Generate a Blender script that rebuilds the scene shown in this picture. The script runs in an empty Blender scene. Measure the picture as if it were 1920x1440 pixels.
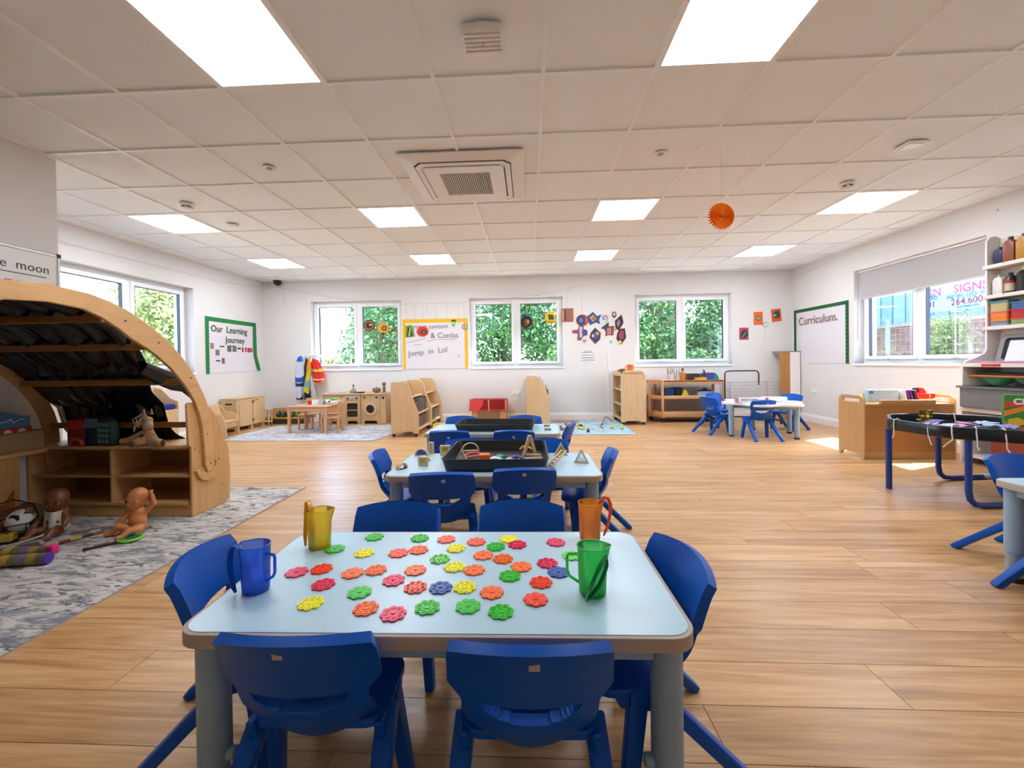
import bpy, bmesh, math, random
from mathutils import Vector, Matrix
from mathutils.geometry import tessellate_polygon
PI = math.pi
random.seed(7)
SC = bpy.context.scene
COL = SC.collection

# ---------------------------------------------------------------- camera, sky, sun, exposure
cam_d = bpy.data.cameras.new('camera'); cam = bpy.data.objects.new('camera', cam_d); COL.objects.link(cam)
cam_d.sensor_width = 36.0; cam_d.lens = 779.2 / 1920 * 36
cam_d.shift_x = 5.6 / 1920; cam_d.shift_y = -31.9 / 1920
cam_d.clip_start = 0.02; cam_d.clip_end = 300
cam.matrix_world = (Matrix.Translation((0, 0, 1.03)) @ Matrix.Rotation(0.0473, 4, 'Z')
                    @ Matrix.Rotation(PI / 2 - 0.0094, 4, 'X') @ Matrix.Rotation(-0.0140, 4, 'Z'))
SC.camera = cam
world = bpy.data.worlds.new('world'); SC.world = world; world.use_nodes = True
wn = world.node_tree; bg = wn.nodes['Background']
sky = wn.nodes.new('ShaderNodeTexSky'); sky.sky_type = 'NISHITA'; sky.sun_disc = False
sky.sun_elevation = math.radians(52); sky.sun_rotation = math.radians(70); sky.dust_density = 2.0
wn.links.new(sky.outputs[0], bg.inputs[0]); bg.inputs[1].default_value = 1.5
SUN_DIR = Vector((-1.12, -0.50, -1.72)).normalized()
sun_d = bpy.data.lights.new('sun', 'SUN'); sun_d.energy = 19.0; sun_d.angle = math.radians(0.6); sun_d.color = (1.0, 0.95, 0.86)
sun = bpy.data.objects.new('sun', sun_d); COL.objects.link(sun)
sun.rotation_euler = SUN_DIR.to_track_quat('-Z', 'Y').to_euler(); sun.location = (12, 8, 14)
vs = SC.view_settings
vs.view_transform = 'Standard'; vs.look = 'None'; vs.gamma = 1.0; vs.use_curve_mapping = False
vs.exposure = 1.6
PANEL_LIGHT = 8.0
try:
    SC.cycles.max_bounces = 6; SC.cycles.diffuse_bounces = 4; SC.cycles.glossy_bounces = 2; SC.cycles.transmission_bounces = 3; SC.cycles.transparent_max_bounces = 10; SC.cycles.caustics_reflective = False; SC.cycles.caustics_refractive = False
except AttributeError: pass

# ---------------------------------------------------------------- materials
def lin(h):
    h = h.lstrip('#'); v = [int(h[i:i + 2], 16) / 255 for i in (0, 2, 4)]
    return tuple(c / 12.92 if c <= 0.04045 else ((c + 0.055) / 1.055) ** 2.4 for c in v) + (1,)
MATS = {}
def nd(nt, t, **kw):
    n = nt.nodes.new(t)
    for k, v in kw.items():
        if k in ('loc',): continue
        setattr(n, k, v)
    return n
def base(name):
    m = bpy.data.materials.new(name); m.use_nodes = True
    nt = m.node_tree; return m, nt, nt.nodes['Principled BSDF']
def mix(nt, a, b, fac, mode='MIX'):
    n = nt.nodes.new('ShaderNodeMix'); n.data_type = 'RGBA'; n.blend_type = mode
    for s, v in ((n.inputs[0], fac), (n.inputs[6], a), (n.inputs[7], b)):
        if hasattr(v, 'links') or hasattr(v, 'is_linked'): nt.links.new(v, s)
        else: s.default_value = v
    return n.outputs[2]
def coords(nt, scale=(1, 1, 1), rand=False, space='Object', rot=(0, 0, 0)):
    tc = nt.nodes.new('ShaderNodeTexCoord'); mp = nt.nodes.new('ShaderNodeMapping')
    mp.inputs['Scale'].default_value = scale; mp.inputs['Rotation'].default_value = rot
    nt.links.new(tc.outputs[space], mp.inputs[0])
    if rand:
        oi = nt.nodes.new('ShaderNodeObjectInfo'); mu = nt.nodes.new('ShaderNodeVectorMath'); mu.operation = 'SCALE'
        cb = nt.nodes.new('ShaderNodeCombineXYZ')
        for i in range(3): nt.links.new(oi.outputs['Random'], cb.inputs[i])
        nt.links.new(cb.outputs[0], mu.inputs[0]); mu.inputs[3].default_value = 37.0
        nt.links.new(mu.outputs[0], mp.inputs['Location'])
    return mp.outputs[0]
def noise(nt, vec, scale, detail=3, rough=0.5, dist=0.0):
    n = nt.nodes.new('ShaderNodeTexNoise'); n.inputs['Scale'].default_value = scale
    n.inputs['Detail'].default_value = detail; n.inputs['Roughness'].default_value = rough
    n.inputs['Distortion'].default_value = dist
    nt.links.new(vec, n.inputs['Vector']); return n.outputs[0]
def ramp(nt, fac, stops, interp='LINEAR'):
    r = nt.nodes.new('ShaderNodeValToRGB'); r.color_ramp.interpolation = interp
    e = r.color_ramp.elements
    while len(e) < len(stops): e.new(0.5)
    for i, (p, c) in enumerate(stops): e[i].position = p; e[i].color = c
    nt.links.new(fac, r.inputs[0]); return r.outputs[0]
def bump(nt, p, h, strength, dist=0.002):
    b = nt.nodes.new('ShaderNodeBump'); b.inputs['Strength'].default_value = strength; b.inputs['Distance'].default_value = dist
    nt.links.new(h, b.inputs['Height']); nt.links.new(b.outputs[0], p.inputs['Normal'])
def plain(hexc, rough=0.5, metal=0.0, spec=0.5, var=0.06, nscale=18.0, bmp=0.0, coat=0.0, sheen=0.0):
    key = ('plain', hexc, rough, metal, spec, var, nscale, bmp, coat, sheen)
    if key in MATS: return MATS[key]
    m, nt, p = base('paint_' + hexc.strip('#')); c = lin(hexc)
    v = coords(nt); n = noise(nt, v, nscale, 1)
    dk = tuple(x * (1 - var) for x in c[:3]) + (1,); lt = tuple(min(1, x * (1 + var)) for x in c[:3]) + (1,)
    nt.links.new(mix(nt, dk, lt, n), p.inputs['Base Color'])
    p.inputs['Roughness'].default_value = rough; p.inputs['Metallic'].default_value = metal
    p.inputs['Specular IOR Level'].default_value = spec
    p.inputs['Coat Weight'].default_value = coat; p.inputs['Sheen Weight'].default_value = sheen
    if bmp: bump(nt, p, noise(nt, v, nscale * 6, 1), bmp)
    MATS[key] = m; return m
def wood(hexc, dark=None, rough=0.45, axis='Z', scale=1.0, contrast=0.35, rand=True, knots=False):
    key = ('wood', hexc, dark, rough, axis, scale, contrast, knots)
    if key in MATS: return MATS[key]
    m, nt, p = base('wood_' + hexc.strip('#')); c = lin(hexc)
    d = lin(dark) if dark else tuple(x * (1 - contrast) for x in c[:3]) + (1,)
    sc = {'X': (0.9, 9, 9), 'Y': (9, 0.9, 9), 'Z': (9, 9, 0.9)}[axis]
    v = coords(nt, tuple(s * scale for s in sc), rand=rand)
    n1 = noise(nt, v, 2.2, 3, 0.6, 0.6); n2 = noise(nt, v, 9.0, 1, 0.6)
    f = mix(nt, n1, n2, 0.35)
    col = ramp(nt, f, [(0.32, d), (0.62, c), (0.9, tuple(min(1, x * 1.08) for x in c[:3]) + (1,))])
    nt.links.new(col, p.inputs['Base Color']); p.inputs['Roughness'].default_value = rough
    MATS[key] = m; return m
def emit(hexc, strength):
    m, nt, p = base('lamp_' + hexc.strip('#'))
    p.inputs['Base Color'].default_value = lin(hexc); p.inputs['Emission Color'].default_value = lin(hexc)
    p.inputs['Emission Strength'].default_value = strength; p.inputs['Roughness'].default_value = 0.6
    return m
def glassy(hexc, clear=0.9, gloss=0.08, rough=0.02, body=0.0, tint=0.0):
    key = ('glass', hexc, clear, gloss, rough, body, tint)
    if key in MATS: return MATS[key]
    m = bpy.data.materials.new('clear_' + hexc.strip('#')); m.use_nodes = True; nt = m.node_tree
    out = nt.nodes['Material Output']; pr = nt.nodes['Principled BSDF']
    tr = nt.nodes.new('ShaderNodeBsdfTransparent'); tr.inputs[0].default_value = tuple((x * (1 - tint) + tint) * clear for x in lin(hexc)[:3]) + (1,)
    gl = nt.nodes.new('ShaderNodeBsdfGlossy'); gl.inputs['Roughness'].default_value = rough
    fr = nt.nodes.new('ShaderNodeLayerWeight'); fr.inputs[0].default_value = 0.35
    ma = nt.nodes.new('ShaderNodeMath'); ma.operation = 'MULTIPLY_ADD'; ma.inputs[1].default_value = 0.5; ma.inputs[2].default_value = gloss * 0.4
    nt.links.new(fr.outputs['Fresnel'], ma.inputs[0])
    mx = nt.nodes.new('ShaderNodeMixShader'); nt.links.new(ma.outputs[0], mx.inputs[0])
    pr.inputs['Base Color'].default_value = lin(hexc); pr.inputs['Roughness'].default_value = 0.3
    mb = nt.nodes.new('ShaderNodeMixShader'); mb.inputs[0].default_value = body
    tl = nt.nodes.new('ShaderNodeBsdfTranslucent'); tl.inputs[0].default_value = lin(hexc); ad = nt.nodes.new('ShaderNodeMixShader'); ad.inputs[0].default_value = 0.65
    nt.links.new(pr.outputs[0], ad.inputs[1]); nt.links.new(tl.outputs[0], ad.inputs[2])
    nt.links.new(tr.outputs[0], mb.inputs[1]); nt.links.new(ad.outputs[0], mb.inputs[2])
    nt.links.new(mb.outputs[0], mx.inputs[1]); nt.links.new(gl.outputs[0], mx.inputs[2])
    nt.links.new(mx.outputs[0], out.inputs[0]); MATS[key] = m; return m

# ---------------------------------------------------------------- mesh helpers
class MB:
    def __init__(s): s.v = []; s.f = []
    def add(s, vs, fs, T=None):
        o = len(s.v)
        s.v += [tuple(T @ Vector(p)) if T is not None else tuple(p) for p in vs]
        s.f += [tuple(i + o for i in f) for f in fs]; return s
    def box(s, x0, x1, y0, y1, z0, z1, T=None):
        vs = [(x, y, z) for x in (x0, x1) for y in (y0, y1) for z in (z0, z1)]
        return s.add(vs, [(0, 1, 3, 2), (4, 6, 7, 5), (0, 4, 5, 1), (2, 3, 7, 6), (0, 2, 6, 4), (1, 5, 7, 3)], T)
    def cbox(s, c, d, T=None):
        return s.box(c[0] - d[0] / 2, c[0] + d[0] / 2, c[1] - d[1] / 2, c[1] + d[1] / 2, c[2] - d[2] / 2, c[2] + d[2] / 2, T)
    def bar(s, a, b, w, h=None, w2=None, h2=None, up=(0, 0, 1)):
        a = Vector(a); b = Vector(b); h = h or w; w2 = w2 or w; h2 = h2 or h
        d = (b - a).normalized(); u = Vector(up)
        if abs(d.dot(u)) > 0.95: u = Vector((0, 1, 0))
        x = d.cross(u).normalized(); y = x.cross(d)
        vs = []
        for p, ww, hh in ((a, w, h), (b, w2, h2)):
            for sx, sy in ((-1, -1), (1, -1), (1, 1), (-1, 1)): vs.append(p + x * sx * ww / 2 + y * sy * hh / 2)
        return s.add(vs, [(3, 2, 1, 0), (4, 5, 6, 7)] + [(i, (i + 1) % 4, 4 + (i + 1) % 4, 4 + i) for i in range(4)])
    def cyl(s, a, b, r, r2=None, n=16, cap=True):
        return s.tube([a, b], [r, r if r2 is None else r2], n, cap=cap)
    def tube(s, pts, r, n=8, closed=False, cap=True):
        pts = [Vector(p) for p in pts]; k = len(pts); rs = r if isinstance(r, (list, tuple)) else [r] * k
        rings = []; prev = None
        for i, p in enumerate(pts):
            if closed: d = pts[(i + 1) % k] - pts[i - 1]
            else: d = pts[min(i + 1, k - 1)] - pts[max(i - 1, 0)]
            d.normalize()
            if prev is None:
                u = Vector((0, 0, 1)) if abs(d.z) < 0.9 else Vector((1, 0, 0)); x = d.cross(u).normalized()
            else:
                x = prev - d * prev.dot(d)
                x = x.normalized() if x.length > 1e-6 else d.orthogonal().normalized()
            prev = x; y = d.cross(x)
            rings.append([p + (x * math.cos(2 * PI * j / n) + y * math.sin(2 * PI * j / n)) * rs[i] for j in range(n)])
        vs = [q for rg in rings for q in rg]; fs = []
        for i in range(k if closed else k - 1):
            a = i * n; b = ((i + 1) % k) * n
            for j in range(n): fs.append((a + j, a + (j + 1) % n, b + (j + 1) % n, b + j))
        if cap and not closed: fs += [tuple(range(n))[::-1], tuple(range((k - 1) * n, k * n))]
        return s.add(vs, fs)
    def lathe(s, prof, n=20, c=(0, 0, 0), sx=1.0, sy=1.0, T=None):
        vs = []; fs = []
        for r, z in prof:
            for j in range(n): vs.append((c[0] + sx * r * math.cos(2 * PI * j / n), c[1] + sy * r * math.sin(2 * PI * j / n), c[2] + z))
        for i in range(len(prof) - 1):
            for j in range(n): fs.append((i * n + j, i * n + (j + 1) % n, (i + 1) * n + (j + 1) % n, (i + 1) * n + j))
        if prof[0][0] > 1e-4: fs.append(tuple(range(n))[::-1])
        if prof[-1][0] > 1e-4: fs.append(tuple(range((len(prof) - 1) * n, len(prof) * n)))
        return s.add(vs, fs, T)
    def prism(s, loops, w0, w1, f=lambda u, v, w: (u, v, w)):
        """extrude a 2-D outline (first loop) with holes (other loops) between w0 and w1"""
        tri = tessellate_polygon([[Vector((u, v, 0)) for u, v in L] for L in loops])
        flat = [p for L in loops for p in L]; n = len(flat)
        vs = [f(u, v, w0) for u, v in flat] + [f(u, v, w1) for u, v in flat]
        fs = [tuple(t) for t in tri] + [tuple(i + n for i in t[::-1]) for t in tri]
        o = 0
        for L in loops:
            k = len(L)
            for i in range(k): fs.append((o + i, o + (i + 1) % k, n + o + (i + 1) % k, n + o + i))
            o += k
        return s.add(vs, fs)
    def ball(s, c, r, n=12, m=8, sc=(1, 1, 1), T=None):
        prof = [(r * math.sin(PI * i / m), -r * math.cos(PI * i / m)) for i in range(m + 1)]
        vs = []; fs = []
        for rr, z in prof:
            for j in range(n): vs.append((c[0] + sc[0] * rr * math.cos(2 * PI * j / n), c[1] + sc[1] * rr * math.sin(2 * PI * j / n), c[2] + sc[2] * z))
        for i in range(m):
            for j in range(n): fs.append((i * n + j, i * n + (j + 1) % n, (i + 1) * n + (j + 1) % n, (i + 1) * n + j))
        return s.add(vs, fs, T)
    def grid(s, fn, nu, nv, mask=None, T=None):
        vs = [fn(i / (nu - 1), j / (nv - 1)) for j in range(nv) for i in range(nu)]
        fs = [(j * nu + i, j * nu + i + 1, (j + 1) * nu + i + 1, (j + 1) * nu + i) for j in range(nv - 1) for i in range(nu - 1)
              if mask is None or mask((i + .5) / (nu - 1), (j + .5) / (nv - 1))]
        return s.add(vs, fs, T)
    def mesh(s, name, bev=0.0, seg=1, smooth=35, solid=0.0, sub=0, ang=40):
        me = bpy.data.meshes.new(name); bm = bmesh.new()
        vv = [bm.verts.new(p) for p in s.v]
        for f in s.f:
            try: bm.faces.new([vv[i] for i in f])
            except ValueError: pass
        bmesh.ops.remove_doubles(bm, verts=bm.verts, dist=1e-5)
        loose = [v for v in bm.verts if not v.link_faces]
        if loose: bmesh.ops.delete(bm, geom=loose, context='VERTS')
        bmesh.ops.recalc_face_normals(bm, faces=bm.faces)
        if solid: bmesh.ops.solidify(bm, geom=list(bm.faces), thickness=solid); bmesh.ops.recalc_face_normals(bm, faces=bm.faces)
        if bev:
            es = [e for e in bm.edges if len(e.link_faces) == 2 and e.calc_face_angle(0) > math.radians(ang)]
            if es: bmesh.ops.bevel(bm, geom=es, offset=bev, segments=seg, affect='EDGES', profile=0.5, clamp_overlap=True)
        bm.to_mesh(me); bm.free()
        if smooth:
            me.polygons.foreach_set('use_smooth', [True] * len(me.polygons))
            me.set_sharp_from_angle(angle=math.radians(smooth))
        return me
    def build(s, name, mat, parent=None, loc=(0, 0, 0), rz=0.0, **kw):
        me = s.mesh(name, **kw)
        for m in (mat if isinstance(mat, (list, tuple)) else [mat]): me.materials.append(m)
        o = bpy.data.objects.new(name, me); COL.objects.link(o)
        o.location = loc; o.rotation_euler = (0, 0, rz)
        if parent is not None: o.parent = parent
        return o
def tag(o, label=None, cat=None, group=None, kind=None):
    if label: o['label'] = label
    if cat: o['category'] = cat
    if group: o['group'] = group
    if kind: o['kind'] = kind
    return o
def thing(name, label=None, cat=None, loc=(0, 0, 0), rz=0.0, group=None, kind=None):
    o = bpy.data.objects.new(name, None); COL.objects.link(o); o.empty_display_size = 0.05
    o.location = loc; o.rotation_euler = (0, 0, rz); return tag(o, label, cat, group, kind)
def copy_tree(o, loc, rz, label=None, parent=None, group=None):
    c = o.copy(); COL.objects.link(c)
    if parent is None: c.location = loc; c.rotation_euler = (0, 0, rz)
    else: c.parent = parent
    if label: c['label'] = label
    if group: c['group'] = group
    for ch in list(o.children): copy_tree(ch, None, None, None, c)
    return c
def rrect(x0, x1, y0, y1, r, n=5):
    out = []
    for cx, cy, a in ((x1 - r, y1 - r, 0), (x0 + r, y1 - r, PI / 2), (x0 + r, y0 + r, PI), (x1 - r, y0 + r, 1.5 * PI)):
        for i in range(n + 1): t = a + PI / 2 * i / n; out.append((cx + r * math.cos(t), cy + r * math.sin(t)))
    return out
def rect(x0, x1, y0, y1): return [(x0, y0), (x1, y0), (x1, y1), (x0, y1)]
def circ(cx, cy, r, n=24, ry=None): return [(cx + r * math.cos(2 * PI * i / n), cy + (ry or r) * math.sin(2 * PI * i / n)) for i in range(n)]
XZ = lambda u, v, w: (u, w, v)
YZ = lambda u, v, w: (w, u, v)
def text(s, size, mat, parent, loc, rot, align='CENTER', name='lettering', ext=0.0006, bold=0.0, label=None):
    cu = bpy.data.curves.new('lettering', 'FONT'); cu.body = s; cu.size = size; cu.align_x = align; cu.align_y = 'CENTER'
    cu.extrude = ext; cu.offset = bold; cu.resolution_u = 3
    t = bpy.data.objects.new('tmp', cu); COL.objects.link(t)
    dg = bpy.context.evaluated_depsgraph_get(); dg.update()
    me = bpy.data.meshes.new_from_object(t.evaluated_get(dg)); me.materials.clear(); me.materials.append(mat)
    bpy.data.objects.remove(t); bpy.data.curves.remove(cu)
    o = bpy.data.objects.new(name, me); COL.objects.link(o); o.location = loc; o.rotation_euler = rot; o.parent = parent
    if label: o['label'] = label
    return o
FACE_BACK = (PI / 2, 0, 0)            # lettering on the back wall, read from the room
FACE_LEFT = (PI / 2, 0, PI / 2)       # on the left wall
FACE_RIGHT = (PI / 2, 0, -PI / 2)     # on the right wall
# ---------------------------------------------------------------- the room
XL, XR, YB, YF, CZ = -4.9, 4.6, 7.48, -1.5, 2.6
WALL = plain('#e6e3e1', 0.75, var=0.02, nscale=4)
TRIMW = plain('#f2f0ee', 0.4, var=0.02)
UPVC = plain('#f8fbff', 0.28, var=0.01)
TILE = plain('#f6f8f9', 0.85, var=0.015, nscale=60)
RAIL = plain('#fafafa', 0.45, var=0.01)
WIN = {'window_1': (-4.0, -2.31), 'window_2': (-1.06, 0.62), 'window_3': (1.895, 3.58)}
WZ0, WZ1 = 0.955, 2.215
def struct(o): o['kind'] = 'structure'; return o
struct(MB().prism([rect(XL - .3, XR + .3, 0, 2.8)] + [rect(a, b, WZ0, WZ1) for a, b in WIN.values()], YB, YB + .3, XZ).build('wall_back', WALL))
struct(MB().prism([rect(YF, YB, 0, 2.8), rect(4.40, 6.10, WZ0, 2.25)], XR, XR + .3, YZ).build('wall_right', WALL))
struct(MB().prism([rect(2.95, YB, 0, 2.8), rect(4.13, 5.88, WZ0, 2.19)], XL - .3, XL, YZ).build('wall_left', WALL))
struct(MB().box(XL - .3, -3.5, YF, 2.95, 0, 2.8).build('wall_pier', WALL))
struct(MB().box(XL - .3, XR + .3, YF - .3, YF, 0, 2.8).build('wall_front', WALL))

# skirting boards: plinth with a stepped moulding
def skirt(name, a, b, n):
    a = Vector(a); b = Vector(b); d = (b - a); n = Vector(n)
    prof = [(0, 0), (.018, 0), (.018, .092), (.013, .098), (.013, .112), (.006, .125), (0, .125)]
    m = MB(); k = len(prof)
    vs = [tuple(p + n * u + Vector((0, 0, v))) for p in (a, b) for u, v in prof]
    m.add(vs, [tuple(range(k)), tuple(range(k, 2 * k))[::-1]] + [(i, (i + 1) % k, k + (i + 1) % k, k + i) for i in range(k)])
    return struct(m.build(name, TRIMW, smooth=20))
skirt('baseboard_back', (XL, YB, 0), (XR, YB, 0), (0, -1, 0))
skirt('baseboard_right', (XR, YF, 0), (XR, YB, 0), (-1, 0, 0))
skirt('baseboard_left', (XL, 2.95, 0), (XL, YB, 0), (1, 0, 0))
skirt('baseboard_pier', (-3.5, YF, 0), (-3.5, 2.95, 0), (1, 0, 0))

# floor of oak planks
def plank_mat():
    m, nt, p = base('oak_plank')
    v = coords(nt, (0.55, 7.0, 1.0), rand=True); n1 = noise(nt, v, 1.6, 4, 0.62, 1.6); n2 = noise(nt, v, 7.0, 2, 0.65, 0.4)
    v2 = coords(nt, (3.0, 90.0, 1.0), rand=True); n3 = noise(nt, v2, 1.0, 1)
    f = mix(nt, n1, n2, 0.3); f = mix(nt, f, n3, 0.12)
    col = ramp(nt, f, [(0.30, lin('#966c40')), (0.47, lin('#c49562')), (0.60, lin('#d8ae7c')), (0.80, lin('#e6c498'))])
    oi = nt.nodes.new('ShaderNodeObjectInfo')
    tint = ramp(nt, oi.outputs['Random'], [(0.0, (0.90, 0.89, 0.88, 1)), (1.0, (1.04, 1.04, 1.04, 1))])
    nt.links.new(mix(nt, col, tint, 1.0, 'MULTIPLY'), p.inputs['Base Color'])
    r = ramp(nt, n2, [(0.3, (0.30, 0.30, 0.30, 1)), (0.7, (0.40, 0.40, 0.40, 1))]); nt.links.new(r, p.inputs['Roughness'])
    return m
OAK = plank_mat()
floor = struct(MB().box(XL - .3, XR + .3, YF - .3, YB + .3, -.12, -.010).build('floor', plain('#4a3524', 0.8)))
PW, PL, GAP = 0.184, 1.24, 0.0022
plank_me = MB().box(0, PL - GAP, 0, PW - GAP, -.010, 0).mesh('plank', smooth=0); plank_me.materials.append(OAK)
cut = {}; rest = MB(); rnd = random.Random(3)
row = 0; y = YF
while y < YB:
    off = rnd.uniform(0, PL); x = XL - off; yy = min(PW, YB - y)
    while x < XR:
        a, b = max(x, XL), min(x + PL, XR)
        if b - a > 0.03:
            if y < 0.80: rest.box(a, b - GAP, y, y + yy - GAP, -.010, 0)
            else:
                if b - a > PL - 1e-6 and yy > PW - 1e-6: me = plank_me
                else:
                    me = MB().box(0, b - a - GAP, 0, yy - GAP, -.010, 0).mesh('plank', smooth=0); me.materials.append(OAK)
                o = bpy.data.objects.new('plank', me); COL.objects.link(o); o.location = (a, y, 0); o.parent = floor
        x += PL
    y += PW; row += 1
tag(rest.build('plank_area', OAK, floor, smooth=0), kind='stuff')

# suspended ceiling
ceil = struct(MB().box(XL - .3, XR + .3, YF - .3, YB + .3, 2.68, 2.8).build('ceiling', WALL))
CX = lambda k: 0.10 + 0.6 * k
RY = lambda k: 1.669 + 0.6 * k
xs = [XL] + [CX(k) for k in range(-8, 8)] + [XR]
ys = [YF] + [RY(k) for k in range(-5, 10)] + [YB]
LIGHT_CELLS = [(c, r) for r in (0, 4, 7) for c in (-7, -3, 1, 5)]
LC = {(round(CX(c), 3), round(RY(r), 3)) for c, r in LIGHT_CELLS}
tile_me = {}
back_tiles = MB()
for i in range(len(xs) - 1):
    for j in range(len(ys) - 1):
        if (round(xs[i], 3), round(ys[j], 3)) in LC: continue
        w, d = xs[i + 1] - xs[i], ys[j + 1] - ys[j]
        if ys[j + 1] < 1.6: back_tiles.box(xs[i] + .004, xs[i + 1] - .004, ys[j] + .004, ys[j + 1] - .004, 2.600, 2.614); continue
        k = (round(w, 3), round(d, 3))
        if k not in tile_me:
            me = MB().box(.004, w - .004, .004, d - .004, 0, .014).mesh('ceiling_tile', bev=.004, smooth=0); me.materials.append(TILE); tile_me[k] = me
        o = bpy.data.objects.new('ceiling_tile', tile_me[k]); COL.objects.link(o); o.location = (xs[i], ys[j], 2.600); o.parent = ceil
tag(back_tiles.build('tile_area', TILE, ceil, smooth=0), kind='stuff')
for x in xs[1:-1]: MB().box(x - .011, x + .011, YF, YB, 2.5885, 2.606).build('ceiling_rail', RAIL, ceil, smooth=0)
for y in ys[1:-1]: MB().box(XL, XR, y - .011, y + .011, 2.589, 2.606).build('ceiling_rail', RAIL, ceil, smooth=0)
MB().box(XL, XR, YB - .022, YB, 2.590, 2.604).box(XR - .022, XR, YF, YB, 2.590, 2.604).box(XL, XL + .022, 2.95, YB, 2.590, 2.604).box(-3.5, -3.478, YF, 2.97, 2.590, 2.604).build('edge_trim', RAIL, ceil, smooth=0)

# windows
PANE = glassy('#f4faff', 0.97, 0.10)
GASK = plain('#2c3440', 0.6)
def window(n, W, H, loc, rz, blind=False):
    w = struct(thing(n, loc=loc, rz=rz))
    fr = MB()
    def ring(m, x0, x1, z0, z1, t, y0, y1): m.prism([rect(x0, x1, z0, z1), rect(x0 + t, x1 - t, z0 + t, z1 - t)], y0, y1, XZ)
    ring(fr, 0.0, W, 0.0, H, .06, .13, .20); fr.build('frame', UPVC, w, bev=.004)
    MB().box(W / 2 - .035, W / 2 + .035, .13, .20, .055, H - .055).build('mullion', UPVC, w, bev=.004)
    for s, (a, b) in enumerate(((.05, W / 2 - .028), (W / 2 + .028, W - .05))):
        m = MB(); ring(m, a, b, .05, H - .05, .055, .112, .165); sash = m.build('sash', UPVC, w, bev=.006)
        m = MB(); ring(m, a + .053, b - .053, .103, H - .103, .008, .118, .16); m.build('gasket', GASK, sash, smooth=0)
        MB().box(a + .056, b - .056, .140, .144, .106, H - .106).build('pane', PANE, w, smooth=0)
        cx = (a + b) / 2
        MB().box(cx - .012, cx + .012, .090, .112, .062, .085).bar((cx, .092, .075), (cx + .09, .088, .072), .014, .016).build('handle', UPVC, sash, bev=.003)
    MB().box(-.015, W + .015, -.022, .13, -.028, .0).build('sill', UPVC, w, bev=.006, seg=2)
    return w
for i, (n, (a, b)) in enumerate(WIN.items()): window(n, b - a, WZ1 - WZ0, (a, YB, WZ0), 0)
window('window_4', 1.75, 2.19 - WZ0, (XL, 4.13, WZ0), PI / 2)
window('window_5', 1.70, 2.25 - WZ0, (XR, 6.10, WZ0), -PI / 2)
# ---------------------------------------------------------------- ceiling fittings
LAMP = emit('#eef5ff', PANEL_LIGHT)
cl0 = None
ORD = ['first', 'second', 'third', 'fourth']
ROWN = {-4: 'row behind the viewer', 0: 'nearest row above the petal table', 4: 'middle row', 7: 'far row by the back windows'}
for c, r in LIGHT_CELLS:
    lab = 'square ceiling light, %s from left in the %s' % (ORD[[-7, -3, 1, 5].index(c)], ROWN[r])
    loc = (CX(c), RY(r), 2.589)
    if cl0 is None:
        cl0 = thing('ceiling_light', lab, 'ceiling light', loc, 0, 'recessed ceiling lights')
        MB().prism([rect(.010, .590, .010, .590), rect(.022, .578, .022, .578)], 0, .03).build('frame', RAIL, cl0, smooth=0)
        MB().box(.020, .580, .020, .580, .004, .012).build('diffuser', LAMP, cl0, smooth=0)
    else: copy_tree(cl0, loc, 0, lab)
FIT = plain('#efeae6', 0.4, var=0.01)
DARK = plain('#26272a', 0.6)
ac = thing('air_conditioner', 'large square white ceiling air conditioning cassette with dark slatted grille', 'air conditioner', (-.49, 3.505, 2.590))
MB().prism([rect(-.475, .475, -.475, .475), rect(-.36, .36, -.36, .36)], -.012, 0).build('surround', FIT, ac, bev=.008)
m = MB()
for s in (1, -1):
    m.add([(-.475, s * .475, -.012), (.475, s * .475, -.012), (.33, s * .37, -.034), (-.33, s * .37, -.034)], [(0, 1, 2, 3)])
    m.add([(s * .475, -.475, -.012), (s * .475, .475, -.012), (s * .37, .33, -.034), (s * .37, -.33, -.034)], [(0, 1, 2, 3)])
    for t in (1, -1): m.add([(s * .475, t * .475, -.012), (s * .33, t * .37, -.034), (s * .37, t * .33, -.034)], [(0, 1, 2)])
m.build('bevelled_cover', FIT, ac, smooth=0)
oct_ = lambda a, c: [(-a + c, -a), (a - c, -a), (a, -a + c), (a, a - c), (a - c, a), (-a + c, a), (-a, a - c), (-a, -a + c)]
MB().prism([oct_(.375, .05), rect(-.325, .325, -.325, .325)], -.036, -.03).build('outlet_slot', DARK, ac, smooth=0)
MB().prism([oct_(.368, .055), oct_(.325, .045)], -.042, -.030).build('outlet_flap', FIT, ac, bev=.003)
MB().prism([rrect(-.315, .315, -.315, .315, .02), rect(-.20, .20, -.21, .21)], -.048, -.030).build('grille_frame', FIT, ac, bev=.004)
MB().box(-.20, .20, -.21, .21, -.034, -.030).build('grille_back', DARK, ac, smooth=0)
sl = MB().box(-.004, .004, -.21, .21, -.047, -.034).mesh('slat', smooth=0); sl.materials.append(plain('#cfc8c2', 0.5))
for i in range(25):
    o = bpy.data.objects.new('slat', sl); COL.objects.link(o); o.parent = ac; o.location = (-.192 + .016 * i, 0, 0)
det = thing('ventilation_sensor', 'square white ribbed ceiling unit hung nearest the viewer', 'sensor', (-.195, 1.975, 2.590))
MB().prism([[(-.097, -.06), (-.09, -.072), (0, -.085), (.09, -.072), (.097, -.06), (.097, .06), (.09, .072), (0, .085), (-.09, .072), (-.097, .06)]], -.045, 0).build('housing', FIT, det, bev=.012, seg=2)
for i in range(5):
    y = -.052 + .026 * i
    MB().box(-.088, .088, y - .009, y + .009, -.052, -.044).build('rib', FIT, det, bev=.003)
MB().cyl((0, 0, -.056), (0, 0, -.044), .007, n=12).build('indicator', plain('#b9b3ae', .4), det)
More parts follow.
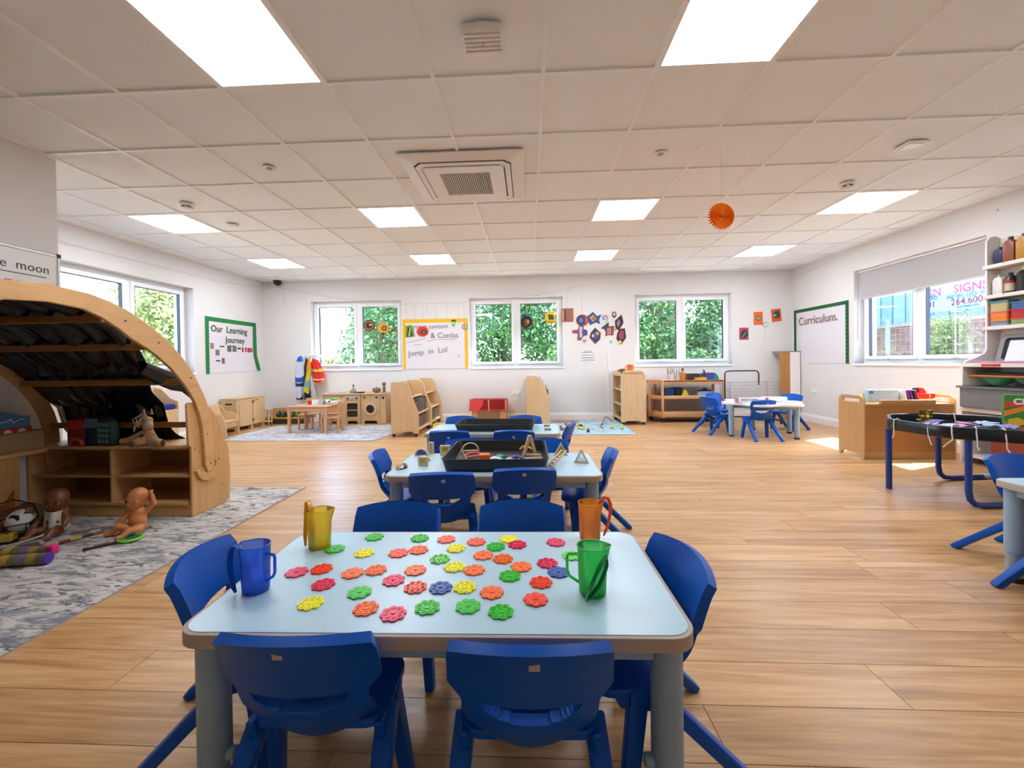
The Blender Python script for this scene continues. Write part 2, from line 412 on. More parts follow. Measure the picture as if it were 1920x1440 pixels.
def smoke(loc, lab):
    t = thing('smoke_detector', lab, 'smoke detector', loc, 0, 'smoke detectors')
    MB().lathe([(.058, 0), (.058, -.018), (.052, -.022), (.046, -.024)], 24).build('base', FIT, t)
    MB().lathe([(.040, -.024), (.040, -.036)], 20).build('vent_gap', DARK, t)
    for k in range(6):
        a = 2 * PI * k / 6; MB().cbox((.044 * math.cos(a), .044 * math.sin(a), -.03), (.012, .012, .014)).build('rib', FIT, t)
    MB().lathe([(.046, -.036), (.044, -.046), (.026, -.052), (0, -.053)], 24).build('cap', FIT, t)
smoke((-3.236, 3.83, 2.590), 'white smoke detector on the ceiling above the wooden play den side')
smoke((2.86, 3.86, 2.590), 'white smoke detector on the ceiling beside the light near the right wall')
def spot(loc, lab, r=.045):
    t = thing('ceiling_downlight', lab, 'downlight', loc, 0, 'small round ceiling fittings')
    MB().lathe([(r, 0), (r, -.005), (r * .8, -.010), (r * .62, -.006)], 28).build('bezel', FIT, t)
    MB().lathe([(r * .45, -.004), (r * .42, -.010), (r * .2, -.014), (0, -.015)], 20).build('lens', plain('#a8a5a2', .3), t)
spot((-2.012, 3.185, 2.590), 'small round ceiling fitting left of the air conditioning cassette')
spot((1.013, 3.19, 2.590), 'small round ceiling fitting right of the air conditioning cassette')
tag(MB().lathe([(.06, 0), (.06, -.01), (.05, -.014), (0, -.015)], 28).build('ceiling_disc', FIT, loc=(-3.234, 4.43, 2.590)), 'plain white ceiling disc beside the leftmost middle row light', 'ceiling disc')
t = thing('ceiling_plate', 'small square white plate on the ceiling towards the right wall', 'ceiling plate', (2.824, 3.2, 2.590))
MB().cbox((0, 0, -.004), (.15, .13, .008)).build('plate', FIT, t, bev=.002)
MB().cbox((0, 0, -.010), (.10, .085, .006)).build('face', plain('#fbfbfb', .3), t, bev=.002)
# orange folded paper rosette on a thread
pf = thing('paper_rosette', 'orange folded paper rosette hanging from the ceiling', 'paper decoration', (1.461, 3.2, 2.111), 0.08)
OR_P = plain('#ff8414', .7, var=.12, nscale=40)
m = MB(); N = 56; vs = [(0, -.006, 0), (0, .006, 0)]
for k in range(N):
    a = 2 * PI * k / N; rr = .104 if k % 2 else .090; dy = .014 if k % 2 else -.014
    vs += [(rr * math.cos(a), dy, rr * math.sin(a))]
m.add(vs, [(0, 2 + k, 2 + (k + 1) % N) for k in range(N)]); m.build('folded_disc', OR_P, pf, smooth=0, solid=.0015)
MB().cyl((0, -.02, 0), (0, .02, 0), .014, n=14).build('centre_button', plain('#b8511a', .7), pf)
MB().cyl((0, 0, .09), (0, 0, 2.590 - 2.111), .0012, n=5).build('thread', plain('#d8d2cc', .8), pf)
# ---------------------------------------------------------------- tables and chairs
BLUE = plain('#0052b4', 0.38, spec=0.3, var=0.05, nscale=7)
LAM = plain('#b4d4e4', 0.30, var=0.02, nscale=5)
EDGE = plain('#b3a294', 0.5, var=0.04)
TLEG = plain('#8fa9bd', 0.45, var=0.03)
GREYP = plain('#9aa3ab', 0.4)
BLACKP = plain('#141517', 0.45)
def make_chair(mat):
    t = thing('school_chair')
    m = MB()
    out = rrect(-.150, .150, -.004, .200, .045, 5)
    m.prism([out], .250, .270)
    m.build('seat', mat, t, bev=.007, seg=2)
    for s in (-1, 1):
        m = MB().prism([[(-.012, .268), (.165, .268), (.140, .222), (.045, .205), (-.002, .222)]], s * .148, s * .128, YZ)
        m.build('side_apron', mat, t, bev=.004)
    def hw(z):
        if z > .412: return .1535 - .004 * (z - .412) / .108
        if z > .382: return .128 + (.1535 - .128) * (z - .382) / .030
        return .116 + .012 * (z - .255) / .127
    def fn(u, v):
        x = 2 * u - 1
        zz = .252 + (.520 - .252) * v
        z = zz - (.0 if v < .86 else .014 * x * x * (v - .86) / .14)
        if v < .42: z += .040 * x * x * (1 - v / .42)
        X = x * hw(zz); yc = -.030 - .078 * v + .010 * math.sin(PI * v)
        if v < .35: yc += .040 * (1 - v / .35) ** 2
        return (X, yc + .036 * (X / .15) ** 2, z)
    m = MB().grid(fn, 61, 54, lambda u, v: not (v < .485 and ((2 * u - 1) / .72) ** 2 + ((.485 - v) / .15) ** 2 < 1))
    m.build('backrest', mat, t, solid=.022, smooth=60)
    for s in (-1, 1):
        MB().bar((s * .138, .095, .262), (s * .164, .135, 0), .034, .046, .030, .036).build('leg', mat, t, bev=.006, seg=2)
        MB().bar((s * .140, .060, .258), (s * .164, -.205, 0), .034, .046, .030, .034, up=(1, 0, 0)).build('leg', mat, t, bev=.006, seg=2)
    return t
chairs = {}
def chair(x, y, face, label, group, sticker=None):
    """face: direction the sitter looks, degrees anticlockwise from +X"""
    rz = math.radians(face - 90)
    if 'c' not in chairs:
        chairs['c'] = make_chair(BLUE); c = chairs['c']; c.location = (x, y, 0); c.rotation_euler = (0, 0, rz)
        c['label'] = label; c['category'] = 'chair'; c['group'] = group
        chairs['parts'] = list(c.children)
    else:
        src = chairs['c']; c = src.copy(); COL.objects.link(c); c.location = (x, y, 0); c.rotation_euler = (0, 0, rz); c['label'] = label; c['group'] = group
        for ch in chairs['parts']: q = ch.copy(); COL.objects.link(q); q.parent = c
    if sticker:
        hx, sx, sz, px, pz = sticker
        yb = -.030 - .078 * ((pz - .252) / .268) + .010 * math.sin(PI * (pz - .252) / .268) - .0235
        s = MB().box(px - sx / 2, px + sx / 2, -.0006, .0006, -sz / 2, sz / 2).build('sticker', plain(hx, .6, var=.05), c, smooth=0)
        s.location = (0, yb + .036 * (px / .15) ** 2, pz); s.rotation_euler = (.27, 0, 0); s['label'] = 'pale paper sticker'
    return c
G1, G2, G3 = 'chairs at the petal table', 'chairs at the middle tray table', 'chairs at the far tray table'
def at(cx, cy, face, d=.068):
    a = math.radians(face); return cx + d * math.cos(a), cy + d * math.sin(a)
chair(*at(-.467, .800, 92), 92, 'blue plastic chair with small sticker, nearest viewer and left of its twin', G1, ('#bdb2a6', .019, .017, -.012, .488))
chair(*at(-.006, .788, 91), 91, 'blue plastic chair with blank sticker, nearest viewer and right of its twin', G1, ('#b5aaa0', .020, .023, .008, .487))
chair(*at(-.488, 1.495, -90), -90, 'blue plastic chair tucked at the far side of the petal table, yellow jug end', G1)
chair(*at(-.033, 1.515, -90), -90, 'blue plastic chair tucked at the far side of the petal table, orange jug end', G1)
chair(*at(-.905, 1.115, 14), 14, 'blue plastic chair at the table end behind the blue jug', G1)
chair(*at(.392, 1.14, 187), 187, 'blue plastic chair at the table end beside the green jug', G1)
chair(*at(-.427, 1.985, 95), 95, 'blue plastic chair with white label on the near side of the middle table, left one', G2, ('#d5d0cc', .018, .026, .012, .48))
chair(*at(-.028, 2.065, 95), 95, 'blue plastic chair with white label on the near side of the middle table, right one', G2, ('#d5d0cc', .018, .024, -.004, .49))
chair(*at(-.42, 2.80, -90), -90, 'blue plastic chair behind the black toy tray, nearer the wooden arches', G2)
chair(*at(.10, 2.80, -88), -88, 'blue plastic chair behind the black toy tray, nearer the wooden triangles', G2)
chair(*at(-.885, 2.42, 8), 8, 'blue plastic chair at the end of the middle table beside the wooden arch blocks', G2)
chair(*at(.455, 2.44, 172), 172, 'blue plastic chair at the end of the middle table beside the wooden triangles', G2)
chair(*at(-.625, 3.215, 90), 90, 'blue plastic chair with round label on the near side of the far table', G3, ('#cfcaca', .02, .02, .0, .46))
chair(*at(-.12, 3.215, 90), 90, 'blue plastic chair with oblong label on the near side of the far table', G3, ('#d8c9c9', .018, .026, -.002, .465))
chair(*at(-.66, 4.02, -92), -92, 'blue plastic chair on the far side of the far table, in front of the bookcase', G3)
chair(*at(-.04, 4.04, -92), -92, 'blue plastic chair beyond the far table, in front of the red toy house', G3)
chair(*at(.345, 3.60, 164), 164, 'blue plastic chair pulled out at the end of the far table by the blue rug', G3)
GR = 'chairs at the table by the right edge'
chair(2.50, 2.20, -75, 'light blue lit plastic chair behind the table corner at the right edge', GR)
chair(2.26, 1.77, -4, 'blue plastic chair mostly cut off by the right edge of the picture', GR)
GF = 'chairs at the flower shaped table'
chair(2.985, 5.52, 92, 'blue plastic chair with its back to the viewer at the flower shaped table', GF, ('#dfe3e8', .02, .016, .03, .47))
chair(2.60, 6.03, 20, 'blue plastic chair seen side on at the flower shaped table', GF)
chair(2.93, 6.62, -62, 'blue plastic chair behind the flower shaped table next to the wooden trolley', GF)
chair(3.80, 6.28, 205, 'blue plastic chair behind the flower shaped table next to the right wall', GF)

def make_table(name, label, group, loc, rz, W=1.125, D=.545, H=.46):
    t = thing(name, label, 'table', loc, rz, group)
    o = rrect(-W / 2, W / 2, -D / 2, D / 2, .055, 6)
    MB().prism([o], H - .032, H - .0015).build('tabletop_edge', EDGE, t, bev=.011, seg=3)
    MB().prism([rrect(-W / 2 + .010, W / 2 - .010, -D / 2 + .010, D / 2 - .010, .047, 6)], H - .004, H).build('laminate_top', LAM, t, smooth=0)
    for a, b in (((-W / 2 + .09, -D / 2 + .04), (W / 2 - .09, -D / 2 + .04)), ((-W / 2 + .09, D / 2 - .04), (W / 2 - .09, D / 2 - .04)),
                 ((-W / 2 + .045, -D / 2 + .06), (-W / 2 + .045, D / 2 - .06)), ((W / 2 - .045, -D / 2 + .06), (W / 2 - .045, D / 2 - .06))):
        MB().bar((a[0], a[1], H - .050), (b[0], b[1], H - .050), .022, .036).build('rail', TLEG, t, bev=.003)
    for sx in (-1, 1):
        for sy in (-1, 1):
            x, y = sx * (W / 2 - .055), sy * (D / 2 - .055)
            lg = MB().cyl((x, y, .135), (x, y, H - .032), .034, n=24).build('leg', TLEG, t)
            MB().cyl((x, y, .022), (x, y, .137), .029, n=24).build('inner_tube', GREYP, lg)
            MB().cyl((x, y, 0), (x, y, .024), .031, n=24).build('foot', BLACKP, lg)
            MB().cyl((x - sx * .028, y, .155), (x - sx * .050, y, .155), .014, n=14).build('height_knob', TLEG, lg, bev=.003)
    return t
GT = 'pale blue rectangular nursery tables'
t1 = make_table('nursery_table', 'pale blue rectangular table nearest the viewer, covered with plastic flower pieces', GT, (-.2185, 1.128, 0), math.radians(.8))
make_table('nursery_table', 'pale blue rectangular table with a black tray of loose toys, in the middle', GT, (-.192, 2.358, 0), 0)
make_table('nursery_table', 'pale blue rectangular table with an empty black tray, furthest of the row', GT, (-.305, 3.615, 0), math.radians(-2.2))
make_table('nursery_table', 'pale blue table cut off by the right edge of the picture', GT, (2.72, 1.79, 0), math.radians(1))

# flower shaped table
ft = thing('flower_table', 'white flower shaped low table covered with papers, far right', 'table', (3.17, 5.83, 0))
lob = [((.47 + .055 * math.cos(6 * a)) * math.cos(a), (.47 + .055 * math.cos(6 * a)) * math.sin(a)) for a in [2 * PI * i / 72 for i in range(72)]]
MB().prism([lob], .425, .456).build('tabletop', plain('#dfe3e6', .35), ft, bev=.008, seg=2)
MB().prism([[(x * .82, y * .82) for x, y in lob]], .385, .425).build('frame', TLEG, ft)
for x, y in ((-.45, -.09), (.26, -.33), (.44, .12), (-.2, .42), (.12, .45)):
    lg = MB().cyl((x, y, .02), (x, y, .425), .030, .034, n=20).build('leg', TLEG, ft)
    MB().cyl((x, y, 0), (x, y, .022), .033, n=20).build('foot', BLACKP, lg)
# ---------------------------------------------------------------- outdoors
def leaf_mat(dark, mid, light):
    m, nt, p = base('leaf_' + mid.strip('#'))
    v = coords(nt, (1, 1, 1), rand=True); n = noise(nt, v, 2.3, 4, 0.7); g = nt.nodes.new('ShaderNodeNewGeometry')
    f = mix(nt, n, g.outputs['Random Per Island'], 0.45)
    col = ramp(nt, f, [(0.25, lin(dark)), (0.52, lin(mid)), (0.78, lin(light))])
    nt.links.new(col, p.inputs['Base Color']); p.inputs['Roughness'].default_value = 0.5
    tl = nt.nodes.new('ShaderNodeBsdfTranslucent'); nt.links.new(col, tl.inputs[0])
    mx = nt.nodes.new('ShaderNodeMixShader'); mx.inputs[0].default_value = 0.35
    nt.links.new(p.outputs[0], mx.inputs[1]); nt.links.new(tl.outputs[0], mx.inputs[2]); nt.links.new(mx.outputs[0], nt.nodes['Material Output'].inputs[0])
    return m
LEAF_D = leaf_mat('#1d421f', '#356b35', '#6f9a4c')
LEAF_M = leaf_mat('#27522c', '#487f42', '#94a65a')
LEAF_Y = leaf_mat('#55743a', '#8f9e54', '#c4b970')
BARK = plain('#6b5844', .9, var=.2, bmp=.5)
def tree(name, label, cat, loc, H, rx, ry, z0, n, mat, seed, leaf=.13, group=None, blobs=9):
    rd = random.Random(seed); t = thing(name, label, cat, loc, rd.uniform(0, 6), group)
    tr = MB(); top = z0 + (H - z0) * .6
    q = min(1, rx); tr.tube([(0, 0, 0), (.05 * q, .03 * q, top * .4), (-.04 * q, .06 * q, top * .75), (.02, 0, top)], [.11 * q, .085 * q, .06 * q, .03 * q], 9)
    for k in range(7):
        a = rd.uniform(0, 2 * PI); zz = rd.uniform(max(.3, z0 * .7), top * .95); L = rx * rd.uniform(.35, .6)
        tr.tube([(0, 0.04, zz), (L * .5 * math.cos(a), L * .5 * math.sin(a), zz + .2 * q), (L * math.cos(a), L * math.sin(a), zz + .5 * q)], [.035 * q, .022 * q, .01 * q], 6)
    tr.build('trunk', BARK, t)
    bl = []
    for k in range(blobs):
        a = rd.uniform(0, 2 * PI); q = rd.uniform(.15, .62)
        bl.append((rx * q * math.cos(a), ry * q * math.sin(a), rd.uniform(z0 + (H - z0) * .15, H - (H - z0) * .2), rd.uniform(.4, .62)))
    m = MB()
    for i in range(n):
        bx, by, bz, br = bl[rd.randrange(blobs)]
        d = Vector((rd.gauss(0, 1), rd.gauss(0, 1), rd.gauss(0, 1))).normalized() * (rd.random() ** .45)
        p = Vector((bx + d.x * rx * br, by + d.y * ry * br, max(.05, bz + d.z * (H - z0) * .5 * br)))
        nrm = (d + Vector((rd.uniform(-.7, .7), rd.uniform(-.7, .7), rd.uniform(-.2, .9)))).normalized()
        u = nrm.orthogonal().normalized(); w = nrm.cross(u); a = rd.uniform(0, 2 * PI)
        u, w = u * math.cos(a) + w * math.sin(a), w * math.cos(a) - u * math.sin(a)
        s = leaf * rd.uniform(.55, 1.2)
        m.v += [tuple(p - u * s * .5), tuple(p + w * s * .26), tuple(p + u * s * .55 - nrm * s * .12), tuple(p - w * s * .26)]
        o = len(m.v) - 4; m.f.append((o, o + 1, o + 2, o + 3))
    me = bpy.data.meshes.new('crown'); me.from_pydata(m.v, [], m.f); me.materials.append(mat)
    c = bpy.data.objects.new('crown', me); COL.objects.link(c); c.parent = t; c['kind'] = 'stuff'
    return t
GTR = 'garden trees and shrubs outside'
tree('garden_tree', 'broad green tree behind the right half of the first back window', 'tree', (-4.2, 11.6, 0), 5.6, 1.5, 1.3, .3, 11500, LEAF_M, 1, group=GTR)
tree('garden_tree', 'tall green tree behind the yellow board', 'tree', (-1.9, 12.4, 0), 5.8, 1.9, 1.3, .4, 8200, LEAF_D, 2, group=GTR)
tree('garden_tree', 'dark green tree filling the middle back window', 'tree', (-.35, 11.3, 0), 5.2, 1.7, 1.2, .3, 9500, LEAF_D, 3, leaf=.15, group=GTR)
tree('garden_tree', 'dark green tree behind the hanging crafts', 'tree', (1.6, 12.1, 0), 5.6, 1.7, 1.2, .3, 8000, LEAF_D, 4, group=GTR)
tree('garden_tree', 'bright green tree filling the left pane of the third back window', 'tree', (3.4, 11.4, 0), 5.0, 1.45, 1.2, .3, 9000, LEAF_M, 5, group=GTR)
tree('garden_tree', 'dark green tree in the right pane of the third back window', 'tree', (5.2, 11.6, 0), 5.4, 1.5, 1.2, .3, 9000, LEAF_D, 6, group=GTR)
tree('garden_shrub', 'low yellow green shrub at the foot of the first back window', 'shrub', (-5.55, 11.2, 0), 1.75, 1.0, .8, .1, 2600, LEAF_Y, 7, leaf=.10, group=GTR)
tree('garden_shrub', 'low leafy shrub under the second back window tree', 'shrub', (.9, 10.6, 0), 1.55, 1.3, .7, .1, 2600, LEAF_M, 8, leaf=.10, group=GTR)
tree('garden_shrub', 'low leafy shrub under the third back window', 'shrub', (4.3, 10.6, 0), 1.5, 1.3, .7, .1, 2400, LEAF_D, 9, leaf=.10, group=GTR)
tree('garden_tree', 'pale yellow green tree seen through the left wall window', 'tree', (-10.6, 11.3, 0), 5.0, 1.3, 1.3, .6, 9500, LEAF_Y, 10, leaf=.14, group=GTR)
tree('garden_shrub', 'pale yellow shrub in front of the red brick wall outside', 'shrub', (8.8, 9.10, 0), 1.95, .48, .36, .8, 1300, LEAF_Y, 11, leaf=.09, group=GTR)
for i, (x, y, h, r, mt) in enumerate(((-3.2, 15.0, 6.6, 2.0, LEAF_M), (-.4, 15.2, 6.4, 2.1, LEAF_D), (2.4, 15.0, 6.6, 2.1, LEAF_M), (5.2, 15.4, 6.8, 2.2, LEAF_D), (8.0, 15.0, 6.4, 2.2, LEAF_M))):
    tree('garden_tree', ['tall tree further back behind the yellow board', 'tall tree further back behind the middle back window', 'tall tree further back behind the wall of crafts', 'tall tree further back behind the third back window', 'tall tree further back behind the right back corner'][i], 'tree', (x, y, 0), h, r, 1.3, .3, 5200, mt, 30 + i, leaf=.2, group=GTR)
tree('garden_tree', 'tall tree further back behind the first back window', 'tree', (-5.35, 14.8, 0), 6.4, 1.35, 1.2, .2, 6500, LEAF_M, 41, leaf=.2, group=GTR)
for i, x in enumerate((-2.9, -1.0, 1.0, 3.0, 5.0)):
    tree('garden_shrub', ['dense hedge shrub behind the first back window', 'dense hedge shrub behind the yellow board end', 'dense hedge shrub behind the middle back window', 'dense hedge shrub behind the third back window', 'dense hedge shrub nearest the brick wall'][i], 'shrub', (x, 13.6, 0), 2.6, 1.35, .7, .1, 3400, LEAF_D, 50 + i, leaf=.15, group=GTR)
struct(MB().box(-40, 40, -30, 45, -.30, -.125).build('ground', plain('#9c978a', .9, var=.15, nscale=2)))
# brick boundary wall with timber clad building and banner beyond the right window
def brick_mat():
    m, nt, p = base('red_brick'); v = coords(nt, (1, 1, 1), space='Object', rot=(PI / 2, 0, PI / 2))
    b = nt.nodes.new('ShaderNodeTexBrick'); b.inputs['Scale'].default_value = 4.4
    b.inputs['Color1'].default_value = lin('#8a4c42'); b.inputs['Color2'].default_value = lin('#9c6a5c'); b.inputs['Mortar'].default_value = lin('#98928c')
    b.inputs['Mortar Size'].default_value = .012
    tc = nt.nodes.new('ShaderNodeTexCoord'); sp = nt.nodes.new('ShaderNodeSeparateXYZ'); cb = nt.nodes.new('ShaderNodeCombineXYZ')
    nt.links.new(tc.outputs['Object'], sp.inputs[0]); nt.links.new(sp.outputs[1], cb.inputs[0]); nt.links.new(sp.outputs[2], cb.inputs[1])
    nt.links.new(cb.outputs[0], b.inputs['Vector']); nt.links.new(b.outputs[0], p.inputs['Base Color']); p.inputs['Roughness'].default_value = .85
    return m
bw = thing('boundary_wall', 'red brick boundary wall seen through the right window', 'wall', (10.0, 10.5, 0))
MB().box(0, .22, -6, 9, 0, 1.86).build('brickwork', brick_mat(), bw, smooth=0)
MB().box(-.03, .25, -6, 9, 1.86, 1.94).build('coping', plain('#b49a90', .8), bw, smooth=0)
bd = thing('clad_building', 'pale blue grey building with vertical cladding behind the brick wall', 'building', (13.0, 10.0, 0))
MB().box(.08, 8, -6, 14, 0, 7).build('wall', plain('#7e97aa', .6), bd, smooth=0)
pm = MB().box(0, .08, 0, .46, 0, 7).mesh('cladding_panel', bev=.01, smooth=0); pm.materials.append(plain('#7f98ac', .5))
pm2 = MB().box(0, .08, 0, .46, 0, 7).mesh('cladding_panel', bev=.01, smooth=0); pm2.materials.append(plain('#69859a', .5))
for k in range(40):
    o = bpy.data.objects.new('cladding_panel', pm2 if k % 5 in (0, 3) else pm); COL.objects.link(o); o.parent = bd; o.location = (0, -6 + .5 * k, 0)
bn = thing('banner', 'white advertising banner with pink and blue lettering above the brick wall', 'banner', (9.72, 9.9, 0))
MB().box(.0, .02, -2.4, .82, 2.10, 2.98).build('sheet', plain('#a8b8c8', .5), bn, smooth=0)
for y in (-2.3, -.8, .76): MB().cyl((.06, y, 0), (.06, y, 3.0), .03, n=10).build('post', plain('#6d7b8c', .5), bn)
PK, CY, PU = plain('#a8307a', .5), plain('#1c78b4', .5), plain('#7c1a50', .5)
for s, sz, mt, y, z in (('SIGNS', .27, PK, -.28, 2.56), ('NEON  LED  VINYL', .125, CY, -.30, 2.405), ('264.600', .21, PU, -.20, 2.27), ('www.localsigns  print', .06, CY, -.2, 2.16),
                        ('SIGN', .27, PK, .66, 2.56), ('BOARD', .125, CY, .66, 2.44), ('01', .21, PU, .60, 2.29)):
    text(s, sz, mt, bn, (-.004, y, z), FACE_RIGHT, bold=.004)
# wire mesh fence
wf = thing('mesh_fence', 'thin wire mesh fence panel just outside the right window', 'fence', (7.2, 8.2, 0))
m = MB()
for k in range(46): m.cyl((0, -2 + .11 * k, 0), (0, -2 + .11 * k, 1.72), .0035, n=4)
for k in range(15): m.cyl((.004, -2, .1 + .115 * k), (.004, 2.95, .1 + .115 * k), .0035, n=4)
tag(m.build('wire_mesh', plain('#66716d', .6), wf), kind='stuff')
for y in (-2, .5, 3): MB().box(.0, .05, y, y + .05, 0, 1.8).build('post', plain('#8b9c96', .5), wf)
# ---------------------------------------------------------------- things on the walls
PAPER = plain('#e4e0e6', .7, var=.03, nscale=6, bmp=.08)
GRN = plain('#16803f', .7); GRN_D = plain('#125a34', .7); YEL = plain('#f2bd1d', .7); INK = plain('#4c5b3c', .7); GINK = plain('#5a585c', .7)
WHT = plain('#f6f6f4', .6)
def scallop(n, L, d=.016):      # wavy strip edge along u = 0..L, depth d
    return [(L * (i + f) / n, d * math.sin(PI * f) ) for i in range(n) for f in (0, .25, .5, .75)] + [(L, 0)]
def board(name, label, loc, rz, W, H, border, bw, tilt=0.0, top=None):
    t = thing(name, label, 'display board', loc, rz)
    MB().box(0, W, -.008, 0, 0, H).build('backing', border if top is None else top, t, smooth=0)
    return t
# "Our Learning Journey" on the left wall: local x runs along +Y
b1 = thing('display_board', 'white display board with green scalloped border reading Our Learning Journey', 'display board', (XL + .002, 6.085, .93), PI / 2)
MB().prism([[(0, 0), (1.16, .03), (1.16, .88), (0, .88)]], -.004, 0, XZ).build('paper', PAPER, b1, smooth=0)
def wavy(u0, v0, u1, v1, wd, n, flip=1):
    a = Vector((u0, v0)); b = Vector((u1, v1)); d = (b - a); L = d.length; d.normalize(); nn = Vector((-d.y, d.x)) * flip
    edge = [(a + d * s + nn * (wd - .012 + dd)) for s, dd in scallop(n, L, .014)]
    return [tuple(a), tuple(b)] + [tuple(p) for p in edge[::-1]]
for k_, p in enumerate((wavy(.055, .88, 1.16, .88, .07, 22, -1), wavy(0, 0, 0, .88, .07, 18, -1))): MB().prism([p], -.009 - .002 * k_, -.004, XZ).build('border_strip', GRN, b1, smooth=0)
MB().prism([[(1.09, .88), (1.16, .88), (1.17, .30), (1.27, .03), (1.20, .02), (1.10, .28), (1.085, .45)]], -.020, -.012, XZ).build('border_strip', GRN, b1, smooth=0)
text('Our  Learning', .145, INK, b1, (.52, -.010, .70), FACE_BACK, bold=.002)
text('Journey', .145, INK, b1, (.64, -.010, .54), FACE_BACK, bold=.002)
text('nursery', .05, GINK, b1, (.55, -.010, .45), FACE_BACK)
for x, z, w, h, c in ((.13, .43, .07, .09, '#9c8462'), (.24, .33, .08, .09, '#7d6a66'), (.34, .43, .10, .02, '#3c3c60'), (.50, .40, .09, .10, '#6f6062'), (.62, .40, .09, .10, '#7b6f70'),
                      (.73, .41, .08, .03, '#3f3c56'), (.82, .395, .04, .08, '#b8303a'), (.90, .395, .04, .08, '#c23a40'), (.97, .39, .06, .08, '#a82c38'), (1.04, .39, .06, .07, '#b44a48'),
                      (.25, .20, .09, .02, '#33335a'), (.36, .20, .06, .09, '#8c5a62')):
    MB().box(x - w / 2, x + w / 2, -.0075, -.004, z - h / 2, z + h / 2).build('photo', plain(c, .5, var=.35, nscale=30), b1, smooth=0)
# "Curriculum." on the right wall: local x runs along -Y
b2 = thing('display_board', 'white display board with dark green scalloped border reading Curriculum', 'display board', (XR - .002, 7.41, .955), -PI / 2)
MB().box(0, 1.22, -.004, 0, 0, .91).build('paper', PAPER, b2, smooth=0)
for k_, p in enumerate((wavy(.045, .91, 1.175, .91, .055, 22, -1), wavy(0, 0, 0, .91, .055, 16, -1), wavy(1.22, .91, 1.22, 0, .055, 16, -1))): MB().prism([p], -.009 - .002 * k_, -.004, XZ).build('border_strip', GRN_D, b2, smooth=0)
text('Curriculum.', .185, plain('#9a7a78', .7), b2, (.57, -.010, .70), FACE_BACK, bold=.003)
# yellow bordered board on the back wall
b3 = thing('display_board', 'white paper display with yellow border between the first two back windows', 'display board', (-2.285, YB - .002, .945))
MB().box(0, 1.19, -.004, 0, .0, .905).build('backing', YEL, b3, smooth=0)
MB().box(.055, 1.135, -.008, -.004, .0, .835).build('paper', PAPER, b3, smooth=0)
text('Jump it contem', .115, GINK, b3, (.48, -.010, .765), FACE_BACK)
text('& Conlas', .14, GINK, b3, (.77, -.010, .60), FACE_BACK)
text('Jomp  in  Lol', .14, plain('#6d5f5c', .7), b3, (.46, -.010, .31), (PI / 2, -.10, 0))
text('it', .07, plain('#8a8468', .7), b3, (1.02, -.010, .22), FACE_BACK)
for a, bb, c, d in ((.08, .48, .42, .555), (.45, .50, .62, .535), (.62, .53, 1.0, .525), (.2, .43, .35, .455)):
    MB().bar((a, -.0085, bb), (c, -.0085, d), .003, .008).build('pencil_line', plain('#8e8b92', .8), b3, smooth=0)
def craft(name, label, x, z, layers, y=YB - .004, rot=0.0, cat='craft picture', group='children crafts on the back wall', thread=None):
    t = thing(name, label, cat, (x, y, z), 0, group); t.rotation_euler = (0, rot, 0)
    for i, (nm, poly, col) in enumerate(layers):
        MB().prism([poly], -.004 * (i + 1), -.004 * i, XZ).build(nm, plain(col, .55, var=.25, nscale=45), t, smooth=0)
    if thread: MB().cyl((0, -.002, .02), (thread[0], -.002, thread[1]), .0016, n=4).build('thread', plain('#b8b2aa', .8), t)
    return t
el = lambda a, b=None, cx=0, cz=0, n=20: circ(cx, cz, a, n, b or a)
GLASS_Y = YB + .085
craft('round_craft', 'round brown and orange craft hanging in the first back window', -2.885, 1.75, [('disc', el(.105), '#4a2a1c'), ('ring', el(.082), '#c4702c'), ('inner_ring', el(.062), '#2c1c1a'), ('swirl', el(.03, .02, .03, .01), '#b8a089')], YB - .05, thread=(-.02, .40))
craft('round_craft', 'orange craft with dark centre hanging in the first back window', -2.625, 1.695, [('disc', el(.10, .105), '#f0a020'), ('centre', el(.05, .045, .02, 0), '#5a3526'), ('eye', el(.025, .02, .02, 0), '#b9b09c'), ('tab', rect(-.03, .02, -.12, -.08), '#33302c')], YB - .05, thread=(.01, .43))
craft('round_craft', 'dark navy round craft hanging in the middle back window', -.03, 1.762, [('disc', el(.105), '#1d1a38'), ('patch', el(.05, .045, .01, .0), '#7a5a2a'), ('leaf', el(.02, .04, .03, .0), '#d09030'), ('stripe', el(.05, .016, -.01, -.06), '#8a2440')], YB - .05, thread=(.0, .45))
craft('square_craft', 'yellow square craft with dark middle hanging in the middle back window', .39, 1.83, [('card', [(-.10, .07), (.07, .12), (.115, -.07), (-.055, -.12)], '#f2c01c'), ('panel', [(-.04, .05), (.05, .05), (.08, -.03), (-.015, -.045)], '#4a4a34'), ('stripe', rect(-.05, .09, -.085, -.068), '#b0541c')], YB - .05, rot=.06, thread=(0, .42))
craft('striped_craft', 'red and gold striped card beside the middle back window', .70, 1.872, [('card', rect(-.105, .105, -.12, .12), '#a8645a')] + [('stripe', rect(-.09 + .045 * k, -.068 + .045 * k, -.10, .10), ['#d8b070', '#8a3038', '#7a8a80', '#c46a5a', '#b89050'][k]) for k in range(5)], thread=(0, .45))
craft('round_craft', 'red and blue beetle shaped craft at the top of the wall cluster', .965, 1.775, [('body', el(.11, .105), '#b83a44'), ('shell', el(.07, .085, -.02, 0), '#2a4068'), ('spot', el(.035, .045, -.02, 0), '#3f86c8'), ('patch', el(.025, .05, .075, 0), '#e05a4a')], thread=(0, .62))
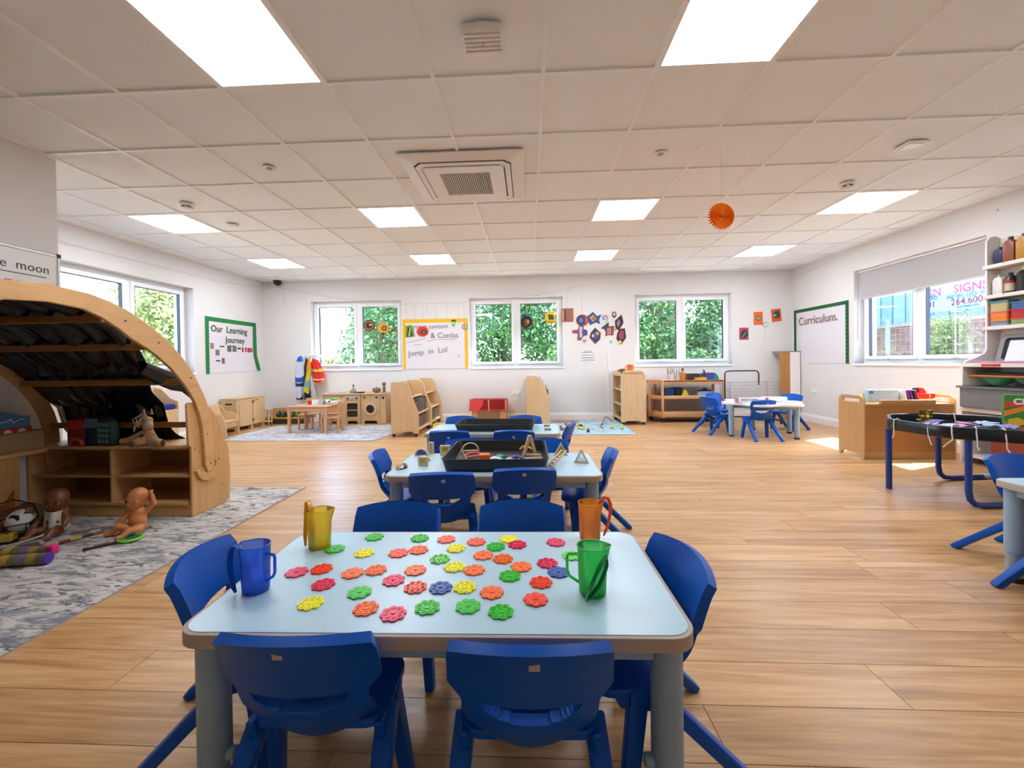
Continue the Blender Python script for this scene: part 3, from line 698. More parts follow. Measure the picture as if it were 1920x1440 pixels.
craft('cross_craft', 'red and purple cross shaped craft below the beetle craft', .935, 1.57, [('card', [(-.03, .11), (.05, .11), (.06, .03), (.12, .02), (.12, -.06), (.06, -.07), (.0, -.15), (-.06, -.15), (-.05, -.03), (-.15, -.02), (-.15, .03), (-.05, .04)], '#8a4a6a'), ('stripe', rect(-.02, .03, -.1, .09), '#c8c4d0'), ('patch', el(.05, .05, .07, -.01), '#4a4a88'), ('cross_bar', rect(-.13, -.06, -.01, .02), '#c8403c')])
craft('fish_craft', 'blue square fish craft with gold centre on the wall', 1.165, 1.80, [('body', [(-.13, .02), (-.02, .12), (.06, .05), (.13, .09), (.10, -.02), (.13, -.09), (.05, -.06), (-.05, -.12)], '#33508c'), ('panel', [(-.07, .015), (-.01, .07), (.05, .0), (-.01, -.06)], '#c8a04a'), ('patch', el(.02, .03, .0, .0), '#a85a34')], rot=.1)
craft('diamond_craft', 'dark diamond shaped craft with blue middle on the wall', 1.19, 1.495, [('card', [(0, .145), (.10, .05), (.09, -.06), (0, -.145), (-.10, -.03), (-.08, .05)], '#4a3a44'), ('panel', [(0, .09), (.06, .03), (.04, -.06), (-.06, -.02)], '#3a5a9c'), ('patch', el(.03, .03, .04, .04), '#d8a050'), ('eye', el(.02, .03, -.04, .0), '#d5d2dd')])
craft('fish_craft', 'red striped fish craft with dark fin on the wall', 1.43, 1.605, [('body', [(-.09, .02), (.0, .05), (.10, .06), (.08, -.11), (-.02, -.10), (-.06, -.13), (-.05, -.05)], '#8c4048'), ('fin', [(-.14, .02), (.0, .13), (.0, .04), (-.06, .01)], '#33404a')] + [('stripe', rect(-.02 + .035 * k, -.005 + .035 * k, -.09, .03), ['#e8b8a0', '#f0d0c0', '#c8504a'][k]) for k in range(3)])
craft('diamond_craft', 'maroon diamond craft with gold tail highest in the wall cluster', 1.61, 1.725, [('card', [(.05, .14), (.08, -.01), (.0, -.14), (-.06, -.10), (-.07, .03)], '#3d2130'), ('panel', [(.0, .06), (.03, -.0), (-.01, -.09), (-.045, -.02)], '#8d8086'), ('tail', el(.022, .04, -.075, -.10), '#d0a040')])
craft('shield_craft', 'maroon shield shaped craft with yellow tip on the wall', 1.645, 1.49, [('card', [(-.07, .03), (-.02, .12), (.07, .13), (.09, -.04), (.0, -.16), (-.08, -.06)], '#4a1c34'), ('panel', [(-.045, .02), (.0, .09), (.05, .09), (.05, -.05), (-.02, -.07)], '#9c4a5a'), ('tip', el(.028, .028, -.02, -.115), '#e8d848')])
craft('spiral_craft', 'thin purple spiral paper craft on the wall', 1.365, 1.80, [('curl', [(-.04, .05), (.02, .06), (.05, .03), (.045, -.03), (.01, -.10), (.03, -.03), (.03, .02), (.0, .04), (-.03, .03), (-.02, -.0), (.0, .01), (.005, -.02), (-.03, -.03), (-.05, .01)], '#9c90b4')])
craft('loop_craft', 'small brown loop craft high on the back wall', 1.53, 1.865, [('loop', el(.04, .055), '#4a3424'), ('hole', el(.022, .03, .0, .005), '#d8c0a0')])
craft('heart_card', 'pale card with small brown heart on the wall', 1.00, 1.405, [('card', rrect(-.055, .055, -.055, .055, .02), '#e8ddd4'), ('heart', [(0, -.03), (-.035, .005), (-.018, .028), (0, .014), (.018, .028), (.035, .005)], '#b07a68')])
craft('paper_notice', 'white printed notice sheet on the back wall beside the middle window', 1.055, 1.12, [('sheet', rect(-.145, .145, -.115, .115), '#f2f0f4')] + [('print_line', rect(-.12, .12, .075 - .045 * k, .083 - .045 * k), '#8d8c9c') for k in range(4)], cat='notice')
text('NOTICE', .04, GINK, bpy.data.objects['paper_notice'], (0, -.006, .092), FACE_BACK)
craft('orange_card', 'orange card with small green ring near the back corner', 4.02, 1.752, [('card', [(-.075, .11), (.075, .115), (.08, -.105), (-.075, -.115)], '#ee6a1e'), ('ring', el(.033, .045), '#24804a'), ('dot', el(.018, .026), '#7ad0b0')])
craft('orange_card', 'orange card with large green blob nearest the back corner', 4.325, 1.80, [('card', [(-.085, .10), (.075, .115), (.095, -.10), (-.065, -.12)], '#ea5a1c'), ('blob', [(-.05, .02), (-.02, .07), (.04, .08), (.065, .0), (.05, -.05), (-.03, -.05)], '#1d5238'), ('spot', el(.025, .02, -.025, .0), '#7cc0a0')])
craft('pink_card', 'pink card with dark green leaf painting beside the third back window', 3.775, 1.488, [('card', rect(-.078, .078, -.105, .105), '#cc3468'), ('leaf', [(-.07, -.03), (-.02, .06), (.05, .07), (.07, -.02), (.03, -.08), (-.05, -.08)], '#20402c'), ('vein', [(-.05, -.06), (.03, .03), (.05, .03), (-.02, -.06)], '#5aa070')])
craft('ring_craft', 'white paper ring with a hanging thread near the back corner', 4.145, 1.64, [('ring', el(.045), '#8a8890'), ('disc', el(.036), '#eeebe8'), ('dot', el(.008), '#8a8890')], thread=(-.02, -.30))
craft('round_craft', 'bright red poppy craft on the yellow bordered board', -1.915, 1.625, [('petal', el(.11, .095), '#d83a26'), ('centre', el(.06, .04, .02, -.01), '#4a3034'), ('eye', el(.03, .015, .02, -.015), '#8d7f80')], YB - .012)
craft('arch_craft', 'green and yellow arched craft on the yellow bordered board', -2.145, 1.63, [('card', [(-.085, -.11), (.085, -.095), (.06, .09), (.0, .12), (-.085, .10)], '#7a9a34'), ('panel', [(-.06, -.09), (.05, -.08), (.02, .07), (-.04, .08)], '#27443a'), ('stripe', [(-.03, -.08), (.0, .07), (.02, .06), (.0, -.08)], '#d8d04a')], YB - .012)
craft('leaf_craft', 'small green cone craft at the top of the yellow bordered board', -1.345, 1.75, [('cone', [(-.05, .06), (.05, .06), (.02, -.04), (.0, -.06), (-.03, -.03)], '#8cc040'), ('top', el(.045, .02, 0, .06), '#3a4a30'), ('spot', el(.02, .02, 0, .02), '#dfe2b0')], YB - .012)
craft('eye_craft', 'small green ringed eye craft on the right border of the yellow board', -1.145, 1.70, [('ring', el(.05, .055), '#4c5a40'), ('disc', el(.036, .04), '#d8dcb0'), ('pupil', el(.013, .018), '#2c4a3a')], YB - .012)
# whiteboard on the pier
wb = thing('whiteboard', 'framed whiteboard with handwriting on the pier at the left edge', 'whiteboard', (-3.498, 1.55, 1.28), PI / 2)
MB().box(0, 1.385, -.012, 0, 0, .585).build('panel', plain('#e9e6e3', .25, var=.02), wb, smooth=0)
MB().prism([rect(-.012, 1.397, -.012, .597), rect(.006, 1.379, .006, .579)], -.018, 0, XZ).build('frame', plain('#c9c7c6', .35, metal=.4), wb, bev=.003)
for x in (-.005, 1.39): MB().cbox((x, -.012, .59), (.03, .022, .03)).build('corner_cap', BLACKP, wb, bev=.006)
text('WooD  in  the  moon', .085, GINK, wb, (1.33, -.0135, .47), FACE_BACK, align='RIGHT')
text('MAKATO', .075, plain('#d8785a', .7), wb, (1.17, -.0135, .335), FACE_BACK, align='RIGHT')
text('Rescontrol. Let tomorrow', .06, GINK, wb, (1.27, -.0135, .235), FACE_BACK, align='RIGHT')
text('Buildings from', .055, GINK, wb, (1.10, -.0135, .13), FACE_BACK, align='RIGHT')
for z, w in ((.415, 1.0), (.195, .9)): MB().box(1.32 - w, 1.31, -.0135, -.012, z - .003, z + .003).build('pen_line', GINK, wb, smooth=0)
# roller blind on the right window
rb = thing('roller_blind', 'grey fabric roller blind half drawn over the right window', 'roller blind', (XR + .075, 6.09, 1.845), -PI / 2)
MB().box(.02, 1.66, -.002, .002, .02, .40).build('fabric', plain('#b9b7b8', .8, var=.03, bmp=.1), rb, smooth=0)
MB().cyl((.0, 0, .40), (1.68, 0, .40), .018, n=14).build('roller_tube', UPVC, rb)
MB().box(0.0, 1.68, -.025, .025, .38, .405).build('head_rail', UPVC, rb, bev=.004)
MB().cyl((.02, 0, .012), (1.66, 0, .012), .010, n=10).build('bottom_bar', plain('#c9c7c8', .5), rb)
MB().tube([(-.004, -.02, .38), (-.004, -.03, -.1), (-.004, -.03, -.55), (-.002, -.034, -.58), (.004, -.03, -.55), (.004, -.02, .37)], .0022, 5).build('pull_chain', plain('#c2c2c4', .4), rb)
MB().cyl((0, -.032, -.60), (0, -.032, -.56), .006, n=8).build('chain_weight', UPVC, rb)
# sockets, switch, conduit
def socket(name, label, loc, rz, w=.147, h=.086):
    t = thing(name, label, 'socket', loc, rz, 'white electric sockets')
    MB().box(-w / 2, w / 2, -.010, 0, -h / 2, h / 2).build('face_plate', TRIMW, t, bev=.003)
    for s in (-1, 1):
        MB().box(s * .034 - .016, s * .034 + .016, -.011, -.009, -.03, -.002).build('socket_hole', plain('#b9b6b4', .5), t, smooth=0)
        MB().box(s * .034 - .007, s * .034 + .007, -.014, -.009, .012, .03).build('rocker_switch', TRIMW, t, smooth=0)
socket('wall_socket', 'white double socket low on the back wall beside the red toy house', (-.22, YB, .485), 0)
socket('wall_socket', 'white double socket on the right wall below the Curriculum board', (XR, 6.925, .495), -PI / 2)
sw = thing('light_switch', 'small square wall switch with green label below the crafts', 'switch', (1.467, YB, 1.378))
MB().box(-.043, .043, -.012, 0, -.043, .043).build('face_plate', TRIMW, sw, bev=.003)
MB().box(-.02, .02, -.014, -.012, -.02, .03).build('label', plain('#a8bf9a', .6), sw, smooth=0)
MB().box(-.008, .008, -.018, -.012, -.02, .0).build('rocker', plain('#5d6a5a', .5), sw, smooth=0)
tag(MB().box(1.405, 1.425, YB - .014, YB, .125, 1.333).build('cable_conduit', TRIMW, bev=.003), 'thin white cable conduit running down the back wall from the switch', 'conduit')
tag(MB().box(1.05, 1.395, YB - .003, YB, .125, 1.19).build('wall_panel', plain('#e6e0d8', .75, var=.02)), 'slightly darker beige patch panel on the back wall below the notice', 'wall panel')
# security camera dome, cable loop
cd = thing('security_camera', 'black dome security camera high on the back wall near the corner', 'security camera', (-4.57, YB, 2.56))
MB().cyl((0, -.07, .04), (0, -.07, .015), .062, n=24).box(-.04, .04, -.06, 0, .0, .04).build('mount', FIT, cd)
MB().ball((0, -.07, .012), .068, 20, 10).build('dome', plain('#17181a', .15), cd)
tag(MB().tube([(0, 0, .05), (.03, -.01, .03), (.045, -.01, -.02), (.03, -.01, -.06), (0, -.01, -.07), (-.02, -.01, -.04), (-.02, 0, .04)], .004, 6, closed=True).build('cable_loop', plain('#c2bcb6', .6), loc=(-4.78, YB - .02, 2.53)), 'looped white cable on the wall by the back corner', 'cable')
tag(MB().tube([(0, 0, 0), (.02, -.005, .02), (.05, -.005, .0), (.055, -.003, -.12), (.06, -.003, -.26)], .0035, 6).build('cable_clip', plain('#d8d4d0', .5), loc=(-4.54, YB - .008, 2.39)), 'thin white hooked wire on the wall below the security camera', 'wire')
# display wire strung round the room with hooks and threads
LINE = plain('#a9a39c', .6)
def wire(name, label, pts):
    t = thing(name, label, 'wire')
    MB().tube(pts, .0022, 5).build('wire', LINE, t)
    for p in pts:
        MB().ball(p, .010, 8, 6).build('hook', TRIMW, t)
    return t
wire('display_wire', 'thin display wire with hooks strung along the left wall', [(XL + .03, 3.2, 2.36), (XL + .03, 4.2, 2.365), (XL + .03, 5.72, 2.38), (XL + .03, 6.36, 2.385), (XL + .03, 7.36, 2.47)])
w2 = wire('display_wire', 'thin sagging display wire with hooks strung across the back wall', [(-4.86, YB - .05, 2.53), (-3.52, YB - .05, 2.265), (-2.28, YB - .05, 2.122), (-1.28, YB - .05, 2.13), (-.5, YB - .05, 2.19), (.1, YB - .05, 2.225), (.62, YB - .05, 2.32), (1.0, YB - .05, 2.42)])
rd = random.Random(5)
for x in (-2.2, -2.05, -1.9, -1.82, -1.66, -1.45, -1.25, -1.15, -.6, -.45, -.3, .2, .48, .75):
    zt = 2.13 if x < -1 else (2.2 if x < .2 else 2.2 + (x - .1) * .25)
    L = rd.uniform(.22, .34) if x < -1 else rd.uniform(.08, .3)
    MB().cyl((x, YB - .05, zt), (x + rd.uniform(-.02, .02), YB - .05, zt - L), .0016, n=4).build('thread', LINE, w2)
tag(MB().tube([(XR - .01, 7.46, 2.42), (XR - .01, 7.0, 2.47), (XR - .01, 6.75, 2.48)], .0022, 5).build('picture_wire', LINE), 'short thin wire on the right wall near the back corner', 'wire')
for i, (y, z) in enumerate(((5.74, 2.42), (4.30, 2.46))):
    tag(MB().ball((0, 0, 0), .012, 8, 6).build('wall_hook', TRIMW, loc=(XR - .006, y, z)), ['tiny white hook high on the right wall above the window corner', 'tiny white hook on the right wall above the white shelving'][i], 'hook')
# ---------------------------------------------------------------- rugs
def rug_mat(base_h, dark_h, blue_h, rot, name):
    m, nt, p = base(name)
    v = coords(nt, (1.4, 5.0, 1.0), rot=(0, 0, rot)); v1 = coords(nt, (1, 1, 1))
    n0 = noise(nt, v1, 1.3, 2, .6); n1 = noise(nt, v, 3.6, 4, .72, .9); n2 = noise(nt, v, 5.5, 2, .6, 1.4); n3 = noise(nt, v1, 160.0, 1)
    c = ramp(nt, n1, [(.36, lin(dark_h)), (.44, lin('#a8a29e')), (.54, lin(base_h)), (.75, lin('#d6d2cc'))])
    mk = ramp(nt, n2, [(.38, (1, 1, 1, 1)), (.42, (0, 0, 0, 1))])
    c = mix(nt, c, lin(dark_h), mk)
    bl = ramp(nt, n0, [(.46, (0, 0, 0, 1)), (.56, (.7, .7, .7, 1))])
    st = ramp(nt, n1, [(.42, (1, 1, 1, 1)), (.52, (0, 0, 0, 1))])
    f = nt.nodes.new('ShaderNodeMix'); f.data_type = 'RGBA'; f.blend_type = 'MULTIPLY'; f.inputs[0].default_value = 1
    nt.links.new(bl, f.inputs[6]); nt.links.new(st, f.inputs[7])
    c = mix(nt, c, lin(blue_h), f.outputs[2]); c = mix(nt, c, n3, .12, 'OVERLAY')
    nt.links.new(c, p.inputs['Base Color']); p.inputs['Roughness'].default_value = .95; p.inputs['Sheen Weight'].default_value = .2
    bump(nt, p, n3, .4, .002); return m
RUG = rug_mat('#cbc3b9', '#5a5552', '#66707e', .5, 'grey_rug')
RUG2 = rug_mat('#d6d6d8', '#77767c', '#959caa', 1.1, 'pale_rug')
def sea_mat():
    m, nt, p = base('blue_map_rug'); v = coords(nt, (1, 1, 1)); n = noise(nt, v, 4.0, 5, .6, 1.0); n2 = noise(nt, v, 11, 3, .6, .5)
    c = ramp(nt, n, [(.3, lin('#6f9fc4')), (.5, lin('#9fc6dc')), (.62, lin('#b9c9c0')), (.75, lin('#9a98a8'))])
    c = mix(nt, c, lin('#7f8a9c'), ramp(nt, n2, [(.32, (1, 1, 1, 1)), (.40, (0, 0, 0, 1))]))
    nt.links.new(c, p.inputs['Base Color']); p.inputs['Roughness'].default_value = .9; return m
def rug(name, label, poly, mat, h=.007):
    t = thing(name, label, 'rug')
    MB().prism([poly], 0.0005, h).build('pile', mat, t, smooth=0)
    bw = MB(); k = len(poly)
    for i in range(k):
        a, b = poly[i], poly[(i + 1) % k]; bw.bar((a[0], a[1], h * .5), (b[0], b[1], h * .5), .006, h)
    bw.build('binding', plain('#b9a79a', .9), t, smooth=0); return t
rug('patterned_rug', 'large grey and white patterned rug under the wooden den', [(-3.47, .2), (-1.90, .2), (-1.90, 3.41), (-3.47, 3.41)], RUG)
rug('patterned_rug', 'pale grey patterned rug under the small wooden table in the corner', [(-4.36, 5.56), (-2.11, 5.52), (-2.02, 6.05), (-2.36, 6.98), (-4.36, 6.98)], RUG2)
rug('sea_rug', 'blue patterned play rug with scattered toys in front of the back wall', [(.15, 5.93), (1.51, 5.90), (1.52, 7.36), (.15, 7.36)], sea_mat())

# ---------------------------------------------------------------- arched wooden den
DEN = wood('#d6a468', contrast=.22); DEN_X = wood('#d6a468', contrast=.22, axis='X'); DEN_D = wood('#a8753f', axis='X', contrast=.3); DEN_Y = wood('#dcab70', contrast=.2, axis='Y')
SCREW = plain('#5a4a3c', .4, metal=.6)
den = thing('canopy_den', 'arched wooden play den with open shelves and black cloth canopy', 'play den', (0, 0, 0))
XA, XB = -3.50, -2.32       # left and right ends of the shelf
def shelf_unit(flip):
    Y = (lambda y: y) if not flip else (lambda y: 3.74 - y)
    def bx(n, x0, x1, y0, y1, z0, z1, mt):
        a, b = sorted((Y(y0), Y(y1))); return MB().box(x0, x1, a, b, z0, z1).build(n, mt, den, bev=.003)
    zb = .009
    bx('shelf_top', XA, XB, 2.72, 3.03, .475, .497, DEN_X)
    bx('plinth', XA, XB, 2.735, 2.755, zb, .085, DEN_X)
    bx('shelf_board', XA + .02, XB - .02, 2.725, 3.02, .085, .105, DEN_X)
    bx('shelf_board', XA + .02, XB - .02, 2.735, 3.02, .275, .293, DEN_X)
    bx('end_panel', XA, XA + .022, 2.72, 3.03, zb, .475, DEN_Y)
    bx('divider', -2.895, -2.875, 2.725, 3.02, .105, .475, DEN_Y)
    bx('back_rail', XA + .02, XB - .02, 3.012, 3.026, .400, .475, DEN_X)
    bx('back_panel', XA + .02, XB - .02, 3.018, 3.026, .09, .40, DEN_D)  # added board of darker wood over the open back, keeps the compartments dark
    out = [(2.72, zb), (3.01, zb), (3.075, .03), (3.085, .22), (3.07, .40), (3.03, .52), (2.96, .66), (2.90, .735), (2.83, .785), (2.70, .792), (2.69, .775), (2.70, .50), (2.72, .49)]
    MB().prism([[(Y(u), v) for u, v in out]], XB, XB + .018, YZ).build('side_panel', DEN, den, bev=.003)
    for u, v in ((2.99, .16), (2.99, .11), (2.98, .05), (2.75, .47), (2.79, .44)): MB().cyl((XB + .016, Y(u), v), (XB + .020, Y(u), v), .004, n=8).build('screw', SCREW, den)
    # U shaped bracket holding the arch foot
    arc = []
    for i in range(13): a = PI * 1.07 + (PI * .98) * i / 12; arc.append((2.853 + .118 * math.cos(a), .345 + .118 * math.sin(a)))
    for i in range(13): a = PI * 2.05 - (PI * .98) * i / 12; arc.append((2.853 + .062 * math.cos(a), .345 + .062 * math.sin(a)))
    MB().prism([[(Y(u), v) for u, v in arc]], XB + .018, XB + .040, YZ).build('bracket', DEN, den, bev=.003)
    for u, v in ((2.772, .318), (2.938, .358)): MB().cyl((XB + .038, Y(u), v), (XB + .042, Y(u), v), .005, n=8).build('screw', SCREW, den)
shelf_unit(False); shelf_unit(True)
# arch rib outline in the Y-Z plane
half_o = [(2.885, .300), (2.893, .345), (2.893, .50), (2.885, .62), (2.860, .72), (2.815, .83), (2.765, .92), (2.70, 1.02), (2.62, 1.115), (2.52, 1.205), (2.44, 1.262), (2.36, 1.312), (2.26, 1.362), (2.16, 1.400), (2.06, 1.423), (1.95, 1.433)]
half_i = [(2.835, .285), (2.812, .345), (2.806, .50), (2.795, .60), (2.775, .69), (2.735, .79), (2.69, .86), (2.625, .945), (2.545, 1.03), (2.45, 1.105), (2.38, 1.150), (2.29, 1.198), (2.21, 1.255), (2.12, 1.305), (2.03, 1.338), (1.95, 1.348)]
mir = lambda L: [(3.74 - u, v) for u, v in L]
out = half_o[:-1] + [(1.87, 1.438)] + mir(half_o[:-1])[::-1] + mir(half_i[:-1]) + [(1.87, 1.352)] + half_i[:-1][::-1]
for x0 in (XB + .019, XA + .030):
    a = MB().prism([out], x0, x0 + .024, YZ).build('arch', DEN_Y, den, bev=.004, smooth=40)
    for u, v in ((2.86, .345), (2.83, .56), (2.46, 1.185), (2.70, .96), (2.25, 1.30)): MB().cyl((x0 + .022, u, v), (x0 + .027, u, v), .005, n=8).build('screw', SCREW, a)
for y, z in ((2.135, 1.300), (2.405, 1.160), (2.665, .935), (2.838, .625), (1.605, 1.300), (1.335, 1.160), (1.075, .935), (.902, .625)):
    MB().box(XA + .03, XB + .035, y - .010, y + .010, z - .020, z + .020).build('slat', DEN_D, den, bev=.003)
# black satin canopy lying over the slats and falling behind the shelf
def satin():
    m, nt, p = base('black_satin'); p.inputs['Base Color'].default_value = lin('#080a10'); p.inputs['Roughness'].default_value = .16
    v = coords(nt, (14, 1.2, 1.2)); n = noise(nt, v, 3.0, 3, .6, .6)
    nt.links.new(ramp(nt, n, [(.3, lin('#05060a')), (.7, lin('#10141f'))]), p.inputs['Base Color'])
    p.inputs['Specular IOR Level'].default_value = .9; bump(nt, p, n, .12, .02); return m
path = [(1.02, .40), (.93, .62), (1.02, .86), (1.20, 1.08), (1.45, 1.27), (1.65, 1.37), (1.87, 1.405), (2.10, 1.365), (2.30, 1.268), (2.47, 1.152), (2.62, 1.035), (2.75, .90), (2.86, .76), (2.90, .62), (2.95, .53), (3.01, .506), (3.05, .46)]
def canopy(u, v):
    s = v * (len(path) - 1); i = min(int(s), len(path) - 2); f = s - i
    y = path[i][0] * (1 - f) + path[i + 1][0] * f; z = path[i][1] * (1 - f) + path[i + 1][1] * f
    x = XA + .05 + (XB - XA - (.08 + .26 * min(1, max(0, (v - .52) / .18)))) * u
    fold = .026 * math.sin(u * 46 + 2.2 * math.sin(v * 6)) + .012 * math.sin(u * 23 + 1.1 + v * 3)
    sag = .020 * abs(math.sin(v * PI * 8))
    zz = z + fold * .7 - sag + .008
    if y > 2.86: zz = max(zz, .505 if y < 3.03 else .40)
    return (x + .01 * math.sin(v * 9 + u * 30), y - fold * .5 if z < 1.0 else y, zz)
MB().grid(canopy, 121, 97).build('canopy_cloth', satin(), den, solid=.002, smooth=60)
# bunched end of the cloth tied near the right rib
m = MB()
m.tube([(-2.52, 2.60, 1.03), (-2.47, 2.68, .97), (-2.42, 2.74, .93), (-2.37, 2.78, .90), (-2.34, 2.80, .84), (-2.325, 2.82, .78)], [.045, .055, .06, .05, .035, .012], 12)
m.build('cloth_bunch', satin(), den, smooth=60)
# wall shelf with basket and toy car box left of the den
wsf = thing('wall_shelf', 'narrow wooden shelf board on the white pier left of the den', 'shelf', (-3.5, 0, 0))
MB().box(.002, .17, 1.9, 2.715, .462, .492).build('board', DEN_Y, wsf, bev=.004)
MB().box(.002, .15, 2.38, 2.572, .03, .462).build('support_panel', DEN, wsf, bev=.003)
MB().prism([[(2.40, .12), (2.44, .12), (2.44, .22), (2.47, .16), (2.50, .20), (2.53, .25), (2.53, .12), (2.55, .12), (2.55, .10), (2.40, .10)]], .150, .162, YZ).build('cut_out_motif', DEN_D, wsf)
MB().box(.002, .19, 1.9, 2.62, .115, .140).build('lower_board', plain('#8a4a34', .6), wsf, bev=.003)
bk = thing('woven_basket', 'shallow woven brown basket on the shelf at the left edge', 'basket', (-3.42, 2.52, .492))
def weave():
    m, nt, p = base('woven_cane'); v = coords(nt, (1, 1, 1)); w = nt.nodes.new('ShaderNodeTexWave'); w.inputs['Scale'].default_value = 140; w.inputs['Distortion'].default_value = 1.5
    nt.links.new(v, w.inputs['Vector']); nt.links.new(ramp(nt, w.outputs[0], [(.2, lin('#7c6040')), (.8, lin('#a88a60'))]), p.inputs['Base Color']); p.inputs['Roughness'].default_value = .85; bump(nt, p, w.outputs[0], .6, .004); return m
WEAVE = weave()
MB().prism([rect(-.075, .075, -.20, .185), rect(-.066, .066, -.19, .175)], .008, .125).build('side_wall', WEAVE, bk)
MB().box(-.075, .075, -.20, .185, .001, .01).build('base', WEAVE, bk)
MB().tube([(-.072, -.195, .125), (.072, -.195, .125), (.072, .18, .125), (-.072, .18, .125)], .007, 6, closed=True).build('rim', WEAVE, bk)
tb = thing('toy_car_box', 'blue and red picture box of a toy car standing in the basket', 'toy box', (-3.42, 2.50, .505))
MB().box(-.045, .045, -.17, .165, .0, .145).build('red_base', plain('#c4391f', .5), tb, bev=.004)
MB().prism([[(-.17, .145), (.15, .145), (.155, .215), (.10, .222), (.06, .245), (.0, .258), (-.09, .25), (-.17, .235)]], -.045, .045, YZ).build('blue_car_panel', plain('#5c86ad', .4, var=.15), tb)
MB().tube([(.046, -.17, .185), (.046, .02, .19), (.046, .05, .205), (.046, .06, .18), (.046, .10, .20), (.046, .12, .195)], .003, 5).build('white_swirl', WHT, tb)
for y in (.03, .105): MB().cyl((.045, y, .115), (.047, y, .115), .022, n=16).build('wheel_print', WHT, tb)
# ---------------------------------------------------------------- furniture along the back and left walls
BIR = wood('#dcb98c', contrast=.14); BIR_X = wood('#dcb98c', contrast=.14, axis='X'); BIR_Y = wood('#dcb98c', contrast=.14, axis='Y')
PLY = wood('#d3ad80', contrast=.2); BEE = wood('#d8a678', contrast=.18, axis='X'); BEE_Z = wood('#d8a678', contrast=.18)
VOID = plain('#3a2c22', .8); KNOB = plain('#2c2a28', .4); MET = plain('#b9bcc0', .3, metal=.8)
def bx(n, t, mt, x0, x1, y0, y1, z0, z1, bev=.003): return MB().box(x0, x1, y0, y1, z0, z1).build(n, mt, t, bev=bev)
# play kitchen (fronts at local y = 0, facing -Y)
def foot_panel(W, H, holes, y0, y1):
    out = [(0, 0), (.05, 0), (.065, .045), (.08, .055), (W - .08, .055), (W - .065, .045), (W - .05, 0), (W, 0), (W, H), (0, H)]
    return MB().prism([out] + holes, y0, y1, XZ)
KT = (7.135, .0005)
sk = thing('play_sink', 'wooden toy sink unit at the left end of the play kitchen', 'toy kitchen', (-3.62, KT[0], 0), 0, 'wooden play kitchen units')
foot_panel(.375, .515, [], 0, .015).build('front_panel', PLY, sk, bev=.002)
bx('body', sk, PLY, .0, .375, .015, .32, .055, .50)
bx('worktop', sk, BIR_X, -.03, .375, -.02, .33, .515, .537)
bx('door', sk, PLY, .03, .30, -.012, 0, .08, .42)
MB().cyl((.33, -.018, .465), (.33, 0, .465), .016, n=14).build('knob', KNOB, sk)
MB().prism([rrect(.05, .30, .05, .25, .04), rrect(.065, .285, .065, .235, .035)], .537, .545).build('basin_rim', MET, sk)
ck = thing('play_cooker', 'wooden toy cooker with dark oven window and three dials', 'toy kitchen', (-3.24, KT[0], 0), 0, 'wooden play kitchen units')
foot_panel(.29, .515, [rrect(.045, .245, .12, .37, .025)], 0, .015).build('front_panel', PLY, ck, bev=.002)
bx('body', ck, PLY, .0, .29, .06, .32, .055, .515); bx('worktop', ck, BIR_X, 0, .29, -.02, .33, .515, .537)
bx('oven_cavity', ck, VOID, .03, .26, .02, .06, .10, .385); bx('oven_shelf', ck, BIR_X, .045, .245, .010, .03, .235, .245, .001)
MB().prism([rrect(.03, .26, .105, .385, .03), rrect(.05, .24, .125, .365, .022)], -.008, 0, XZ).build('door_frame', BIR, ck, bev=.002)
for x in (.07, .15, .225): MB().cyl((x, -.016, .45), (x, 0, .45), .018, n=14).build('dial', KNOB if x != .15 else MET, ck)
bx('control_panel', ck, plain('#c9b9a4', .5), .035, .258, -.004, 0, .42, .48, .001)
wm = thing('play_washing_machine', 'wooden toy washing machine with round dark porthole', 'toy kitchen', (-2.94, KT[0], 0), 0, 'wooden play kitchen units')
foot_panel(.34, .515, [circ(.165, .26, .075, 28)], 0, .015).build('front_panel', PLY, wm, bev=.002)
bx('body', wm, PLY, .0, .34, .06, .32, .055, .515); bx('worktop', wm, BIR_X, 0, .44, -.02, .33, .515, .537)
bx('drum', wm, VOID, .08, .25, .02, .06, .17, .35)
MB().prism([circ(.165, .26, .118, 32), circ(.165, .26, .073, 32)], -.012, 0, XZ).build('porthole_ring', BIR, wm, bev=.003)
for x in (.06, .28): MB().cyl((x, -.016, .465), (x, 0, .465), .018, n=14).build('dial', plain('#6d4030', .4) if x < .1 else KNOB, wm)
MB().prism([[(0, 0), (.10, 0), (.10, .515), (0, .515)], circ(.05, .45, .022, 16)], .01, .30, lambda u, v, w: (.34 + u, w, v)).build('end_box', PLY, wm, bev=.002)
bx('hole_back', wm, VOID, .36, .42, .03, .05, .42, .48, 0)
# things on the kitchen worktop
def lt(name, label, cat, loc, parts, n=18, group=None, rz=0):
    t = thing(name, label, cat, loc, rz, group)
    for nm, prof, mt in parts: MB().lathe(prof, n).build(nm, mt, t)
    return t
lt('glass_cruet', 'small dark patterned bottle on the play kitchen worktop', 'bottle', (-3.12, 7.25, .537), [('body', [(.0, .001), (.045, .001), (.055, .03), (.04, .06), (.015, .085), (.010, .12)], plain('#8c8880', .2, var=.5, nscale=60)), ('stopper', [(.010, .12), (.016, .13), (.008, .15), (.0, .151)], KNOB)])
t = thing('toy_pan', 'flat dark toy frying pan lying on the play cooker', 'toy pan', (-2.99, 7.24, .537))
MB().lathe([(.0, .001), (.07, .001), (.085, .018), (.080, .018), (.066, .006), (.0, .006)], 24).build('pan', KNOB, t); MB().bar((-.08, 0, .016), (-.20, 0, .02), .018, .01).build('handle', KNOB, t, bev=.003)
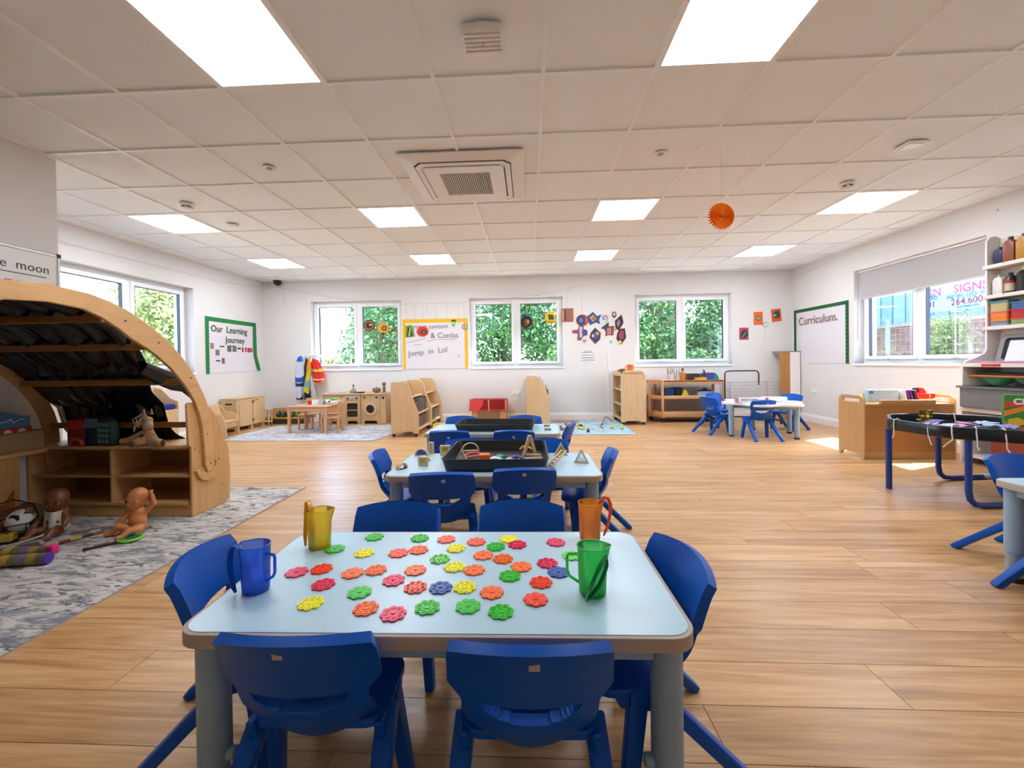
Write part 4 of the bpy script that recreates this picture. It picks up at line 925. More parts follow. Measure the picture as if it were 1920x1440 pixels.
lt('wooden_apple_bowl', 'round carved wooden apple bowl on the play washing machine', 'bowl', (-2.70, 7.25, .537), [('body', [(.0, .001), (.04, .001), (.075, .04), (.068, .08), (.03, .09), (.0, .082)], wood('#9c6b3e', contrast=.4)), ('stalk', [(.008, .082), (.006, .11), (.0, .112)], KNOB)])
lt('carved_figure', 'small carved figure on a base beside the apple bowl', 'ornament', (-2.565, 7.25, .537), [('base', [(.045, .001), (.045, .015), (.03, .02)], wood('#a58a6a')), ('body', [(.028, .02), (.02, .06), (.028, .09), (.016, .12)], wood('#8a6a48')), ('head', [(.0, .115), (.026, .13), (.036, .155), (.026, .18), (.0, .188)], wood('#7c5f44'))])
tag(MB().box(0, .11, 0, .16, 0, .20).build('toy_crate', plain('#8d7a6a', .6), loc=(-2.40, 7.26, 0), bev=.004), 'small brown crate on the floor right of the play kitchen', 'crate')
# dressing-up clothes on a wall hook rail
hr = thing('coat_rail', 'white wall rail with hooks holding the dressing up clothes', 'coat rail', (-4.0, YB, 1.20))
bx('board', hr, TRIMW, -.24, .20, -.02, 0, -.03, .03)
for x in (-.16, -.08, .0, .1): MB().tube([(x, -.02, 0), (x, -.06, -.01), (x, -.075, .02)], .006, 6).build('hook', MET, hr)
def garment(name, label, loc, outline, mat, extra=(), depth=.05, ph=0.0):
    t = thing(name, label, 'dressing up costume', loc, 0, 'dressing up clothes')
    z0 = min(p[1] for p in outline); z1 = max(p[1] for p in outline)
    def span(z):
        xs_ = []
        for i in range(len(outline)):
            (xa, za), (xb, zb) = outline[i], outline[(i + 1) % len(outline)]
            if (za <= z < zb) or (zb <= z < za): xs_.append(xa + (xb - xa) * (z - za) / (zb - za))
        return (min(xs_), max(xs_)) if len(xs_) >= 2 else (0, 0)
    def fn(side, zlo, zhi, pad):
        def f(u, v):
            z = zlo + (zhi - zlo) * v; a, b = span(min(max(z, z0 + 1e-4), z1 - 1e-4)); x = a + (b - a) * u
            bulge = math.sin(PI * u) ** .5 * depth * (.5 + .5 * (1 - v)) + .008 * math.sin(u * 17 + ph + z * 9)
            return (x, side * (bulge + pad), z)
        return f
    m = MB().grid(fn(-1, z0, z1, 0), 15, 15); m.grid(fn(.35, z0, z1, 0), 15, 15); m.build('cloth', mat, t, smooth=70)
    for nm, zl, zh, mt in extra: MB().grid(fn(-1, zl, zh, .005), 15, 4).build(nm, mt, t, smooth=70)
    return t
garment('costume_tabard', 'white and blue dressing up tunic with black trousers hanging on the rail', (-4.13, YB - .11, .42), [(-.09, 0), (.02, 0), (.05, .3), (.06, .55), (.02, .79), (-.03, .80), (-.10, .66), (-.12, .40)], plain('#d5dbea', .8, bmp=.2),
        (('black_hem', .0, .11, plain('#16171c', .8)), ('blue_band', .32, .43, plain('#1d4fa6', .8)), ('navy_side', .24, .33, plain('#1a2c5a', .8)), ('blue_collar', .70, .79, plain('#1f62c4', .8))))
garment('costume_coat', 'black dressing up coat hanging between the white tunic and the red vest', (-4.04, YB - .10, .42), [(-.04, 0), (.06, 0), (.06, .4), (.05, .72), (.0, .75), (-.04, .6)], plain('#1d2028', .8), depth=.06)
garment('costume_waistcoat', 'yellow fluorescent dressing up waistcoat hanging on the rail', (-3.965, YB - .17, .53), [(-.10, .02), (.0, .0), (.03, .25), (.06, .5), (.03, .62), (-.01, .60), (-.05, .3)], plain('#d8c41c', .75), (('orange_trim', .44, .58, plain('#ef8a1c', .75)), ('teal_patch', .12, .30, plain('#7aa6ae', .75))))
rv = garment('costume_vest', 'bright red dressing up vest with yellow band and fluorescent hem', (-3.83, YB - .12, .67), [(-.06, .02), (.12, .06), (.13, .20), (.06, .40), (.0, .48), (-.08, .50), (-.12, .40), (-.08, .2)], plain('#e02420', .7), (('yellow_band', .25, .31, plain('#e8c040', .7)), ('white_patch', .10, .145, plain('#e8c9b0', .7)), ('fluorescent_hem', .03, .09, plain('#d6e23a', .7))))
text('RESCUE', .04, plain('#8a5a20', .7), rv, (.0, -.075, .28), FACE_BACK)
garment('costume_scarf', 'grey white apron strings hanging down from the dressing up rail', (-3.87, YB - .16, .36), [(-.03, .0), (.05, .0), (.0, .3), (-.05, .5), (-.08, .5), (-.06, .3)], plain('#c9cbcc', .8), depth=.02)
# small wooden table and chairs on the corner rug
tw = thing('wooden_table', 'small wooden table with toys on the pale corner rug', 'table', (-3.36, 6.37, 0), math.radians(-3))
bx('tabletop', tw, BEE, -.315, .315, -.24, .24, .395, .418, .006)
for a, b in (((-.29, -.215), (.29, -.215)), ((-.29, .215), (.29, .215)), ((-.29, -.215), (-.29, .215)), ((.29, -.215), (.29, .215))): MB().bar((a[0], a[1], .368), (b[0], b[1], .368), .018, .055).build('apron', BEE, tw)
for sx in (-1, 1):
    for sy in (-1, 1): bx('leg', tw, BEE_Z, sx * .29 - .02, sx * .29 + .02, sy * .215 - .02, sy * .215 + .02, .0075, .395, .004)
def wooden_chair(loc, rz, label):
    t = thing('wooden_chair', label, 'chair', loc, rz, 'small wooden chairs')
    bx('seat', t, BEE, -.13, .13, -.12, .13, .225, .243, .006)
    for sx in (-1, 1):
        MB().bar((sx * .115, .115, .0075), (sx * .115, .115, .225), .028).build('leg', BEE_Z, t, bev=.003)
        MB().bar((sx * .115, -.125, .0075), (sx * .115, -.150, .49), .028).build('leg', BEE_Z, t, bev=.003)
    bx('backrest', t, BEE, -.12, .12, -.155, -.135, .40, .49, .006)
    MB().bar((-.11, .0, .20), (.11, .0, .20), .016, .03).build('stretcher', BEE, t)
    return t
wooden_chair((-3.05, 6.29, 0), PI / 2 + .1, 'small wooden chair at the end of the toy table by the play kitchen')
wooden_chair((-3.62, 6.68, 0), PI, 'small wooden chair behind the toy table, under the hanging costumes')
wooden_chair((-3.22, 6.70, 0), PI, 'small wooden chair behind the toy table, in front of the toy sink')
tag(MB().lathe([(.0, .001), (.028, .001), (.034, .06), (.031, .06), (.026, .006), (.0, .006)], 16).build('toy_cup', plain('#d8343a', .4), loc=(-3.46, 6.40, .418)), 'small red cup on the wooden toy table', 'cup')
for i, (x, y, w, c, a) in enumerate(((-3.38, 6.42, .10, '#d8d8d6', .3), (-3.27, 6.40, .09, '#a9a7a4', -.2), (-3.19, 6.46, .10, '#cfd6dc', .5))):
    t = thing('folded_card', ['white folded card standing next to the red cup', 'grey folded card standing in the middle of the toy table', 'pale folded card standing next to the green toy boat'][i], 'card', (x, y, .418), a, 'cards on the wooden toy table')
    MB().add([(-w / 2, -.03, 0), (w / 2, -.03, 0), (w / 2, 0, .08), (-w / 2, 0, .08)], [(0, 1, 2, 3)]).build('front_leaf', plain(c, .6, var=.2, nscale=40), t, solid=.002, smooth=0)
    MB().add([(-w / 2, .03, 0), (w / 2, .03, 0), (w / 2, 0, .08), (-w / 2, 0, .08)], [(0, 1, 2, 3)]).build('back_leaf', plain(c, .6, var=.2, nscale=40), t, solid=.002, smooth=0)
tbt = thing('toy_boat', 'white and green toy boat on the wooden toy table', 'toy', (-3.10, 6.46, .418), .2)
MB().prism([[(-.10, .001), (.07, .001), (.12, .055), (-.12, .06)]], -.04, .04, XZ).build('hull', plain('#eceae4', .4), tbt, bev=.01)
MB().prism([[(-.07, .06), (-.02, .10), (.05, .085), (.09, .057)]], -.03, .03, XZ).build('green_deck', plain('#59b64c', .4), tbt, bev=.008)
MB().cyl((-.06, -.041, .045), (-.06, -.044, .045), .014, n=12).build('porthole', KNOB, tbt)
# low cupboard against the left wall: slotted end panel faces the viewer, two doors face +X
fc = thing('low_cupboard', 'pale wooden cupboard with slotted end panel and two doors by the left wall', 'cupboard', (-4.87, 6.33, 0))
bx('carcass', fc, BIR_Y, 0, .25, .015, .70, .07, .515)
bx('worktop', fc, BIR_Y, -.005, .275, -.008, .71, .515, .53)
MB().prism([rect(0, .265, .045, .515), rrect(.07, .19, .425, .452, .012)], 0, .015, XZ).build('slotted_panel', BIR, fc, bev=.002)
bx('slot_back', fc, VOID, .06, .20, .0145, .0155, .42, .46, 0)
bx('front_frame', fc, BIR, .25, .262, .015, .70, .07, .515, .002)
d1 = MB().prism([[(.06, .075), (.36, .075), (.36, .49), (.18, .49), (.10, .46), (.06, .39)]], .263, .277, YZ).build('door', BIR, fc, bev=.002)
d2 = bx('door', fc, BIR, .263, .275, .385, .69, .075, .505)
for d, y in ((d1, .355), (d2, .395)):
    for z in (.13, .43): MB().cyl((.28, y, z), (.28, y, z + .04), .006, n=8).build('hinge', KNOB, d)
text('milk', .05, KNOB, fc, (.276, .46, .475), FACE_LEFT)
for y in (.02, .36, .64): bx('foot', fc, BIR, .20, .25, y, y + .05, .0005, .07, .002)
# toddler armchair in front of it
ta = thing('toddler_armchair', 'small pale wooden toddler armchair with curved arms in the corner', 'chair', (-4.60, 6.03, 0), -PI / 2 + .12)
for s in (-1, 1):
    MB().prism([[(-.15, .0005), (-.10, .0005), (-.07, .12), (.05, .12), (.10, .0005), (.15, .0005), (.13, .20), (.10, .30), (.04, .345), (-.06, .345), (-.10, .42), (-.16, .46), (-.18, .44)]], s * .16 - .009, s * .16 + .009, YZ).build('side_panel', BIR_Y, ta, bev=.004)
bx('seat', ta, BIR_X, -.152, .152, -.11, .14, .205, .223, .004)
MB().bar((0, -.105, .223), (0, -.155, .46), .30, .014, up=(0, 1, 0)).build('backrest', BIR, ta, bev=.004)
bx('front_rail', ta, BIR_X, -.152, .152, .10, .115, .12, .205, .003)
sb = thing('cushioned_settle', 'wooden settle with dark blue cushion half hidden behind the den canopy', 'settle', (-4.52, 4.85, 0), PI / 2)
bx('seat_box', sb, BIR_X, -.30, .30, .0, .36, .06, .50); bx('plinth', sb, BIR_X, -.28, .28, .02, .34, .0005, .06)
bx('cushion', sb, plain('#1c2b78', .8), -.28, .28, .01, .30, .50, .57, .015)
MB().prism([rrect(-.30, .30, .45, .80, .14)], .30, .33, XZ).build('backrest', BIR, sb, bev=.005)
for s in (-1, 1): MB().prism([[(.0, .45), (.33, .45), (.33, .78), (.22, .76), (.10, .64), (.0, .60)]], s * .30 - .01, s * .30 + .01, YZ).build('side_panel', BIR_Y, sb, bev=.004)
# low trough of toys in the back left corner
tr_ = thing('toy_trough', 'low wooden trough shelf with green toys in the back left corner', 'trough', (-4.38, 7.20, 0))
bx('back_board', tr_, BEE, -.36, .36, .19, .21, .0005, .27); bx('base_board', tr_, plain('#3a2a22', .7), -.36, .36, .0, .19, .0005, .09)
bx('tray', tr_, plain('#b79a3c', .6), -.36, .36, -.01, .19, .09, .115)
for i in range(5):
    tag(MB().ball((0, 0, .042), .042, 12, 8, (1, 1, 1)).ball((.02, .01, .085), .026, 10, 6).build('toy_frog', plain(['#24351f', '#2f4a26', '#1f2d20', '#3d5a2a', '#5a7a34'][i], .5), loc=(-4.50 + .085 * i, 7.26, .115)), 'small dark green toy animal, %s from the left in the corner trough' % ['first', 'second', 'third', 'fourth', 'fifth'][i], 'toy', 'toys in the corner trough')
st = thing('round_stool', 'small round wooden stool stand in the back left corner', 'stool', (-4.58, 7.08, 0))
MB().cyl((0, 0, .27), (0, 0, .30), .075, n=20).build('top', BIR, st, bev=.004); MB().cyl((0, 0, .06), (0, 0, .08), .07, n=20).build('shelf', BIR, st)
for k in range(4): a = PI / 4 + PI / 2 * k; MB().cyl((.055 * math.cos(a), .055 * math.sin(a), .0005), (.055 * math.cos(a), .055 * math.sin(a), .27), .010, n=8).build('leg', BIR, st)
# double bookcase running away from the viewer (shelves face +X)
def bookcase(y0, y1, label):
    t = thing('bookcase', label, 'bookcase', (-1.96, y0, 0), 0, 'curved wooden bookcases')
    L = y1 - y0
    prof = [(0, .05), (0, .765), (.02, .785), (.19, .785), (.245, .755), (.275, .70), (.30, .59), (.345, .47), (.39, .36), (.395, .30), (.395, .05), (.33, .05), (.30, .075), (.10, .075), (.07, .05)]
    for y in (0, L - .018): MB().prism([prof], y, y + .018, XZ).build('end_panel', BIR, t, bev=.003)
    bx('back_panel', t, BIR_Y, .0, .012, .018, L - .018, .07, .77)
    bx('mid_panel', t, BIR_Y, .012, .235, L / 2 - .008, L / 2 + .008, .56, .76, .002)
    for z, x1 in ((.085, .385), (.31, .365), (.545, .275)): bx('shelf', t, BIR_Y, .012, x1, .018, L - .018, z, z + .016, .002)
    for x, y in ((.03, .03), (.35, .03), (.03, L - .03), (.35, L - .03)): MB().cyl((x, y - .01, .022), (x, y + .01, .022), .0215, n=14).build('castor', KNOB, t)
    return t
bookcase(5.80, 6.58, 'pale wooden curved bookcase on castors, nearer of the pair')
bookcase(6.60, 7.38, 'pale wooden curved bookcase against the back wall, further of the pair')
rb_ = random.Random(11)
def books(y0, y1, z0, hmax, n, which):
    y = y0; k = 0
    while y < y1 and k < n:
        w = rb_.uniform(.018, .045); h = hmax * rb_.uniform(.8, 1.0); d = rb_.uniform(.16, .2)
        c = rb_.choice(['#4c4038', '#5a4c44', '#6a5a52', '#473a3a', '#5c5552', '#7a6a5e'])
        o = MB().box(-d, 0, 0, w - .002, 0, h).build('book', plain(c, .6, var=.2, nscale=30), loc=(-1.625, y, z0), bev=.002)
        tag(o, 'dark spined book standing on the %s' % which, 'book', 'books on the %s' % which); y += w; k += 1
books(5.83, 6.54, .3265, .205, 22, 'middle shelf of the nearer bookcase')
books(5.83, 6.54, .1015, .195, 22, 'bottom shelf of the nearer bookcase')
books(6.64, 7.34, .1015, .195, 20, 'bottom shelf of the further bookcase')
for i, (y, c) in enumerate(((5.95, '#c9a06a'), (6.15, '#b98d5c'), (6.36, '#c8a678'), (6.85, '#bb9262'), (7.1, '#cfae80'))):
    tag(MB().box(-.012, .012, -.08, .08, 0, .18).build('picture_book', wood(c, contrast=.3), loc=(-1.83, y, .5625)), 'tan picture book on the bookcase top shelf, number %s from the near end' % ['one', 'two', 'three', 'four', 'five'][i], 'book', 'picture books on the bookcase top shelves')
tag(MB().prism([[(0, 0), (.30, 0), (.26, .05), (.04, .05)]], 0, .02, YZ).build('yellow_cloth', plain('#e4bc1e', .7), loc=(-1.56, 6.62, .001)), 'yellow folded cloth on the floor beside the bookcases', 'cloth')
# red roofed toy house
dh = thing('toy_house', 'red and wood toy house with two doors against the back wall', 'toy house', (-.70, 7.16, 0))
bx('lower_box', dh, BEE, -.30, .30, .02, .28, .0005, .21); RED = plain('#c8242c', .55); RED_D = plain('#8e141c', .6)
for s in (-1, 1): bx('door', dh, plain('#8d6c4c', .6), s * .10 - .095, s * .10 + .095, .005, .02, .02, .20)
MB().prism([rect(-.33, .33, .21, .41), rect(-.30, -.01, .225, .395), rect(.01, .27, .225, .395)], .0, .012, XZ).build('upper_frame', RED, dh)
bx('upper_back', dh, RED_D, -.31, .31, .16, .27, .212, .40); MB().prism([[(-.345, .21), (-.17, .21), (-.10, .31), (-.09, .40), (-.32, .405)]], -.012, 0, XZ).build('red_flap', plain('#dc4a50', .55), dh)
for x in (-.01, .29): bx('post', dh, BIR, x, x + .018, -.004, .012, .215, .40, .002)
# tall sloping display shelf (end panel towards the viewer)
ds = thing('display_shelf', 'tall pale wooden display shelf with sloping front, end panel to viewer', 'shelf', (-.04, 6.72, 0))
prof = [(0, .0005), (.37, .0005), (.372, .44), (.30, .62), (.24, .74), (.205, .782), (.17, .79), (.02, .80), (.0, .78)]
for y in (0, .70): MB().prism([prof], y, y + .018, XZ).build('end_panel', BIR, ds, bev=.003)
bx('back_panel', ds, BIR_Y, 0, .012, .018, .70, .03, .78)
for z, x in ((.06, .36), (.26, .36), (.44, .35), (.60, .29)): bx('shelf', ds, BIR_Y, .012, x, .018, .70, z, z + .015, .002)
bx('dark_panel', ds, KNOB, .34, .375, .60, .70, .45, .56)
for i, (z, x, c) in enumerate(((.615, .25, '#d8d4cc'), (.70, .21, '#c6c9cf'), (.535, .31, '#b9b3a8'))):
    tag(MB().box(-.006, .006, -.12, .12, 0, .11).build('leaflet', plain(c, .6, var=.4, nscale=50), loc=(-.04 + x + .02, 7.0, z)), 'patterned leaflet on the sloping display shelf, %s one' % ['middle', 'top', 'lowest'][i], 'leaflet', 'leaflets on the sloping shelf')
tag(MB().lathe([(.0, 0), (.05, 0), (.06, .03), (.03, .06), (.0, .07)], 14).build('soft_toy', plain('#e4ddda', .9), loc=(-.26, 6.95, .0005)), 'small white soft toy on the floor beside the tall display shelf', 'soft toy')
# open shelf unit with solid end panel to viewer, shelves face -X
osu = thing('open_shelf_unit', 'tall pale wooden open shelf on castors left of the trolley', 'shelf', (1.487, 6.80, 0))
prof = [(0, .045), (.07, .045), (.09, .065), (.30, .065), (.32, .045), (.40, .045), (.40, .79), (.36, .865), (.33, .885), (.07, .885), (.04, .865), (0, .80)]
for y in (0, .64): MB().prism([prof], y, y + .018, XZ).build('end_panel', BIR, osu, bev=.003)
bx('back_panel', osu, BIR_Y, .385, .40, .018, .64, .06, .80)
for z in (.075, .31, .555, .79): bx('shelf', osu, BIR_Y, .0, .385, .018, .64, z, z + .018, .002)
bx('front_lip', osu, BIR_Y, .0, .012, .018, .64, .808, .86, .003)
for x in (.04, .36):
    for y in (.03, .62): MB().cyl((x, y - .012, .0225), (x, y + .012, .0225), .022, n=14).build('castor', KNOB, osu)
text('MATHEMATICS', .042, plain('#6a5440', .6), osu, (.20, -.001, .835), FACE_BACK)
oc = thing('orange_mug', 'orange beaker standing on top of the open shelf', 'mug', (1.70, 7.05, .808))
MB().lathe([(.0, .001), (.05, .001), (.056, .17), (.05, .17), (.046, .008), (.0, .008)], 20).build('cup', plain('#d8702a', .45), oc); MB().tube([(-.05, 0, .15), (-.085, 0, .14), (-.085, 0, .08), (-.05, 0, .06)], .006, 6).build('handle', plain('#d8702a', .45), oc)
tag(MB().ball((0, 0, .05), .05, 14, 8, (1.6, 1, 1)).build('brown_bundle', plain('#6e4c34', .9), loc=(1.60, 7.20, .808)), 'brown bundled cloth on top of the open shelf', 'cloth')
tag(MB().box(-.10, .10, -.05, .05, 0, .07).build('shelf_book', plain('#e07a5a', .6), loc=(1.78, 7.15, .808), bev=.004), 'salmon coloured flat box on top of the open shelf', 'box')
for i, (y, z, c) in enumerate(((7.1, .328, '#4a453f'), (7.2, .093, '#3b3630'), (7.15, .573, '#bda88a'))):
    t = thing('wooden_tray', ['dark tray on the second shelf of the open shelf', 'dark tray on the lowest shelf of the open shelf', 'tan tray on the third shelf of the open shelf'][i], 'tray', (1.66, y, z), 0, 'trays in the open shelf')
    MB().box(-.10, .10, -.14, .14, 0, .01).build('base', plain(c, .6), t); MB().prism([rect(-.10, .10, -.14, .14), rect(-.092, .092, -.132, .132)], .01, .06).build('rim', plain(c, .6), t)
# trolley with three tiers
tl = thing('wooden_trolley', 'three tier beech wooden trolley on castors under the third back window', 'trolley', (2.20, 7.02, 0))
W_, D_ = 1.0, .38
for x, y in ((0, -.006), (W_ + .003, -.006)): bx('post', tl, BEE_Z, x - .0, x + .04, y, y + .04, .078, .708, .004)
for x, y in ((-.02, D_ - .034), (W_ - .02, D_ - .034)): bx('post', tl, BEE_Z, x, x + .04, y, y + .04, .078, .708, .004)
MB().prism([[(-.147, .078), (-.105, .078), (-.105, .712), (-.147, .712)]], .225, .265, XZ).build('post', BEE_Z, tl, bev=.004)
for z, h in ((.075, .11), (.375, .075), (.635, .07)):
    f = [(-.14, .24), (0, 0), (W_ + .04, 0), (W_ + .04, D_), (-.14, D_)]
    zz = z if z < .6 else .682
    MB().prism([f], zz, zz + .015).build('tier_base', wood('#b9704c', axis='X'), tl)
    MB().prism([f, [(-.122, .245), (.01, .018), (W_ + .022, .018), (W_ + .022, D_ - .018), (-.122, D_ - .018)]], z, z + h).build('tier_rail', BEE, tl, bev=.003)
for x, y in ((.04, .04), (W_ - .02, .04), (-.08, .33), (W_ - .02, .33)): MB().cyl((x, y - .012, .0365), (x, y + .012, .0365), .036, n=16).build('castor', KNOB, tl)
tz = .6975
def jar(name, label, loc, c, r=.04, h=.12, cap=None):
    t = thing(name, label, 'bottle', loc)
    MB().lathe([(.0, .001), (r, .001), (r, h * .72), (r * .55, h * .86), (r * .4, h)], 16).build('body', plain(c, .3, var=.15), t)
    if cap: MB().lathe([(r * .45, h), (r * .45, h + .03), (.0, h + .032)], 14).build('cap', plain(cap, .4), t)
    return t
jar('paint_bottle', 'amber bottle on the trolley top', (2.62, 7.22, tz), '#d8821e', .045, .17, '#2a2a2a')
pot = thing('brush_pot', 'clear pot of brushes at the left end of the trolley top', 'pot', (2.40, 7.2, tz))
MB().lathe([(.0, .001), (.04, .001), (.045, .11), (.041, .11), (.036, .006), (.0, .006)], 18).build('pot', plain('#d8d6d2', .3), pot)
for k in range(7): a = k * .9; MB().cyl((.02 * math.cos(a), .02 * math.sin(a), .02), (.05 * math.cos(a), .05 * math.sin(a), .19 + .02 * (k % 3)), .004, n=6).build('brush', plain(['#6a5238', '#3a3a40', '#b8a078'][k % 3], .5), pot)
pot2 = thing('tool_pot', 'pot of thin modelling tools on the trolley top', 'pot', (2.53, 7.25, tz))
MB().lathe([(.0, .001), (.04, .001), (.045, .09), (.041, .09), (.036, .006), (.0, .006)], 18).build('pot', plain('#cfcac6', .3), pot2)
for k in range(6): a = k * 1.1; MB().cyl((.02 * math.cos(a), .02 * math.sin(a), .02), (.06 * math.cos(a), .05 * math.sin(a), .16 + .03 * (k % 3)), .0035, n=6).build('tool', plain('#77757a', .4), pot2)
def crate(name, label, loc, c, w, d, h, cat='box', rz=0, c2=None):
    t = thing(name, label, cat, loc, rz)
    MB().prism([rrect(-w / 2, w / 2, -d / 2, d / 2, .012), rrect(-w / 2 + .006, w / 2 - .006, -d / 2 + .006, d / 2 - .006, .008)], .004, h).build('side_wall', plain(c, .4), t)
    MB().box(-w / 2 + .004, w / 2 - .004, -d / 2 + .004, d / 2 - .004, .0005, .008).build('base', plain(c, .4), t)
    MB().prism([rrect(-w / 2 - .005, w / 2 + .005, -d / 2 - .005, d / 2 + .005, .014), rrect(-w / 2 + .003, w / 2 - .003, -d / 2 + .003, d / 2 - .003, .008)], h - .012, h).build('rim', plain(c2 or c, .4), t)
    return t
crate('tape_basket', 'dark basket of tools in the middle of the trolley top', (2.79, 7.22, tz), '#3c322c', .19, .16, .11)
crate('storage_tub', 'yellow low tub on the trolley top', (2.87, 7.10, tz), '#eda51e', .17, .10, .05)
tag(MB().tube([(0, 0, .055), (.03, .0, .10), (.07, .01, .10), (.08, .01, .15), (.06, .01, .17)], .014, 8).build('glue_gun', plain('#2f3a2c', .5), loc=(2.86, 7.10, tz)), 'dark green glue gun lying in the yellow tub on the trolley', 'tool')
crate('storage_tub', 'blue tub with red rim on the trolley top', (3.03, 7.2, tz), '#2c4f9c', .165, .14, .125, c2='#c0374a')
tag(MB().prism([[(-.08, 0), (.085, 0), (.08, .05), (.04, .11), (.01, .12), (-.08, .12)]], -.06, .06, XZ).build('green_case', plain('#1f8f80', .45), loc=(3.135, 7.26, tz), bev=.006), 'teal rounded case at the right end of the trolley top', 'case')
mz = .391
crate('storage_tub', 'dark blue tub on the middle tier of the trolley', (2.36, 7.2, mz), '#1b3c66', .16, .18, .17)
crate('toy_basket', 'black basket with yellow toy on the middle tier of the trolley', (2.52, 7.22, mz), '#1d2624', .13, .2, .18)
yb_ = thing('yellow_ramp', 'yellow toy ramp leaning out of the middle tier of the trolley', 'toy', (2.60, 7.10, mz)); MB().prism([[(-.06, .001), (.09, .001), (.07, .06), (.03, .15), (-.01, .15)]], -.015, .015, XZ).build('ramp', plain('#e8cf2e', .45), yb_, bev=.003)
tag(MB().box(-.10, .10, -.07, .07, 0, .07).build('cardboard_box', wood('#8a7258'), loc=(2.74, 7.2, mz), bev=.004), 'brown cardboard box on the middle tier of the trolley', 'box')
crate('storage_tub', 'pale blue clear tub on the middle tier of the trolley', (2.95, 7.2, mz), '#a8c4d6', .26, .2, .12)
tag(MB().box(-.10, .10, -.02, .02, 0, .04).box(-.03, .03, -.02, .02, .04, .07).build('toy_train', plain('#2c3a56', .5), loc=(2.98, 7.2, mz + .10), bev=.005), 'dark blue toy train on the pale tub of the trolley', 'toy')
tag(MB().box(-.15, .15, -.10, .10, 0, .012).build('green_mat', plain('#7fae5a', .7), loc=(2.85, 7.2, .091)), 'green folded mat on the bottom tier of the trolley', 'mat')
# drying rack
dr = thing('drying_rack', 'grey wire paper drying rack with black frame in the right corner', 'drying rack', (3.22, 6.95, 0))
MB().tube([(-.02, 0, .03), (-.02, 0, .80), (0, 0, .84), (.04, 0, .85), (.46, 0, .85), (.50, 0, .84), (.52, 0, .80), (.52, 0, .62)], .011, 8).build('hoop', KNOB, dr)
wires = MB()
for k in range(9):
    z = .26 + .05 * k
    wires.tube([(.0, -.13, z), (.76, -.13, z), (.76, .2, z), (.0, .2, z)], .0028, 5, closed=True)
    for j in range(6): wires.cyl((.12 * j + .06, -.13, z), (.12 * j + .06, .2, z), .0018, n=4)
tag(wires.build('wire_shelves', MET, dr), kind='stuff')
for x in (0, .76):
    for y in (-.13, .2): MB().cyl((x, y, .03), (x, y, .68), .006, n=8).build('upright', MET, dr)
MB().bar((-.02, 0, .1), (.76, 0, .1), .02).build('base_bar', KNOB, dr)
for x in (-.02, .76): MB().bar((x, -.18, .055), (x, .24, .055), .02).build('base_bar', KNOB, dr); [MB().cyl((x, y, .0225), (x + .014, y, .0225), .022, n=12).build('castor', KNOB, dr) for y in (-.17, .23)]
# narrow tall cupboard in the right back corner
tp = thing('tall_panel', 'narrow tall boxed panel with wooden front and white side in the corner', 'cupboard', (4.25, 7.24, 0))
bx('wood_front', tp, wood('#bd8448', contrast=.15), 0, .165, 0, .02, .0005, 1.15); bx('white_side', tp, TRIMW, .165, .33, .0, .215, .0005, 1.15); bx('top_cap', tp, plain('#8f8a86', .5), -.005, .335, -.005, .215, 1.15, 1.165)
# ---------------------------------------------------------------- right side of the room
TAN = wood('#c4965e', contrast=.15, axis='X'); TAN_Z = wood('#cda06a', contrast=.14); TAN_D = wood('#b07c46', contrast=.15, axis='X')
lu = thing('low_storage_unit', 'low wooden storage unit with handled ends under the right window', 'storage unit', (3.395, 4.385, 0))
# end panel with hand hole facing left, solid back to the viewer
def endp(x, mt):
    prof = [(0, .0005), (.035, .0005), (.055, .03), (.075, .045), (.27, .045), (.29, .03), (.31, .0005), (.345, .0005), (.345, .59), (.325, .63), (.29, .645), (.055, .645), (.02, .63), (0, .59)]
    MB().prism([prof, rrect(.055, .28, .575, .61, .016)], x, x + .02, YZ).build('end_panel', mt, lu, bev=.003)
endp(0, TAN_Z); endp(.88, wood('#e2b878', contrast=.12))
bx('back_panel', lu, TAN_D, .02, .88, .0, .014, .08, .545); bx('plinth', lu, TAN, .02, .88, .004, .02, .0005, .08)
bx('top_board', lu, TAN, .02, .88, .0, .345, .545, .562); bx('inner_shelf', lu, TAN, .02, .88, .02, .335, .28, .296); bx('top_ledge', lu, TAN, .17, .70, -.006, .03, .562, .60)
cx, cy, cz = 3.395, 4.385, .562
bxp = thing('picture_box', 'pale blue upright card box on the low storage unit', 'box', (3.80, 4.66, cz + .0005), -.1)
MB().prism([[(-.16, 0), (.13, 0), (.13, .125), (-.16, .125)]], -.04, .04, XZ).build('box', plain('#bcd8ee', .5, var=.12, nscale=20), bxp, bev=.003)
MB().box(-.15, -.11, -.042, -.04, .085, .115).build('corner_print', plain('#3f8fd0', .5), bxp, smooth=0)
for i, (x, c, a) in enumerate(((3.97, '#ece9f2', .30), (4.00, '#5b4a9c', .36), (4.035, '#7a3a9a', .42), (4.07, '#2c2a48', .5), (4.10, '#c04a7a', .55))):
    o = MB().box(-.006, .006, -.09, .09, 0, .125).build('leaning_folder', plain(c, .5), loc=(x, 4.65, cz + .004)); o.rotation_euler = (0, -a * .6, 0)
    tag(o, '%s folder leaning beside the pale blue box' % ['white', 'violet', 'purple', 'dark navy', 'pink'][i], 'folder', 'folders leaning on the low storage unit')
lt('toy_maraca', 'black round headed toy beside the folders on the low unit', 'toy', (4.13, 4.64, cz), [('handle', [(.010, .001), (.010, .09)], KNOB), ('head', [(.0, .085), (.025, .092), (.034, .118), (.025, .143), (.0, .147)], plain('#18181b', .4))])
tc_ = thing('toy_truck', 'bright red toy truck on the low storage unit', 'toy', (4.19, 4.62, cz)); tc_.scale = (.85, .85, .75)
